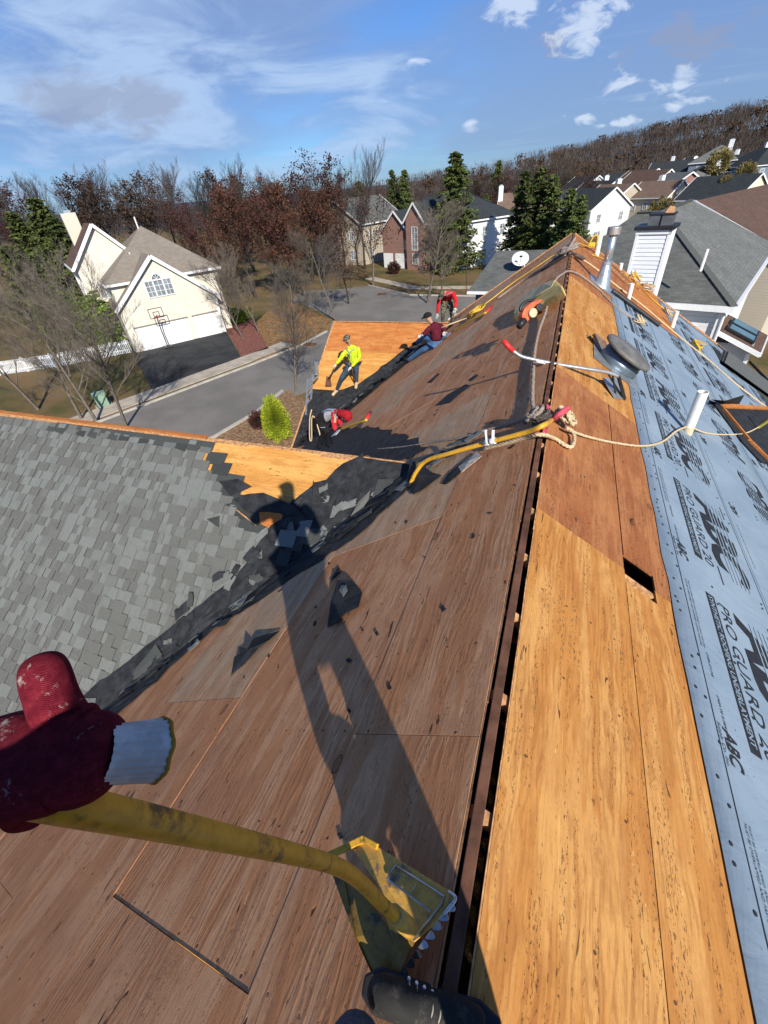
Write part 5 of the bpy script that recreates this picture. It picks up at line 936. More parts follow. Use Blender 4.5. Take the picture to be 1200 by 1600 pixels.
def ordn(i):
    n = i+1; o1 = 'zeroth first second third fourth fifth sixth seventh eighth ninth tenth eleventh twelfth thirteenth fourteenth fifteenth sixteenth seventeenth eighteenth nineteenth'.split(); tens = {2: 'twent', 3: 'thirt', 4: 'fort', 5: 'fift', 6: 'sixt'}
    return o1[n] if n < 20 else tens[n//10]+'ieth' if n % 10 == 0 else tens[n//10]+'y-'+o1[n % 10]
rt_ = random.Random(8); tl = [bareC, bareD, oakC, bareC, bareD, oakB, bareD]; n = 0
for i in range(64):
    az = -60+i*.98+rt_.uniform(-.5, .5); Y0 = rt_.uniform(72, 110); 
    x = Y0*math.tan(rad(az)); y = Y0
    if az > -24: y = rt_.uniform(115, 150); x = y*math.tan(rad(az))
    D = math.hypot(x, y); el = 2.7+(az+55)*-.055 if az < -36 else .8 if az < -24 else -.7; el += rt_.uniform(-1.0, .35); zt_ = D*math.tan(rad(el)); hgt = zt_-G; rt = tl[i % 7]
    kinds = 'brown-leaved' if rt is oakC else 'dark red-leaved' if rt is oakB else 'bare'
    plant(rt, x, y, G, hgt/15./.93, rt_.uniform(0, 6), f'{kinds} woodland tree, {ordn(i)} from the left in the far tree line', 'tree', 'trees of the far tree line', sx=1.25)
# far wood on the hill: one mass
g_ = np.random.default_rng(3); N = 3000; tx = g_.uniform(-130, 330, N); ty = g_.uniform(195, 420, N); keep = ((tx > -25) | (g_.random(N) < .25)) & ((ty > 225) | (tx > 30)) & (tx > -130) & (np.abs(np.arctan2(tx, ty)) < .75); tx, ty = tx[keep], ty[keep]; N = len(tx); Vs, tn = [], []
for i in range(N):
    h = g_.uniform(10, 15); z = hz(tx[i], ty[i]); k = 80; c = np.stack([tx[i]+g_.normal(size=k)*1.9, ty[i]+g_.normal(size=k)*1.9, z+h*(.45+.5*g_.random(k)**.8)], 1); leafy = g_.random() < .10
    nrm = np.tile([0, 0, 2.4], (k, 1)) if not leafy else None; Vs.append(cards(c, 2.3 if not leafy else 1.3, i, .06 if not leafy else .5, nrm)); tn.append(np.full(k, g_.uniform(.55, 1.) if leafy else g_.uniform(0, .35)))
    tr = np.array([[tx[i]-.14, ty[i], z], [tx[i]+.14, ty[i], z], [tx[i]+.08, ty[i], z+h*.8], [tx[i]-.08, ty[i], z+h*.8]]); Vs.append(tr); tn.append(np.array([.15]))
wm = NT('hill_wood', .9, .1); t_ = wm.attr('tone'); MAT['hill_wood'] = wm.done(wm.mix(wm.step(t_, .4, .55), wm.mix(wm.step(t_, 0, .35), (.050, .040, .034), (.095, .078, .066)), wm.mix(wm.step(t_, .55, 1.), (.050, .028, .018), (.085, .048, .024))))
tag(cards_obj('hill_wood', np.concatenate(Vs), MAT['hill_wood'], tone=np.concatenate(tn), kind='stuff'), 'autumn wood covering the hillside behind the houses', 'wood')
for rt in PROTOS:
    if rt.name not in USED:
        for c in list(rt.children): bpy.data.objects.remove(c)
        bpy.data.objects.remove(rt)

# ---------------------------------------------------------------- yard furniture
fp = [g2(-60, 600), g2(0, 587), g2(95, 573), g2(180, 556), g2(208, 551)]; fe = thing('picket_fence', 'white picket fence running from the left edge to the cream garage', 'fence', (fp[2].x, fp[2].y, G))
pick = MB(); rails = MB()
for a, b in zip(fp, fp[1:]):
    L = (b-a).length; n = max(1, int(L/.15)); d = (b-a)/n
    for i in range(n): q = a+d*(i+.5); pick.box((q.x, q.y, G+.62), (.03, .085, 1.15), Matrix.Rotation(math.atan2(d.y, d.x)-math.pi/2, 3, 'Z'))
    for z in (.35, .95): rails.beam((a.x, a.y, G+z), (b.x, b.y, G+z), .05, .09)
    for i in range(int(L/2.4)+1): q = a+(b-a)*(i*2.4/L); mm = MB(); mm.box((q.x, q.y, G+.65), (.13, .13, 1.35)); mm.build('post', MAT['white_trim'], fe)
pick.build('picket', MAT['white_trim'], fe, kind='stuff'); rails.build('rail', MAT['white_trim'], fe, kind='stuff')
x, y = gpl(163, 634); tr = thing('utility_box', 'pale green utility box on the lawn by the street', 'utility box', (x, y, G), ang)
m = MB(); m.box((0, 0, .45), (.75, .8, .9)); m.build('cabinet', plain('pale_green_paint', (.20, .30, .22), .6), tr, local=True, bevel=.04); m = MB(); m.box((0, 0, .93), (.85, .9, .06)); m.build('lid', plain('pale_green_paint', (.22, .32, .24), .6), tr, local=True, bevel=.02); m = MB(); m.box((0, 0, .02), (1.1, 1.15, .1)); m.build('base', MAT['concrete'], tr, local=True)
x, y = gpl(263, 544); hp = thing('basketball_hoop', 'portable basketball hoop standing on the black driveway', 'basketball hoop', (x, y, G), ang)
m = MB(); m.prism([(-.4, -.5, .05), (.4, -.5, .05), (.4, .3, .05), (-.4, .3, .05)], (0, 0, .2)); m.build('base', MAT['black_plastic'], hp, local=True, bevel=.05); m = MB(); m.tube([(0, -.1, .2), (0, .1, 1.6), (0, -.1, 2.6), (0, -.55, 3.1)], .05, 8); m.build('pole', MAT['black_plastic'], hp, local=True)
m = MB()
for a, b in (((-.6, -.6, 2.9), (.6, -.6, 2.9)), ((-.6, -.6, 3.7), (.6, -.6, 3.7)), ((-.6, -.6, 2.9), (-.6, -.6, 3.7)), ((.6, -.6, 2.9), (.6, -.6, 3.7)), ((-.25, -.61, 3.05), (.25, -.61, 3.05)), ((-.25, -.61, 3.4), (.25, -.61, 3.4)), ((-.25, -.61, 3.05), (-.25, -.61, 3.4)), ((.25, -.61, 3.05), (.25, -.61, 3.4))): m.beam(a, b, .05, .05)
bb = m.build('backboard', MAT['black_plastic'], hp, local=True); m = MB(); m.tube([(.22*math.cos(t*.524), -.86+.22*math.sin(t*.524), 3.05) for t in range(13)], .018, 5); m.build('rim', MAT['red_grip'], bb, local=True)
x, y = gpl(728, 460); m = MB(); m.tube([(x, y, G), (x, y, G+4.2)], .05, 6); solo(m, 'lamp_post', MAT['bark_dark'], 'thin dark post on the verge left of the garage roof', 'post', (x, y, G))
for u, v, lb in ((597, 461, 'dark storm drain inlet in the kerb of the crossing street'), (485, 540, 'rusty storm drain inlet in the kerb behind the plywood gable')):
    x, y = gpl(u, v); m = MB(); m.box((x, y, G+.1), (1.1, .5, .14)); o = solo(m, 'storm_drain', MAT['old_board'], lb, 'storm drain', (x, y, G+.1))

# ---------------------------------------------------------------- things standing and lying on the roof
def spline(pts, n=8):
    P = [Vector(p) for p in pts]; P = [P[0]*2-P[1]]+P+[P[-1]*2-P[-2]]; out = []
    for i in range(1, len(P)-2):
        for k in range(n):
            t = k/n; a, b, c, d = P[i-1:i+3]; out.append(.5*((2*b)+(c-a)*t+(2*a-5*b+4*c-d)*t*t+(3*b-a-3*c+d)*t**3))
    out.append(P[-2]); return out
def rope_mesh(m, path, r, strands=3, pitch=6.):
    path = [Vector(p) for p in path]
    if strands == 1: m.tube(path, r, 7); return
    acc = 0.; dist = [0.]
    for a, b in zip(path, path[1:]): acc += (b-a).length; dist.append(acc)
    N = max(12, int(acc/(r*1.6))); pts = []; j = 0
    for i in range(N+1):
        t = acc*i/N
        while j < len(dist)-2 and dist[j+1] < t: j += 1
        f = (t-dist[j])/max(1e-6, dist[j+1]-dist[j]); pts.append((path[j].lerp(path[j+1], f), (path[j+1]-path[j]).normalized(), t))
    up = pts[0][1].orthogonal().normalized()
    for s_ in range(strands):
        q = []; u = up.copy()
        for p, d, t in pts: u = (u-d*u.dot(d)).normalized(); w = d.cross(u); a = 6.283*(t/(r*pitch)+s_/strands); q.append(p+(u*math.cos(a)+w*math.sin(a))*r*.52)
        m.tube(q, r*.56, 5)
def rope(name, pts, r, mat, label, strands=3, group=None, cat='rope', n=8):
    m = MB(); rope_mesh(m, spline(pts, n), r, strands); return solo(m, name, MAT[mat], label, cat, Vector(pts[0]), group, smooth=True)
def knot_mesh(m, c, R, r, seed, loops=3, nrm=NR):
    rr = random.Random(seed); Q = nrm.to_track_quat('Z', 'Y').to_matrix()
    for k in range(loops):
        a0 = rr.uniform(0, 6.28); tl_ = rr.uniform(-.9, .9); o_ = Vector((rr.uniform(-.4, .4), rr.uniform(-.4, .4), rr.uniform(.1, .9)))*R; ex = rr.uniform(.5, .9)
        pts = [c+Q @ (o_+Vector((math.cos(a0+t*.45)*R*ex, math.sin(a0+t*.45)*R, math.sin(t*.45+a0)*R*tl_*.6))) for t in range(15)]; rope_mesh(m, pts, r, 3 if r > .009 else 1)

# big worn shovel in front of the camera
sh = thing('roofing_shovel', 'worn yellow tear-off shovel held in the foreground, its serrated blade resting on the plywood', 'shovel', hitL(640, 1440))
hp_ = [atd(52, 1246, .325), atd(130, 1262, .352), atd(300, 1298, .47), atd(450, 1332, .66), atd(522, 1352, .79), atd(560, 1375, .88), atd(600, 1415, .985), atd(628, 1440, 1.04)]
m = MB(); m.tube(spline(hp_, 6), .0146, 18); m.build('handle', MAT['yellow_paint'], sh, smooth=True)
BH = .10
def bp(u, v, dh=0.): f = max(0., min(1., (u-515)/190.)); return hitL(u, v, BH*(1-.55*f)*(1-max(0, v-1440)/130.)+.015+dh)
bn = (bp(700, 1400)-bp(520, 1362)).cross(bp(600, 1540)-bp(520, 1362)).normalized()
if bn.z < 0: bn = -bn
def plate(name, pts, mat, th=.005, parent=sh, dh=0., **k): m = MB(); m.prism([bp(u, v, dh) for u, v in pts], -bn*th); return m.build(name, mat, parent, **k)
plate('blade', [(551, 1327), (569, 1309), (590, 1323), (708, 1396), (712, 1404), (705, 1415), (676, 1447), (647, 1472), (608, 1452), (590, 1382)], MAT['blade_paint'], bevel=.001)
plate('side_plate', [(518, 1363), (533, 1352), (570, 1398), (608, 1452), (647, 1472), (634, 1498), (617, 1540), (593, 1549), (555, 1464)], worn_paint('shaded_grimy_paint', (.26, .15, .02), (.035, .03, .025), .9, .5))  # darker, grimy copy of the blade paint: shade put into the colour
m = MB(); m.beam(bp(512, 1338, .012), bp(569, 1311, .004), .020, .012, bn); m.beam(bp(569, 1311, .004), bp(590, 1323, .004), .016, .01, bn); m.build('brace', MAT['yellow_paint'], sh, bevel=.002)
e0_, e1_ = Vector((709, 1411)), Vector((614, 1543)); ed = (e1_-e0_).normalized(); en = Vector((-ed.y, ed.x)); en = en if en.x > 0 else -en
for i in range(9):
    a = e0_+(e1_-e0_)*((i+.06)/9); b = e0_+(e1_-e0_)*((i+.94)/9); c = (a+b)/2+en*11; plate('tooth', [tuple(a-en*5), tuple(b-en*5), tuple(b), tuple(b*.3+c*.7), tuple(a*.3+c*.7), tuple(a)], MAT['steel'] if i < 5 else MAT['black_plastic'], .004, bevel=.001)
m = MB()
for L in ([(618, 1352), (655, 1375), (694, 1401), (690, 1412), (646, 1469)], [(650, 1383), (640, 1399), (672, 1424)], [(618, 1352), (604, 1372), (640, 1399)]): m.tube([bp(u, v, .0015) for u, v in L], .0026, 8)
m.build('rib', MAT['steel'], sh, smooth=True)
m = MB(); m.tube([atd(615, 1428, 1.02), atd(640, 1450, 1.075)], [.0205, .022], 16); m.build('ferrule', MAT['blade_paint'], sh, smooth=True); m = MB(); m.tube(spline([bp(700, 1392, .004), bp(712, 1402, .004), bp(706, 1414, .004), bp(692, 1430, .003)], 4), .004, 8); m.build('worn_corner', MAT['steel'], sh, smooth=True)

# yellow shovel laid across the ridge
s2 = thing('roofing_shovel', 'yellow-handled shovel with red grip laid across the ridge slot', 'shovel', hitL(650, 735))
m = MB(); m.tube(spline([hitL(641, 757, .02), hitL(650, 738, .10), hitL(666, 720, .16), hitL(700, 709, .17), hitL(760, 692, .15), hitL(820, 676, .13), hitL(850, 664, .14), at(862, 656, 3.22)], 6), .019, 14); m.build('handle', MAT['yellow_paint'], s2, smooth=True)
m = MB(); m.tube([at(861, 657, 3.22), at(876, 646, 3.23), at(889, 636, 3.25)], [.023, .025, .024], 14); m.build('grip', MAT['pink_grip'], s2, smooth=True)
m = MB()
for du in (0, 9): m.tube([hitL(759+du, 692-du*.25, .15), hitL(764+du, 690.6-du*.25, .15)], .026, 12); m.beam(hitL(761+du, 692, .18), hitL(759+du*1.3, 672, .22), .02, .004)
m.build('tape_wrap', MAT['white_trim'], s2); m = MB(); m.prism([hitL(640, 752, .02), hitL(650, 720, .10), hitL(655, 722, .10), hitL(648, 757, .02)], NL*-.008); m.build('blade', MAT['blade_paint'], s2)
m = MB(); m.prism([PL(3.02, .05, .022), PL(3.52, .045, .022), PL(3.52, -.005, .022), PL(3.02, -.005, .022)], (0, 0, -.03)); m.prism([PR(3.02, .001, .024), PR(3.52, .001, .024), PR(3.52, .04, .024), PR(3.02, .045, .024)], (0, 0, -.03))
solo(m, 'wood_block', MAT['pink_grip'], 'faded red wood block lying over the ridge slot under the yellow shovel', 'block', bevel=.003)
rope('tan_rope', [hitL(757, 701, .03), hitL(785, 694, .04), hitL(820, 684, .05), hitL(845, 679, .06), at(868, 686, 3.05), hitR(890, 699, .03), hitR(897, 690, .04), hitR(896, 676, .05), hitR(884, 668, .06)], .017, 'rope', 'thick frayed tan rope looped beside the red block at the ridge')
m = MB(); knot_mesh(m, hitR(880, 655, .06), .065, .015, 2, 6); solo(m, 'rope_knot', MAT['rope'], 'big tan rope knot on the ridge under the red grip', 'rope knot', hitR(880, 655, .05), smooth=True)
rope('tan_rope', [hitR(893, 674, .04), hitR(920, 683, .02), hitR(960, 692, .015), hitR(1005, 697, .02), hitR(1035, 690, .02), hitR(1056, 674, .04), hitR(1072, 667, .06)], .0125, 'rope', 'tan rope running from the ridge knot to the white pipe')
rope('tan_rope', [hitR(1080, 668, .06), hitR(1105, 677, .02), hitR(1140, 679, .02), hitR(1170, 675, .03), hitR(1205, 655, .08)], .0125, 'rope', 'tan rope running on from the white pipe to the black opening')
rope('grey_rope', [hitL(836, 650, .05), hitL(832, 627, .03), hitL(833, 590, .03), hitL(836, 547, .03), hitL(843, 515, .03), hitL(852, 490, .05), hitL(860, 460, .10), hitL(868, 438, .16), hitL(878, 429, .12), at(889, 424, 9.6), hitR(908, 431, .03), hitR(935, 452, .02), hitR(965, 482, .015), hitR(996, 503, .02)], .02, 'rope_grey', 'grey rope climbing from the black knot over the foam and across the ridge', strands=3)
m = MB(); knot_mesh(m, hitL(838, 652, .06), .06, .018, 5, 5, NL); solo(m, 'rope_knot', MAT['rope_grey'], 'grey rope knot left of the red block', 'rope knot', hitL(838, 652, .05), smooth=True)
m = MB(); knot_mesh(m, hitL(846, 656, .03), .06, .02, 6, 4, NL); solo(m, 'strap_bundle', MAT['rope_dark'], 'black strap bundle under the yellow handle at the ridge', 'strap', hitL(846, 656, .03), smooth=True)
rope('grey_rope', [hitL(826, 652, .03), hitL(800, 661, .02), hitL(765, 670, .015), hitL(720, 684, .015), hitL(675, 690, .015), hitL(640, 697, .015), hitL(590, 702, .015)], .013, 'rope_grey', 'thin dirty rope lying along the slope behind the yellow shovel')
rope('yellow_rope', [hitL(748, 482, .03), hitL(770, 466, .03), hitL(800, 443, .03), hitL(840, 416, .03), hitL(872, 394, .04), hitL(893, 383, .08), at(903, 380, 13.4), hitR(915, 384, .06), hitR(922, 385, .05)], .015, 'rope_yellow', 'long straight yellow rope along the far edge of the brown slope', strands=1)
m = MB()
for k in range(4):
    c = hitL(741+k*1.5, 487-k, .03+.03*k); m.tube([c+Vector((-CS, 0, -SN))*.22*math.cos(t*.42+k)+Vector((0, 1, 0))*.34*math.sin(t*.42+k)+NL*(.03*math.sin(t+k)) for t in range(16)], .02, 6)
solo(m, 'rope_coil', MAT['rope_yellow'], 'yellow rope coil on the brown slope near the seated man', 'rope coil', hitL(741, 487), smooth=True)
rope('grey_rope', [hitL(778, 466, .02), hitL(800, 450, .02), hitL(825, 433, .03), hitL(850, 418, .05), hitL(868, 408, .05), hitL(884, 398, .06)], .022, 'rope_grey', 'pale rope running up to the far ridge knot', strands=1)
m = MB(); knot_mesh(m, hitL(889, 391, .1), .16, .03, 9, 6, NL); solo(m, 'rope_knot', MAT['rope_grey'], 'tangle of grey and dark ropes on the far end of the ridge', 'rope knot', hitL(889, 391), smooth=True)
rope('strap', [hitL(845, 423, .02), hitL(862, 410, .03), hitL(880, 398, .06), at(893, 397, 12.), hitR(902, 400, .04), hitR(912, 405, .03)], .04, 'rope_dark', 'dark webbing strap over the far ridge beside the rope tangle', strands=1)
rope('tan_rope', [hitR(905, 402, .02), hitR(930, 419, .02), hitR(960, 444, .02), hitR(1000, 474, .02), hitR(1040, 508, .02), hitR(1080, 541, .02), hitR(1110, 565, .02), hitR(1150, 600, .02), hitR(1205, 642, .02)], .018, 'rope', 'long tan rope running down the blue underlayment from the far ridge', strands=1)
rope('tan_rope', [hitR(925, 398, .02), hitR(950, 408, .02), hitR(975, 427, .03), hitR(1000, 447, .03), hitR(1020, 468, .03), hitR(1060, 500, .02)], .014, 'rope_yellow', 'yellow rope along the far rake edge of the underlayment', strands=1)
for (u, v, R, sd_, mt, lb) in [(988, 437, .2, 3, 'rope_yellow', 'yellow rope bundle on the far plywood near the white chimney'), (1010, 452, .2, 4, 'rope', 'tan rope bundle just below the yellow one'), (998, 505, .12, 5, 'rope', 'small rope bundle at the end of the grey rope on the blue sheet'), (1088, 542, .17, 6, 'rope_yellow', 'yellow rope bundle on the blue sheet by the dark stack'), (1042, 488, .15, 8, 'rope', 'small tan rope bundle above the thin white pipe')]:
    m = MB(); knot_mesh(m, hitR(u, v, .03), R*.8, .014, sd_, 6); solo(m, 'rope_bundle', MAT[mt], lb, 'rope bundle', hitR(u, v), smooth=True)

# grey shovel with red grip propped over the ridge
s3 = thing('roofing_shovel', 'grey metal shovel with bright red grip propped across the ridge above the fork shadow', 'shovel', hitR(975, 620))
m = MB(); m.tube(spline([at(801, 548, 4.6), at(815, 557, 4.6), at(835, 562, 4.62), at(870, 569, 4.68), at(920, 577, 4.78), at(950, 582, 4.86), at(966, 588, 4.9)], 6), .0185, 14); m.build('handle', MAT['grey_tube'], s3, smooth=True)
m = MB(); m.tube([at(786, 532, 4.6), at(793, 540, 4.6), at(802, 549, 4.6)], [.024, .027, .026], 14); m.build('grip', MAT['red_grip'], s3, smooth=True)
m = MB(); m.beam(at(966, 587, 4.9), hitR(976, 624, .01), .02, .03); m.beam(at(948, 581, 4.86), hitR(974, 622, .01), .02, .012); m.beam(at(957, 584, 4.88), hitR(962, 618, .01), .016, .012); m.build('fork', MAT['black_plastic'], s3)
m = MB(); m.prism([hitR(942, 590, .06), hitR(968, 590, .10), hitR(978, 624, .012), hitR(960, 622, .012)], NR*-.006); m.build('blade', MAT['grey_tube'], s3)
m = MB(); m.tube([at(838, 563.5, 4.62), at(852, 566.5, 4.65)], .0195, 12); m.build('label_band', MAT['white_trim'], s3)
# yellow shovels beside the workers
for pts, tip, lb in (([(706, 519, .05), (725, 507, .08), (745, 496, .09), (760, 488, .09)], [(760, 488, .09), (768, 479, .10)], 'yellow-handled shovel lying up the slope behind the seated man'), ([(533, 671, .10), (545, 666, .12), (565, 659, .14), (573, 656, .14)], [(572, 656, .14), (579, 644, .16)], 'yellow-handled shovel used by the bending man in the striped top')):
    s4 = thing('roofing_shovel', lb, 'shovel', hitL(*pts[0])); m = MB(); m.tube(spline([hitL(*p) for p in pts], 4), .024, 8); m.build('handle', MAT['rope_yellow'], s4, smooth=True); m = MB(); m.tube([hitL(*p) for p in tip], .03, 8); m.build('grip', MAT['red_grip'], s4, smooth=True)
    m = MB(); p = hitL(*pts[0]); m.prism([p, p+Vector((-.12, .05, -.06)), p+Vector((-.22, -.10, -.16)), p+Vector((-.08, -.14, -.08))], NL*.01); m.build('blade', MAT['steel'], s4)

# pipes and vents through the right slope
def vtop(b, v):
    lo, hi = 0., 4.
    for _ in range(40):
        h = (lo+hi)/2; c = CM.transposed() @ (b+Vector((0, 0, h)))
        if 800-F_PX*c.y/-c.z > v: lo = h
        else: hi = h
    return lo
for (u, v, vt, r, lb) in [(1073, 676, 612, .058, 'large white plastic pipe standing in the blue underlayment, nearest the camera'), (1050, 511, 486, .05, 'thin white pipe in the middle distance of the blue underlayment'), (982, 466, 443, .05, 'short white pipe just below the black tube'), (968, 425, 411, .05, 'shortest white pipe near the far rake'), (932, 398, 361, .07, 'white pipe left of the galvanised flue at the ridge end')]:
    b = hitR(u, v); h = vtop(b, vt); t = thing('vent_pipe', lb, 'vent pipe', b); m = MB(); n = 20
    vs = [(rr_*math.cos(6.283*j/n), rr_*math.sin(6.283*j/n), z) for rr_, z in ((r, -.12), (r, h), (r*.86, h), (r*.86, h-.12)) for j in range(n)]; m.mesh(vs, [(k*n+j, k*n+(j+1) % n, (k+1)*n+(j+1) % n, (k+1)*n+j) for k in range(3) for j in range(n)]+[tuple(3*n+j for j in range(n))]); m.build('pipe', MAT['white_pvc'], t, local=True, smooth=False)
    if r > .055 and u > 1000: m = MB(); m.tube([(0, 0, -.05), (0, 0, .09)], r*1.01+.001, n); m.build('dirty_collar', plain('stained_pvc', (.58, .47, .30), .6, .3, var=.2), t, local=True)
b = hitR(941, 447); h = vtop(b, 358); fl = thing('metal_flue', 'galvanised metal flue with cone flashing near the far end of the ridge', 'flue', b)
m = MB(); m.prism([b+Vector((x*CS, y, -x*SN))+NR*.012 for x, y in ((-.33, -.36), (.3, -.36), (.3, .36), (-.33, .36))], NR*-.006); m.build('flashing', MAT['galv'], fl)
m = MB(); n = 24; ring = [b+Vector((.20*math.cos(6.283*j/n)*CS, .2*math.sin(6.283*j/n), -.20*math.cos(6.283*j/n)*SN))+NR*.012 for j in range(n)]+[b+Vector((.085*math.cos(6.283*j/n), .085*math.sin(6.283*j/n), .42)) for j in range(n)]; m.mesh(ring, [(j, (j+1) % n, n+(j+1) % n, n+j) for j in range(n)]); m.build('cone', MAT['galv'], fl, smooth=True)
m = MB(); m.tube([b+Vector((0, 0, .40)), b+Vector((0, 0, h-.06))], .075, 20); m.build('pipe', MAT['galv'], fl, smooth=True); m = MB(); m.tube([b+Vector((0, 0, .40)), b+Vector((0, 0, .46))], .10, 20); m.build('storm_collar', MAT['galv'], fl)
m = MB(); m.tube([b+Vector((0, 0, h-.09)), b+Vector((0, 0, h+.04))], .125, 24); m.build('cap', plain('flue_cap_metal', (.44, .41, .37), .45, .4, .6), fl, bevel=.01)
cc_ = hitR(984, 549, .21); bc = cc_-NR*.21; rv_ = thing('roof_vent', 'round attic vent with dull brown domed cap on a metal flashing plate', 'roof vent', bc); Q = NR.to_track_quat('Z', 'Y').to_matrix(); ex = Vector((CS, 0, -SN)); ey = Vector((0, 1, 0))
m = MB(); m.prism([bc+ex*x+ey*y+NR*.014 for x, y in ((-.38, -.42), (.34, -.42), (.34, .42), (-.38, .42))], NR*-.005); m.build('flashing', MAT['galv'], rv_)
m = MB(); m.tube([bc+NR*.0, bc+NR*.10, bc+NR*.11, bc+NR*.17], [.29, .27, .26, .26], 32); m.build('drum', plain('blue_grey_drum', (.16, .20, .24), .4, .4, .6), rv_, smooth=True)
m = MB(); n = 40; prof = [(.0, .045), (.10, .043), (.20, .034), (.28, .020), (.328, .006), (.338, -.008), (.338, -.036), (.325, -.036)]; vs = [cc_+Q @ Vector((0, 0, .045))]
for r, z in prof[1:]: vs += [cc_+Q @ Vector((r*math.cos(6.283*j/n), r*math.sin(6.283*j/n), z)) for j in range(n)]
m.mesh(vs, [(0, 1+j, 1+(j+1) % n) for j in range(n)]+[(1+k*n+j, 1+(k+1)*n+j, 1+(k+1)*n+(j+1) % n, 1+k*n+(j+1) % n) for k in range(6) for j in range(n)]+[tuple(1+6*n+j for j in range(n))]); m.build('cap', MAT['bronze_cap'], rv_, smooth=True)
m = MB(); m.prism([hitR(925, 523, .02), hitR(930, 520, .12), hitR(948, 535, .14), hitR(945, 556, .02)], NR*-.004); m.build('bent_flap', MAT['galv'], rv_)
m = MB(); m.tube([hitR(957, 454, .05), hitR(1030, 508, .05)], .045, 12); solo(m, 'vent_strip', MAT['black_plastic'], 'long black plastic tube lying along the top edge of the blue underlayment', 'tube', hitR(957, 454))
# black opening at the right edge
op = thing('roof_opening', 'black felt-lined opening framed with splintered orange wood at the right edge', 'roof opening', hitR(1165, 665))
m = MB(); m.prism([hitR(u, v, .022) for u, v in ((1122, 634), (1210, 637), (1225, 740), (1172, 690))][::-1], NR*-.01); m.build('lining', MAT['felt'], op); m = MB(); m.prism([hitR(u, v, .03) for u, v in ((1113, 627), (1126, 633), (1188, 697), (1215, 728), (1190, 722), (1160, 690))][::-1], NR*-.01); m.build('membrane', MAT['felt'], op)
for a, b, w in (((1130, 634), (1205, 638), .09), ((1132, 640), (1172, 688), .08), ((1174, 690), (1206, 722), .10)): m = MB(); m.beam(hitR(*a, .045), hitR(*b, .045), w, .03, NR); m.build('frame_board', MAT['ply_orange'], op)
m = MB(); m.mesh([hitR(1111, 624, .03), hitR(1133, 626, .22), hitR(1163, 617, .32), hitR(1155, 631, .04), hitR(1130, 632, .03)], [(0, 1, 4), (1, 3, 4), (1, 2, 3)]); o = m.build('lifted_flap', MAT['felt'], op); md = o.modifiers.new('t', 'SOLIDIFY'); md.thickness = .004
m = MB(); b = hitR(1184, 668, .03); m.tube([b, b+NR*.28], .03, 10); pp = m.build('stub_pipe', plain('olive_pipe', (.26, .24, .05), .6), op); m = MB(); m.tube([b+NR*.28, b+NR*.36], .045, 10); m.build('stub_cap', MAT['black_plastic'], pp)
st_ = thing('shingle_stack', 'low stack of dark grey shingles lying at the right edge beyond the ropes', 'shingle stack', hitR(1165, 590))
for k in range(5): m = MB(); dx = k*2.-3; m.prism([hitR(u+dx, v+k*.8, .02+.022*k) for u, v in ((1134, 546), (1210, 603), (1225, 632), (1128, 562))][::-1], NR*-.018); m.build('shingle_bundle', MAT['shingle_dark' if k % 2 else 'shingle_torn'], st_)
m = MB(); m.prism([hitR(u, v, .012) for u, v in ((1112, 540), (1124, 548), (1140, 572), (1128, 570))][::-1], NR*-.006); m.build('torn_edge', MAT['felt'], st_)
m = MB(); m.prism([PR(y, s_, .02) for y, s_ in ((11.5, 6.2), (15.95, 5.6), (15.95, 8.9), (11.5, 8.9))][::-1], NR*-.012); m.build('old_shingles', MAT['roof_grey'], house)
m = MB(); m.beam(hitR(1172, 566, .1), hitR(1206, 601, .1), .12, .06, NR); solo(m, 'felt_roll', MAT['felt'], 'black felt roll along the roof edge at the far right', 'felt roll')
# orange blower and foam block
fm = MB(); top = [(802, 494), (806, 478), (826, 456), (848, 443), (868, 437), (878, 446), (880, 452), (868, 460), (850, 470), (830, 482), (808, 494)]; lf = [.09, .13, .18, .20, .20, .21, .20, .18, .16, .14, .11]
T3 = [hitL(u, v, h) for (u, v), h in zip(top, lf)]; fm.prism(T3, NL*-.11); fo = thing('foam_wedge', 'yellowed foam wedge lying on the brown slope behind the orange blower', 'foam block', hitL(845, 468)); fm.build('block', MAT['foam'], fo, bevel=.02)
m = MB(); m.prism([hitL(u, v, h+.012) for (u, v), h in zip([(803, 489), (806, 478), (826, 456), (848, 443), (867, 437), (862, 447), (838, 462), (815, 480)], [.10, .135, .185, .205, .205, .20, .19, .12])], NL*-.012); m.build('weathered_skin', MAT['foam_grey'], fo, bevel=.004)
bl_ = thing('leaf_blower', 'orange and black engine blower lying against the foam wedge', 'blower', hitL(828, 490)); bcn = hitL(827, 488, .25); ax = Vector((.55, .55, .36)).normalized(); az_ = NL.copy(); ay = az_.cross(ax).normalized(); az_ = ax.cross(ay); MBm = Matrix((ax, ay, az_)).transposed()*.66
m = MB(); pr = [(-.26, -.10), (-.22, .06), (-.10, .14), (.10, .15), (.26, .10), (.34, .04), (.22, .02), (.08, .03), (-.05, -.02), (-.12, -.12)]; m.prism([bcn+MBm @ Vector((x, -.10, z)) for x, z in pr], MBm @ Vector((0, .2, 0))); m.build('cover', MAT['orange_plastic'], bl_, bevel=.02)
m = MB(); m.tube([bcn+MBm @ Vector((-.02, -.17, -.03)), bcn+MBm @ Vector((-.02, -.06, -.03))], .06, 16); m.build('muffler', MAT['foam_grey'], bl_, bevel=.01); m = MB(); m.tube([bcn+MBm @ Vector((.15, -.17, -.02)), bcn+MBm @ Vector((.15, -.06, -.02))], .05, 14); m.build('starter', MAT['black_plastic'], bl_, bevel=.01)
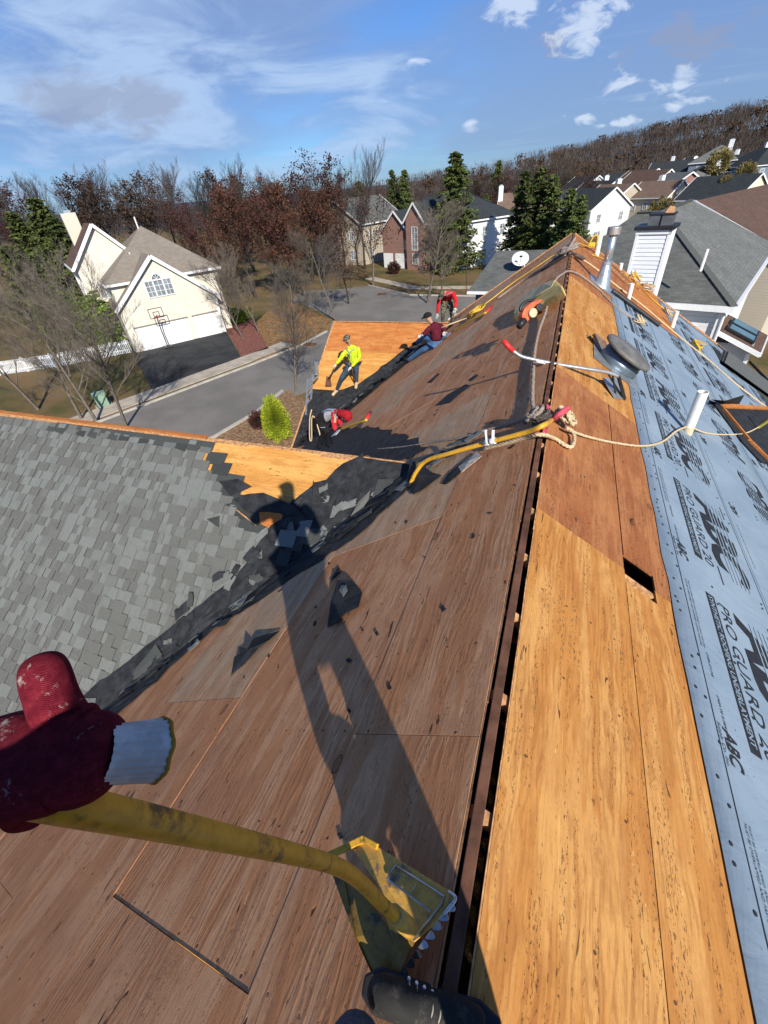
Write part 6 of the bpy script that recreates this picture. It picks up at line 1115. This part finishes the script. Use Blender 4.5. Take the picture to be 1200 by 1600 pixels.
m = MB(); m.tube([bcn+MBm @ Vector((-.20, -.05, -.05)), bcn+MBm @ Vector((-.38, -.08, -.09))], [.05, .043], 14); m.build('nozzle', MAT['black_plastic'], bl_, smooth=True); m = MB(); m.tube(spline([bcn+MBm @ Vector(q) for q in ((-.15, .02, .13), (-.08, .02, .20), (.08, .02, .21), (.2, .02, .13))], 4), .02, 8); m.build('handle', MAT['black_plastic'], bl_, smooth=True)
m = MB(); m.beam(hitL(868, 470, .03), at(893, 466, 8.1), .05, .05); hk = solo(m, 'ridge_hook', MAT['galv'], 'small metal clamp hooked over the ridge edge beside the foam wedge', 'clamp', bevel=.008)
yt_ = thing('chalk_reel', 'yellow plastic tool lying near the far ridge beside the white pipe', 'tool', hitR(924, 383)); m = MB(); b = hitR(924, 383, .12); m.box(b, (.20, .16, .14)); m.build('case', MAT['rope_yellow'], yt_, bevel=.05); m = MB(); m.tube(spline([b+Vector((-.05, 0, .06)), b+Vector((.02, 0, .20)), b+Vector((.12, 0, .20)), b+Vector((.13, 0, .0))], 4), .022, 8); m.build('handle', MAT['rope_yellow'], yt_, smooth=True)
for a, b, lb in (((905, 372), (1042, 475), 'edge'),):
    m = MB(); m.beam(PR(15.98, .05, .01), PR(15.98, 8.9, .01), .05, .03, NR); m.beam(PR(15.98, .05, -.09), PR(15.98, 8.9, -.09), .03, .15, NR); m.beam(PL(15.93, .05, .01), PL(15.93, 8.9, .01), .05, .03, NL); m.beam(PL(15.93, .05, -.09), PL(15.93, 8.9, -.09), .03, .15, NL); m.build('rake_board', MAT['wood_edge'], house)
for k, (a, b) in enumerate((((945, 400), (1000, 452)), ((948, 412), (985, 447)))): m = MB(); m.beam(hitR(*a, .04), hitR(*b, .04), .06, .04, NR); q = solo(m, 'wood_batten', MAT['wood_edge'], ['long thin wood batten on the far orange plywood', 'shorter wood batten beside the long one on the far plywood'][k], 'batten')
ld = thing('ladder', 'grey metal ladder top leaning at the rake of the far plywood gable', 'ladder', (at(478, 640, 10.8).x, 10.8, G)); a0, a1 = at(477, 660, 10.9), at(481, 592, 11.3)
for dx in (0, .0): pass
m1 = MB(); m1.beam(a0, a1, .06, .03); m1.build('rail', MAT['galv'], ld); m1 = MB(); m1.beam(a0+Vector((-.05, .42, 0)), a1+Vector((-.05, .42, 0)), .06, .03); m1.build('rail', MAT['galv'], ld)
for k in range(6): q = a0.lerp(a1, (k+.5)/6); m1 = MB(); m1.beam(q, q+Vector((-.05, .42, 0)), .035, .035); m1.build('rung', MAT['galv'], ld)
m = MB(); m.beam(at(482, 602, 11.3), at(497, 588, 12.0), .05, .05); m.tube([at(495, 585, 12.), at(494, 566, 12.)], .07, 8); solo(m, 'roof_bracket', MAT['galv'], 'grey metal bracket fixed to the rake beside the ladder', 'bracket')

# ---------------------------------------------------------------- people
def cloth(name, col, var=.2, scale=14): m_ = plain(name, col, .92, .15, var=max(var, .3), scale=scale, bump=.9); [setattr(q.inputs['Distance'], 'default_value', .02) for q in m_.node_tree.nodes if q.type == 'BUMP']; return m_
skin_m = plain('skin', (.42, .24, .16), .6, .3, var=.1)
def skin(name, V, E_, mat, parent, root=0, sub=2):
    me = bpy.data.meshes.new(name); off = wloc(parent); me.from_pydata([tuple(Vector(p)-off) for p, r in V], E_, []); me.materials.append(mat); o = link(bpy.data.objects.new(name, me)); o.parent = parent
    md = o.modifiers.new('skin', 'SKIN'); md.use_smooth_shade = True; md.branch_smoothing = .6
    for i, sv in enumerate(me.skin_vertices[0].data): r = V[i][1]; sv.radius = r if isinstance(r, tuple) else (r, r); sv.use_root = (i == root)
    sb = o.modifiers.new('sub', 'SUBSURF'); sb.levels = sub; sb.render_levels = sub; return o
def hand(parent, wrist, d, mat, palm=None, sc=1., name='glove'):
    d = Vector(d).normalized(); n = (palm or Vector((0, 0, 1))); s_ = d.cross(n).normalized(); V = [(wrist, .028*sc), (wrist+d*.05*sc, .034*sc), (wrist+d*.09*sc, .036*sc)]; E2 = [(0, 1), (1, 2)]
    for k, (o_, L) in enumerate(((-.030, .065), (-.010, .078), (.011, .073), (.031, .058))):
        b = wrist+d*.085*sc+s_*o_*sc; i = len(V); V += [(b, .011*sc), (b+(d*.9+n*-.25).normalized()*L*.55*sc, .0095*sc), (b+(d*.9+n*-.25).normalized()*L*.55*sc+(d*.3+n*-1).normalized()*L*.5*sc, .008*sc)]; E2 += [(2, i), (i, i+1), (i+1, i+2)]
    i = len(V); b = wrist+d*.035*sc-s_*.03*sc; V += [(b, .013*sc), (b+(d*.6-s_).normalized()*.04*sc, .011*sc), (b+(d*.9-s_*.5).normalized()*.07*sc, .010*sc)]; E2 += [(1, i), (i, i+1), (i+1, i+2)]; return skin(name, V, E2, mat, parent, 0, 1)
def person(label, J, shirt, trousers, boots, glove, hat=None, hatkind=None, beard=None, hair=None, harness=None, build=1., gdir=None):
    """J: joints in world space"""
    t = thing('person', label, 'person', (J['al']+J['ar'])/2); k = build
    names = ['pel', 'spi', 'che', 'neck', 'head', 'top', 'sl', 'el', 'wl', 'sr', 'er', 'wr', 'hl', 'kl', 'al', 'tl', 'hr', 'kr', 'ar', 'tr']
    if 'top' not in J: J['top'] = J['head']+(J['head']-J['neck']).normalized()*.09
    rad_ = dict(pel=.13, spi=.12, che=.14, neck=.055, head=.088, top=.062, sl=.06, el=.043, wl=.03, sr=.06, er=.043, wr=.03, hl=.09, kl=.058, al=.042, tl=.036, hr=.09, kr=.058, ar=.042, tr=.036)
    E1 = [('pel', 'spi'), ('spi', 'che'), ('che', 'neck'), ('neck', 'head'), ('head', 'top'), ('che', 'sl'), ('sl', 'el'), ('el', 'wl'), ('che', 'sr'), ('sr', 'er'), ('er', 'wr'), ('pel', 'hl'), ('hl', 'kl'), ('kl', 'al'), ('al', 'tl'), ('pel', 'hr'), ('hr', 'kr'), ('kr', 'ar'), ('ar', 'tr')]
    idx = {n: i for i, n in enumerate(names)}
    tor = ('pel', 'spi', 'che', 'sl', 'sr', 'hl', 'hr', 'tl', 'tr', 'al', 'ar'); skin('body', [(J[n], rad_[n]*(.60 if n in tor else 1.02 if n in ('head', 'top') else .86)*k) for n in names], [(idx[a], idx[b]) for a, b in E1], skin_m, t)
    def part(name, ns, es, mat, grow, over={}): ii = {n: i for i, n in enumerate(ns)}; return skin(name, [(J[n] if n in J else n, over.get(n, rad_[n]*grow*k)) for n in ns], [(ii[a], ii[b]) for a, b in es], mat, t)
    up = part('jacket', ['pel', 'spi', 'che', 'neck', 'sl', 'el', 'wl', 'sr', 'er', 'wr'], E1[:3]+E1[5:11], shirt, 1.50, dict(neck=.075*k)); lo = part('trousers', ['pel', 'hl', 'kl', 'al', 'hr', 'kr', 'ar'], [('pel', 'hl'), ('hl', 'kl'), ('kl', 'al'), ('pel', 'hr'), ('hr', 'kr'), ('kr', 'ar')], trousers, 1.42)
    for a, b in (('al', 'tl'), ('ar', 'tr')):
        ank, toe = J[a], J[b]; shin = (J['k'+a[1]]-ank).normalized(); heel = ank-(toe-ank).normalized()*.05-Vector((0, 0, .02)); skin('boot', [(ank+shin*.08, .070), (ank, .070), (ank.lerp(toe, .55), .062), (toe+(toe-ank).normalized()*.04, .052), (heel, .05)], [(0, 1), (1, 2), (2, 3), (1, 4)], boots, t, 1, 1)
    for a, b in (('wl', 'el'), ('wr', 'er')):
        d = (J[a]-J[b]).normalized(); hand(t, J[a]-d*.01, d if not gdir else gdir, glove, sc=1.15)
    hd = J['head']; upv = (J['top']-J['head']).normalized(); fw = J.get('face', Vector((0, -1, 0))); fw = (fw-upv*fw.dot(upv)).normalized(); sd2 = upv.cross(fw)
    m = MB(); m.tube([hd+fw*.082-upv*.005, hd+fw*.105-upv*.022], [.010, .014], 6); m.build('nose', skin_m, t, smooth=True)
    m = MB()
    for q in (-.03, .03): m.tube([hd+fw*.082+sd2*q+upv*.018, hd+fw*.090+sd2*q+upv*.018], .009, 6)
    m.build('eyes', MAT['black_plastic'], t)
    if beard: m = MB(); m.tube([hd+fw*.045-upv*.05, hd+fw*.07-upv*.085], [.055, .03], 10); m.build('beard', beard, t, smooth=True)
    if hair: skin('hair', [(hd-fw*.025+upv*.02, .092), (hd-fw*.02+upv*.07, .075)], [(0, 1)], hair, t, 0, 1)
    if hat:
        m = MB(); n = 18; vs = []; c0 = hd+upv*.045; R = .108 if hatkind != 'hood' else .118
        rings = [(1.0, 0), (.98, .035), (.82, .07), (.5, .095), (.12, .105)]
        for f, z in rings: vs += [c0+(fw*math.cos(6.283*j/n)*1.12+sd2*math.sin(6.283*j/n)*.95)*R*f+upv*z for j in range(n)]
        m.mesh(vs, [(k_*n+j, k_*n+(j+1) % n, (k_+1)*n+(j+1) % n, (k_+1)*n+j) for k_ in range(4) for j in range(n)]+[tuple(4*n+j for j in range(n))])
        ho = m.build('hat' if hatkind != 'hood' else 'hood', hat, t, smooth=True)
        if hatkind == 'hood': skin('hood', [(J['che'].lerp(J['neck'], .6), .10), (J['neck'], .105), (hd-fw*.02, .128), (hd+upv*.06-fw*.02, .10)], [(0, 1), (1, 2), (2, 3)], hat, t, 0, 2)
        if hatkind == 'cap': m = MB(); m.prism([c0+fw*.09+sd2*.08, c0+fw*.17+sd2*.055-upv*.01, c0+fw*.19-upv*.012, c0+fw*.17-sd2*.055-upv*.01, c0+fw*.09-sd2*.08], upv*.008); m.build('brim', hat, ho, bevel=.003)
    if harness:
        m = MB()
        for a, b, c in (('sl', 'che', 'hr'), ('sr', 'che', 'hl')):
            off = J.get('strap', fw)*.165; m.tube(spline([J[a]+upv*.06, J['che']+off, J['spi']+off*.93, J[c]+off*.75], 5), .016, 6)
        for l in ('l', 'r'): m.tube([J['h'+l].lerp(J['k'+l], .25)+(Vector((math.cos(t_*.6), math.sin(t_*.6), 0)))*.115 for t_ in range(12)], .014, 5)
        m.build('harness', harness, t, smooth=True)
    return t
V3 = Vector
hv = MAT['hi_vis'] = cloth('hi_vis_yellow', (.62, .80, .03), .08); denim_d = cloth('dark_denim', (.045, .075, .11)); denim_b = cloth('blue_denim', (.07, .15, .30)); wht = cloth('white_glove', (.62, .60, .56), .15); tan_b = plain('tan_boot', (.50, .36, .22), .8); blk = cloth('black_cloth', (.015, .015, .017)); camo = NT('camouflage', .9); vv_ = camo.coord(); camo_m = camo.done(camo.mix(camo.step(camo.noise(vv_, 22, 3), .48, .52), camo.mix(camo.step(camo.noise(vv_, 30, 2), .5, .54), (.09, .085, .05), (.22, .20, .13)), (.035, .035, .025)))
strap_m = plain('blue_grey_webbing', (.20, .25, .34), .8)
fL, fR = hitD(526, 610, .06), hitD(557, 598, .06)
J = dict(al=fL, tl=hitD(520, 617, .05), ar=fR, tr=hitD(556, 606, .05), kl=at(535, 588, fL.y-.12), kr=at(557, 578, fR.y-.05), hl=at(547, 573, 12.15), hr=at(556, 571, 12.2), pel=at(552, 568, 12.2), spi=at(552, 558, 12.15), che=at(551, 547, 12.05), neck=at(546, 538, 11.98), head=at(543, 531, 11.93), sl=at(541, 547, 11.95), sr=at(560, 545, 12.1), el=at(533, 559, 11.8), er=at(562, 560, 12.05), wl=at(525, 569, 11.72), wr=at(549, 573, 11.85), face=V3((-.3, -.9, -.3)))
J['top'] = J['head']+V3((-.01, -.02, .09)); person('man in a neon yellow jacket and dark jeans standing on bright plywood', J, hv, denim_d, tan_b, wht, camo_m, 'cap', beard=cloth('dark_beard', (.05, .035, .03)), harness=strap_m)
s5 = thing('hand_shovel', 'small dark shovel held in the left hand of the man in neon yellow', 'shovel', hitD(512, 600)); m = MB(); m.tube([J['wl']+V3((.05, .02, .05)), at(523, 572, 11.7), at(518, 584, 11.75), hitD(513, 592, .06)], .018, 8); m.build('handle', MAT['bark'], s5, smooth=True); m = MB(); m.prism([hitD(u, v, .04) for u, v in ((510, 588), (516, 589), (518, 604), (508, 604))], NC*-.012); m.build('blade', MAT['old_board'], s5)
m = MB(); m.tube([J['wr']+V3((-.25, .1, .15)), J['wr'], hitD(556, 602, .03)], .018, 8); solo(m, 'pry_bar', MAT['old_board'], 'long dark pry bar between the legs of the man in neon yellow', 'pry bar', smooth=True)
f1 = hitL(637, 563, .08); J = dict(al=f1, tl=f1+V3((-.12, .05, .03)), ar=at(650, 536, f1.y+.05), tr=at(645, 538, f1.y+.05), kl=at(661, 546, f1.y-.25), kr=at(664, 526, f1.y-.15), hl=at(680, 541, f1.y-.35), hr=at(684, 532, f1.y-.2), pel=at(684, 535, f1.y-.3), spi=at(682, 525, f1.y-.25), che=at(679, 512, f1.y-.25), neck=at(673, 503, f1.y-.25), head=at(669, 497, f1.y-.25), sl=at(672, 512, f1.y-.4), sr=at(688, 508, f1.y-.1), el=at(664, 521, f1.y-.55), er=at(694, 516, f1.y-.15), wl=at(659, 523, f1.y-.7), wr=at(694, 519, f1.y-.3), face=V3((-1, -.3, -.25)))
J['top'] = J['head']+V3((-.02, -.01, .09)); person('seated man in a maroon hooded top, black cap and blue jeans', J, cloth('maroon_fleece', (.10, .012, .025)), denim_b, blk, wht, cloth('black_cap', (.02, .02, .022)), 'cap', harness=strap_m)
m = MB(); m.tube([at(690, 512, f1.y-.2), at(707, 505, f1.y-.1), hitL(735, 495, .03)], .016, 6); solo(m, 'safety_line', MAT['rope'], 'pale safety line from the maroon-topped man up the slope', 'rope', smooth=True)
J = dict(al=V3(at(692, 506, 15.2)), ar=V3(at(707, 506, 15.2)), kl=at(692, 490, 15.1), kr=at(706, 488, 15.1), hl=at(694, 473, 15.4), hr=at(704, 472, 15.4), pel=at(699, 469, 15.45), spi=at(700, 461, 15.3), che=at(699, 457, 15.05), neck=at(695, 457, 14.9), head=at(691, 461, 14.78), sl=at(688, 461, 15.0), sr=at(708, 458, 15.0), el=at(685, 475, 14.9), er=at(713, 470, 14.95), wl=at(683, 490, 14.85), wr=at(711, 481, 14.8), face=V3((-.1, -.6, -.8)), strap=V3((0, -.8, -.4)))
J['top'] = J['head']+V3((-.02, -.06, .06)); J['tl'] = J['al']+V3((0, -.14, -.03)); J['tr'] = J['ar']+V3((0, -.14, -.03)); person('man in a bright red jacket bending forward behind the plywood gable', J, cloth('red_jacket', (.60, .02, .03)), camo_m, blk, wht, camo_m, 'cap', harness=strap_m)
fa, fb = hitL(499, 697, .06), hitL(514, 694, .06); _p0, _p1 = at(499, 657, 8.95).x-(fa.x+fb.x)/2, at(530, 645, 8.7).x-(fa.x+fb.x)/2; sx0 = _p0+.02; sxk = (_p1-_p0)/.40; sm = NT('striped_top', .92); xx = sm.n('ShaderNodeSeparateXYZ'); sm.put(sm.n('ShaderNodeTexCoord').outputs['Object'], xx.inputs[0]); X = xx.outputs[0]
g3 = lambda a: sm.step(X, sx0+(a-.02)*sxk-.01, sx0+(a-.02)*sxk+.01); c = sm.mix(g3(.02), (.34, .03, .06), (.012, .012, .016)); c = sm.mix(g3(.17), c, (.38, .39, .42)); c = sm.mix(g3(.30), c, (.42, .02, .03)); striped = sm.done(c)
fa, fb = hitL(499, 697, .06), hitL(514, 694, .06); J = dict(al=fa, ar=fb, kl=at(505, 680, 8.85), kr=at(514, 680, 8.75), hl=at(497, 662, 9.0), hr=at(503, 660, 8.85), pel=at(499, 657, 8.95), spi=at(507, 649, 8.9), che=at(520, 645, 8.8), neck=at(533, 645, 8.7), head=at(541, 649, 8.65), sl=at(524, 652, 8.65), sr=at(524, 643, 8.95), el=at(522, 667, 8.55), er=at(530, 658, 8.9), wl=at(531, 680, 8.45), wr=at(536, 668, 8.75), face=V3((.5, -.3, -.8)), strap=V3((0, -.5, .8)))
J['top'] = J['head']+V3((.08, -.01, -.02)); J['tl'] = fa+V3((.1, -.06, -.02)); J['tr'] = fb+V3((.12, -.06, -.02)); person('man in a striped red, grey and black hooded top bending in the felt valley', J, striped, blk, blk, wht, cloth('red_hood', (.36, .015, .025)), 'hood', harness=strap_m, build=1.12)
m = MB(); rope_mesh(m, spline([at(487, 640, 8.8), at(484, 655, 8.75), at(484, 685, 8.7), at(487, 686, 8.7), at(487, 655, 8.75), at(491, 652, 8.75), at(498, 672, 8.7), at(503, 690, 8.6), at(511, 699, 8.5), at(517, 694, 8.6), at(512, 690, 8.7), at(505, 694, 8.7)], 6), .017, 1); solo(m, 'safety_line', MAT['rope'], 'cream lanyard hanging behind the bending man in the striped top', 'rope', at(487, 660, 8.75), smooth=True)

# the photographer: only a glove and a boot are in view, the rest casts the long shadow
ph = thing('person', 'photographer seen only as a maroon knitted glove and black work boot', 'person', (-.05, -.15, -1.56))
navy = cloth('dark_work_jacket', (.04, .045, .06)); grj = cloth('grey_work_trousers', (.10, .11, .13))
J = dict(pel=V3((-.02, -.30, -.74)), spi=V3((-.02, -.31, -.56)), che=V3((0, -.29, -.30)), neck=V3((0, -.25, -.09)), head=V3((0, -.21, .06)), top=V3((0, -.21, .15)), sl=V3((-.19, -.27, -.15)), el=V3((-.50, -.30, -.40)), wl=V3((-.47, -.02, -.37)), sr=V3((.19, -.27, -.16)), er=V3((.33, -.30, -.38)), wr=V3((.12, -.16, -.14)), hl=V3((-.11, -.30, -.80)), kl=V3((-.13, -.27, -1.16)), al=V3((-.17, -.02, -1.47)), hr=V3((.11, -.32, -.80)), kr=V3((.42, -.38, -1.02)), ar=V3((.46, -.48, -1.66)))
nm = list(J); rd = dict(pel=.13, spi=.125, che=.14, neck=.085, head=.105, top=.085, sl=.085, el=.045, wl=.032, sr=.06, er=.045, wr=.03, hl=.09, kl=.06, al=.045, hr=.09, kr=.06, ar=.045)
ed1 = [('pel', 'spi'), ('spi', 'che'), ('che', 'neck'), ('neck', 'head'), ('head', 'top'), ('che', 'sl'), ('sl', 'el'), ('el', 'wl'), ('che', 'sr'), ('sr', 'er'), ('er', 'wr'), ('pel', 'hl'), ('hl', 'kl'), ('kl', 'al'), ('pel', 'hr'), ('hr', 'kr'), ('kr', 'ar')]
skin('body', [(J[n], rd[n]*.85) for n in nm], [(nm.index(a), nm.index(b)) for a, b in ed1], skin_m, ph)
def sub_(name, ns, mat, gr_): skin(name, [(J[n], rd[n]*gr_) for n in ns], [(ns.index(a), ns.index(b)) for a, b in ed1 if a in ns and b in ns], mat, ph)
J['shadow_fill'] = V3((.04, -.31, -.90)); rd['shadow_fill'] = .15; J['shadow_fill2'] = V3((.17, -.33, -1.05)); rd['shadow_fill2'] = .125; nm += ['shadow_fill', 'shadow_fill2']; ed1 += [('pel', 'shadow_fill'), ('shadow_fill', 'shadow_fill2')]  # lumps added below the jacket to close gaps in the cast shadow
sub_('jacket', ['shadow_fill2', 'shadow_fill', 'pel', 'spi', 'che', 'neck', 'sl', 'el', 'wl', 'sr', 'er', 'wr'], navy, 1.42); sub_('trousers', ['pel', 'hl', 'kl', 'al', 'hr', 'kr', 'ar'], grj, 1.36); skin('hair', [(V3((0, -.235, .08)), .115), (V3((0, -.225, .14)), .10)], [(0, 1)], cloth('dark_hair', (.02, .016, .014)), ph, 0, 1)
# visible boot, toe to the right across the ridge slot
lea = NT('scuffed_black_leather', .8, .25); v = lea.coord(); MAT['leather'] = lea.done(lea.mix(lea.math('MULTIPLY', lea.step(lea.noise(v, 28, 7, .7), .5, .72), .6), (.022, .021, .020), (.13, .11, .085)), lea.noise(v, 70, 4), .4, .003)
bo = skin('boot', [(V3((-.15, .030, -1.43)), .050), (V3((-.125, .040, -1.50)), (.046, .048)), (V3((-.060, .048, -1.528)), (.043, .040)), (V3((.01, .055, -1.545)), (.044, .034)), (V3((.065, .060, -1.553)), (.045, .030)), (V3((.100, .063, -1.556)), (.034, .024)), (V3((-.165, .035, -1.55)), .036)], [(0, 1), (1, 2), (2, 3), (3, 4), (4, 5), (1, 6)], MAT['leather'], ph, 1, 3)
m = MB(); outl = [(.140, .062), (.128, .098), (.08, .110), (.01, .100), (-.08, .088), (-.17, .078), (-.205, .05), (-.20, .015), (-.16, -.005), (-.06, .006), (.03, .006), (.10, .010), (.13, .030)]; m.prism([(x, y, -1.575) for x, y in outl], (0, 0, -.026)); m.build('sole', MAT['black_plastic'], bo, bevel=.006)
m = MB()
for i, x in enumerate((-.085, -.066, -.047, -.028, -.010)):
    zc = -1.4835-.0065*i; m.tube(spline([V3((x-.008, .016, zc-.022)), V3((x, .032, zc-.003)), V3((x+.003, .048, zc+.002)), V3((x, .064, zc-.003)), V3((x-.006, .080, zc-.020))], 4), .0021, 6)
    if i < 4: m.tube([V3((x, .030, zc-.001)), V3((x+.018, .066, zc-.008))], .0018, 6)
m.build('laces', plain('pale_laces', (.42, .38, .30), .9), bo, smooth=True); m = MB()
for i, x in enumerate((-.085, -.066, -.047, -.028, -.010)):
    for yy in (.018, .078): m.tube([V3((x-.006, yy, -1.500-.0065*i)), V3((x-.006, yy, -1.493-.0065*i))], .004, 8)
m.build('eyelets', MAT['steel'], bo)
skin('boot', [(J['ar']+V3((0, 0, .1)), .06), (J['ar'], .06), (J['ar']+V3((.10, .02, -.06)), .05), (J['ar']+V3((.19, .03, -.11)), .04)], [(0, 1), (1, 2), (2, 3)], MAT['leather'], ph, 0, 1)
# knitted glove closed on the shovel handle, thumb up
kn = NT('maroon_knit', .95, .08); v = kn.coord((1, 1, 1)); a = kn.wave(kn.coord((1, 1, 1), (.3, .2, .9)), 420, 1.0, 1, 3); fz = kn.noise(v, 120, 5, .75); c = kn.mix(kn.step(fz, .35, .7), (.115, .008, .018), (.20, .020, .032)); c = kn.mix(kn.math('MULTIPLY', kn.step(kn.noise(v, 34, 6, .75), .60, .68), .8), c, (.50, .42, .38)); MAT['knit'] = kn.done(c, kn.math('ADD', kn.math('MULTIPLY', a, .35), fz), 1., .0012)
ck = NT('pale_cuff_knit', .95, .08); v = ck.coord(); MAT['cuff'] = ck.done(ck.mix(ck.step(ck.noise(v, 60, 5), .4, .7), (.52, .47, .43), (.70, .65, .60)), ck.noise(v, 160, 4, .8), .6, .0008)
D = .335
gv = skin('glove', [(atd(196, 1176, D), (.030, .030)), (atd(155, 1180, D), (.044, .040)), (atd(105, 1184, D), (.056, .042)), (atd(50, 1186, D), (.058, .044)), (atd(-15, 1190, D+.01), (.050, .040)),
    (atd(94, 1124, D+.004), .025), (atd(80, 1088, D+.006), .0190), (atd(69, 1050, D+.008), .0200), (atd(61, 1018, D+.010), .0135),
    (atd(-55, 1160, D+.02), .013), (atd(-70, 1180, D+.06), .012), (atd(-20, 1210, D+.075), .011),
    (atd(-60, 1200, D+.02), .013), (atd(-70, 1222, D+.055), .012), (atd(-15, 1240, D+.07), .011), (atd(-40, 1245, D+.015), .013), (atd(-40, 1268, D+.05), .012), (atd(10, 1270, D+.065), .011), (atd(20, 1250, D+.012), .014), (atd(25, 1280, D+.035), .012), (atd(60, 1275, D+.06), .011)],
    [(0, 1), (1, 2), (2, 3), (3, 4), (2, 5), (5, 6), (6, 7), (7, 8), (4, 9), (9, 10), (10, 11), (4, 12), (12, 13), (13, 14), (4, 15), (15, 16), (16, 17), (3, 18), (18, 19), (19, 20)], MAT['knit'], ph, 2, 3)
a_, b_ = atd(158, 1179, D-.002), atd(247, 1171, D+.030); d = (b_-a_).normalized(); u_ = d.orthogonal().normalized(); w_2 = d.cross(u_); m = MB(); n = 72; vs = []
for k in range(9):
    f = k/8; R = .0215+.0030*f*f
    for j in range(n): rr_ = R*(1+.035*math.cos(j*6.283/n*24)); vs.append(a_+d*((b_-a_).length*f)+(u_*math.cos(6.283*j/n)+w_2*math.sin(6.283*j/n))*rr_)
m.mesh(vs, [(k*n+j, k*n+(j+1) % n, (k+1)*n+(j+1) % n, (k+1)*n+j) for k in range(8) for j in range(n)]+[tuple(8*n+j for j in range(n))]); m.build('cuff', MAT['cuff'], gv, smooth=True)
m = MB(); m.tube([b_+d*.001*math.sin(t_*1.3)+(u_*math.cos(6.283*t_/36)+w_2*math.sin(6.283*t_/36))*.0247 for t_ in range(37)], .0017, 6); m.build('cuff_edge', plain('mustard_stitching', (.42, .22, .02), .9), gv, smooth=True)
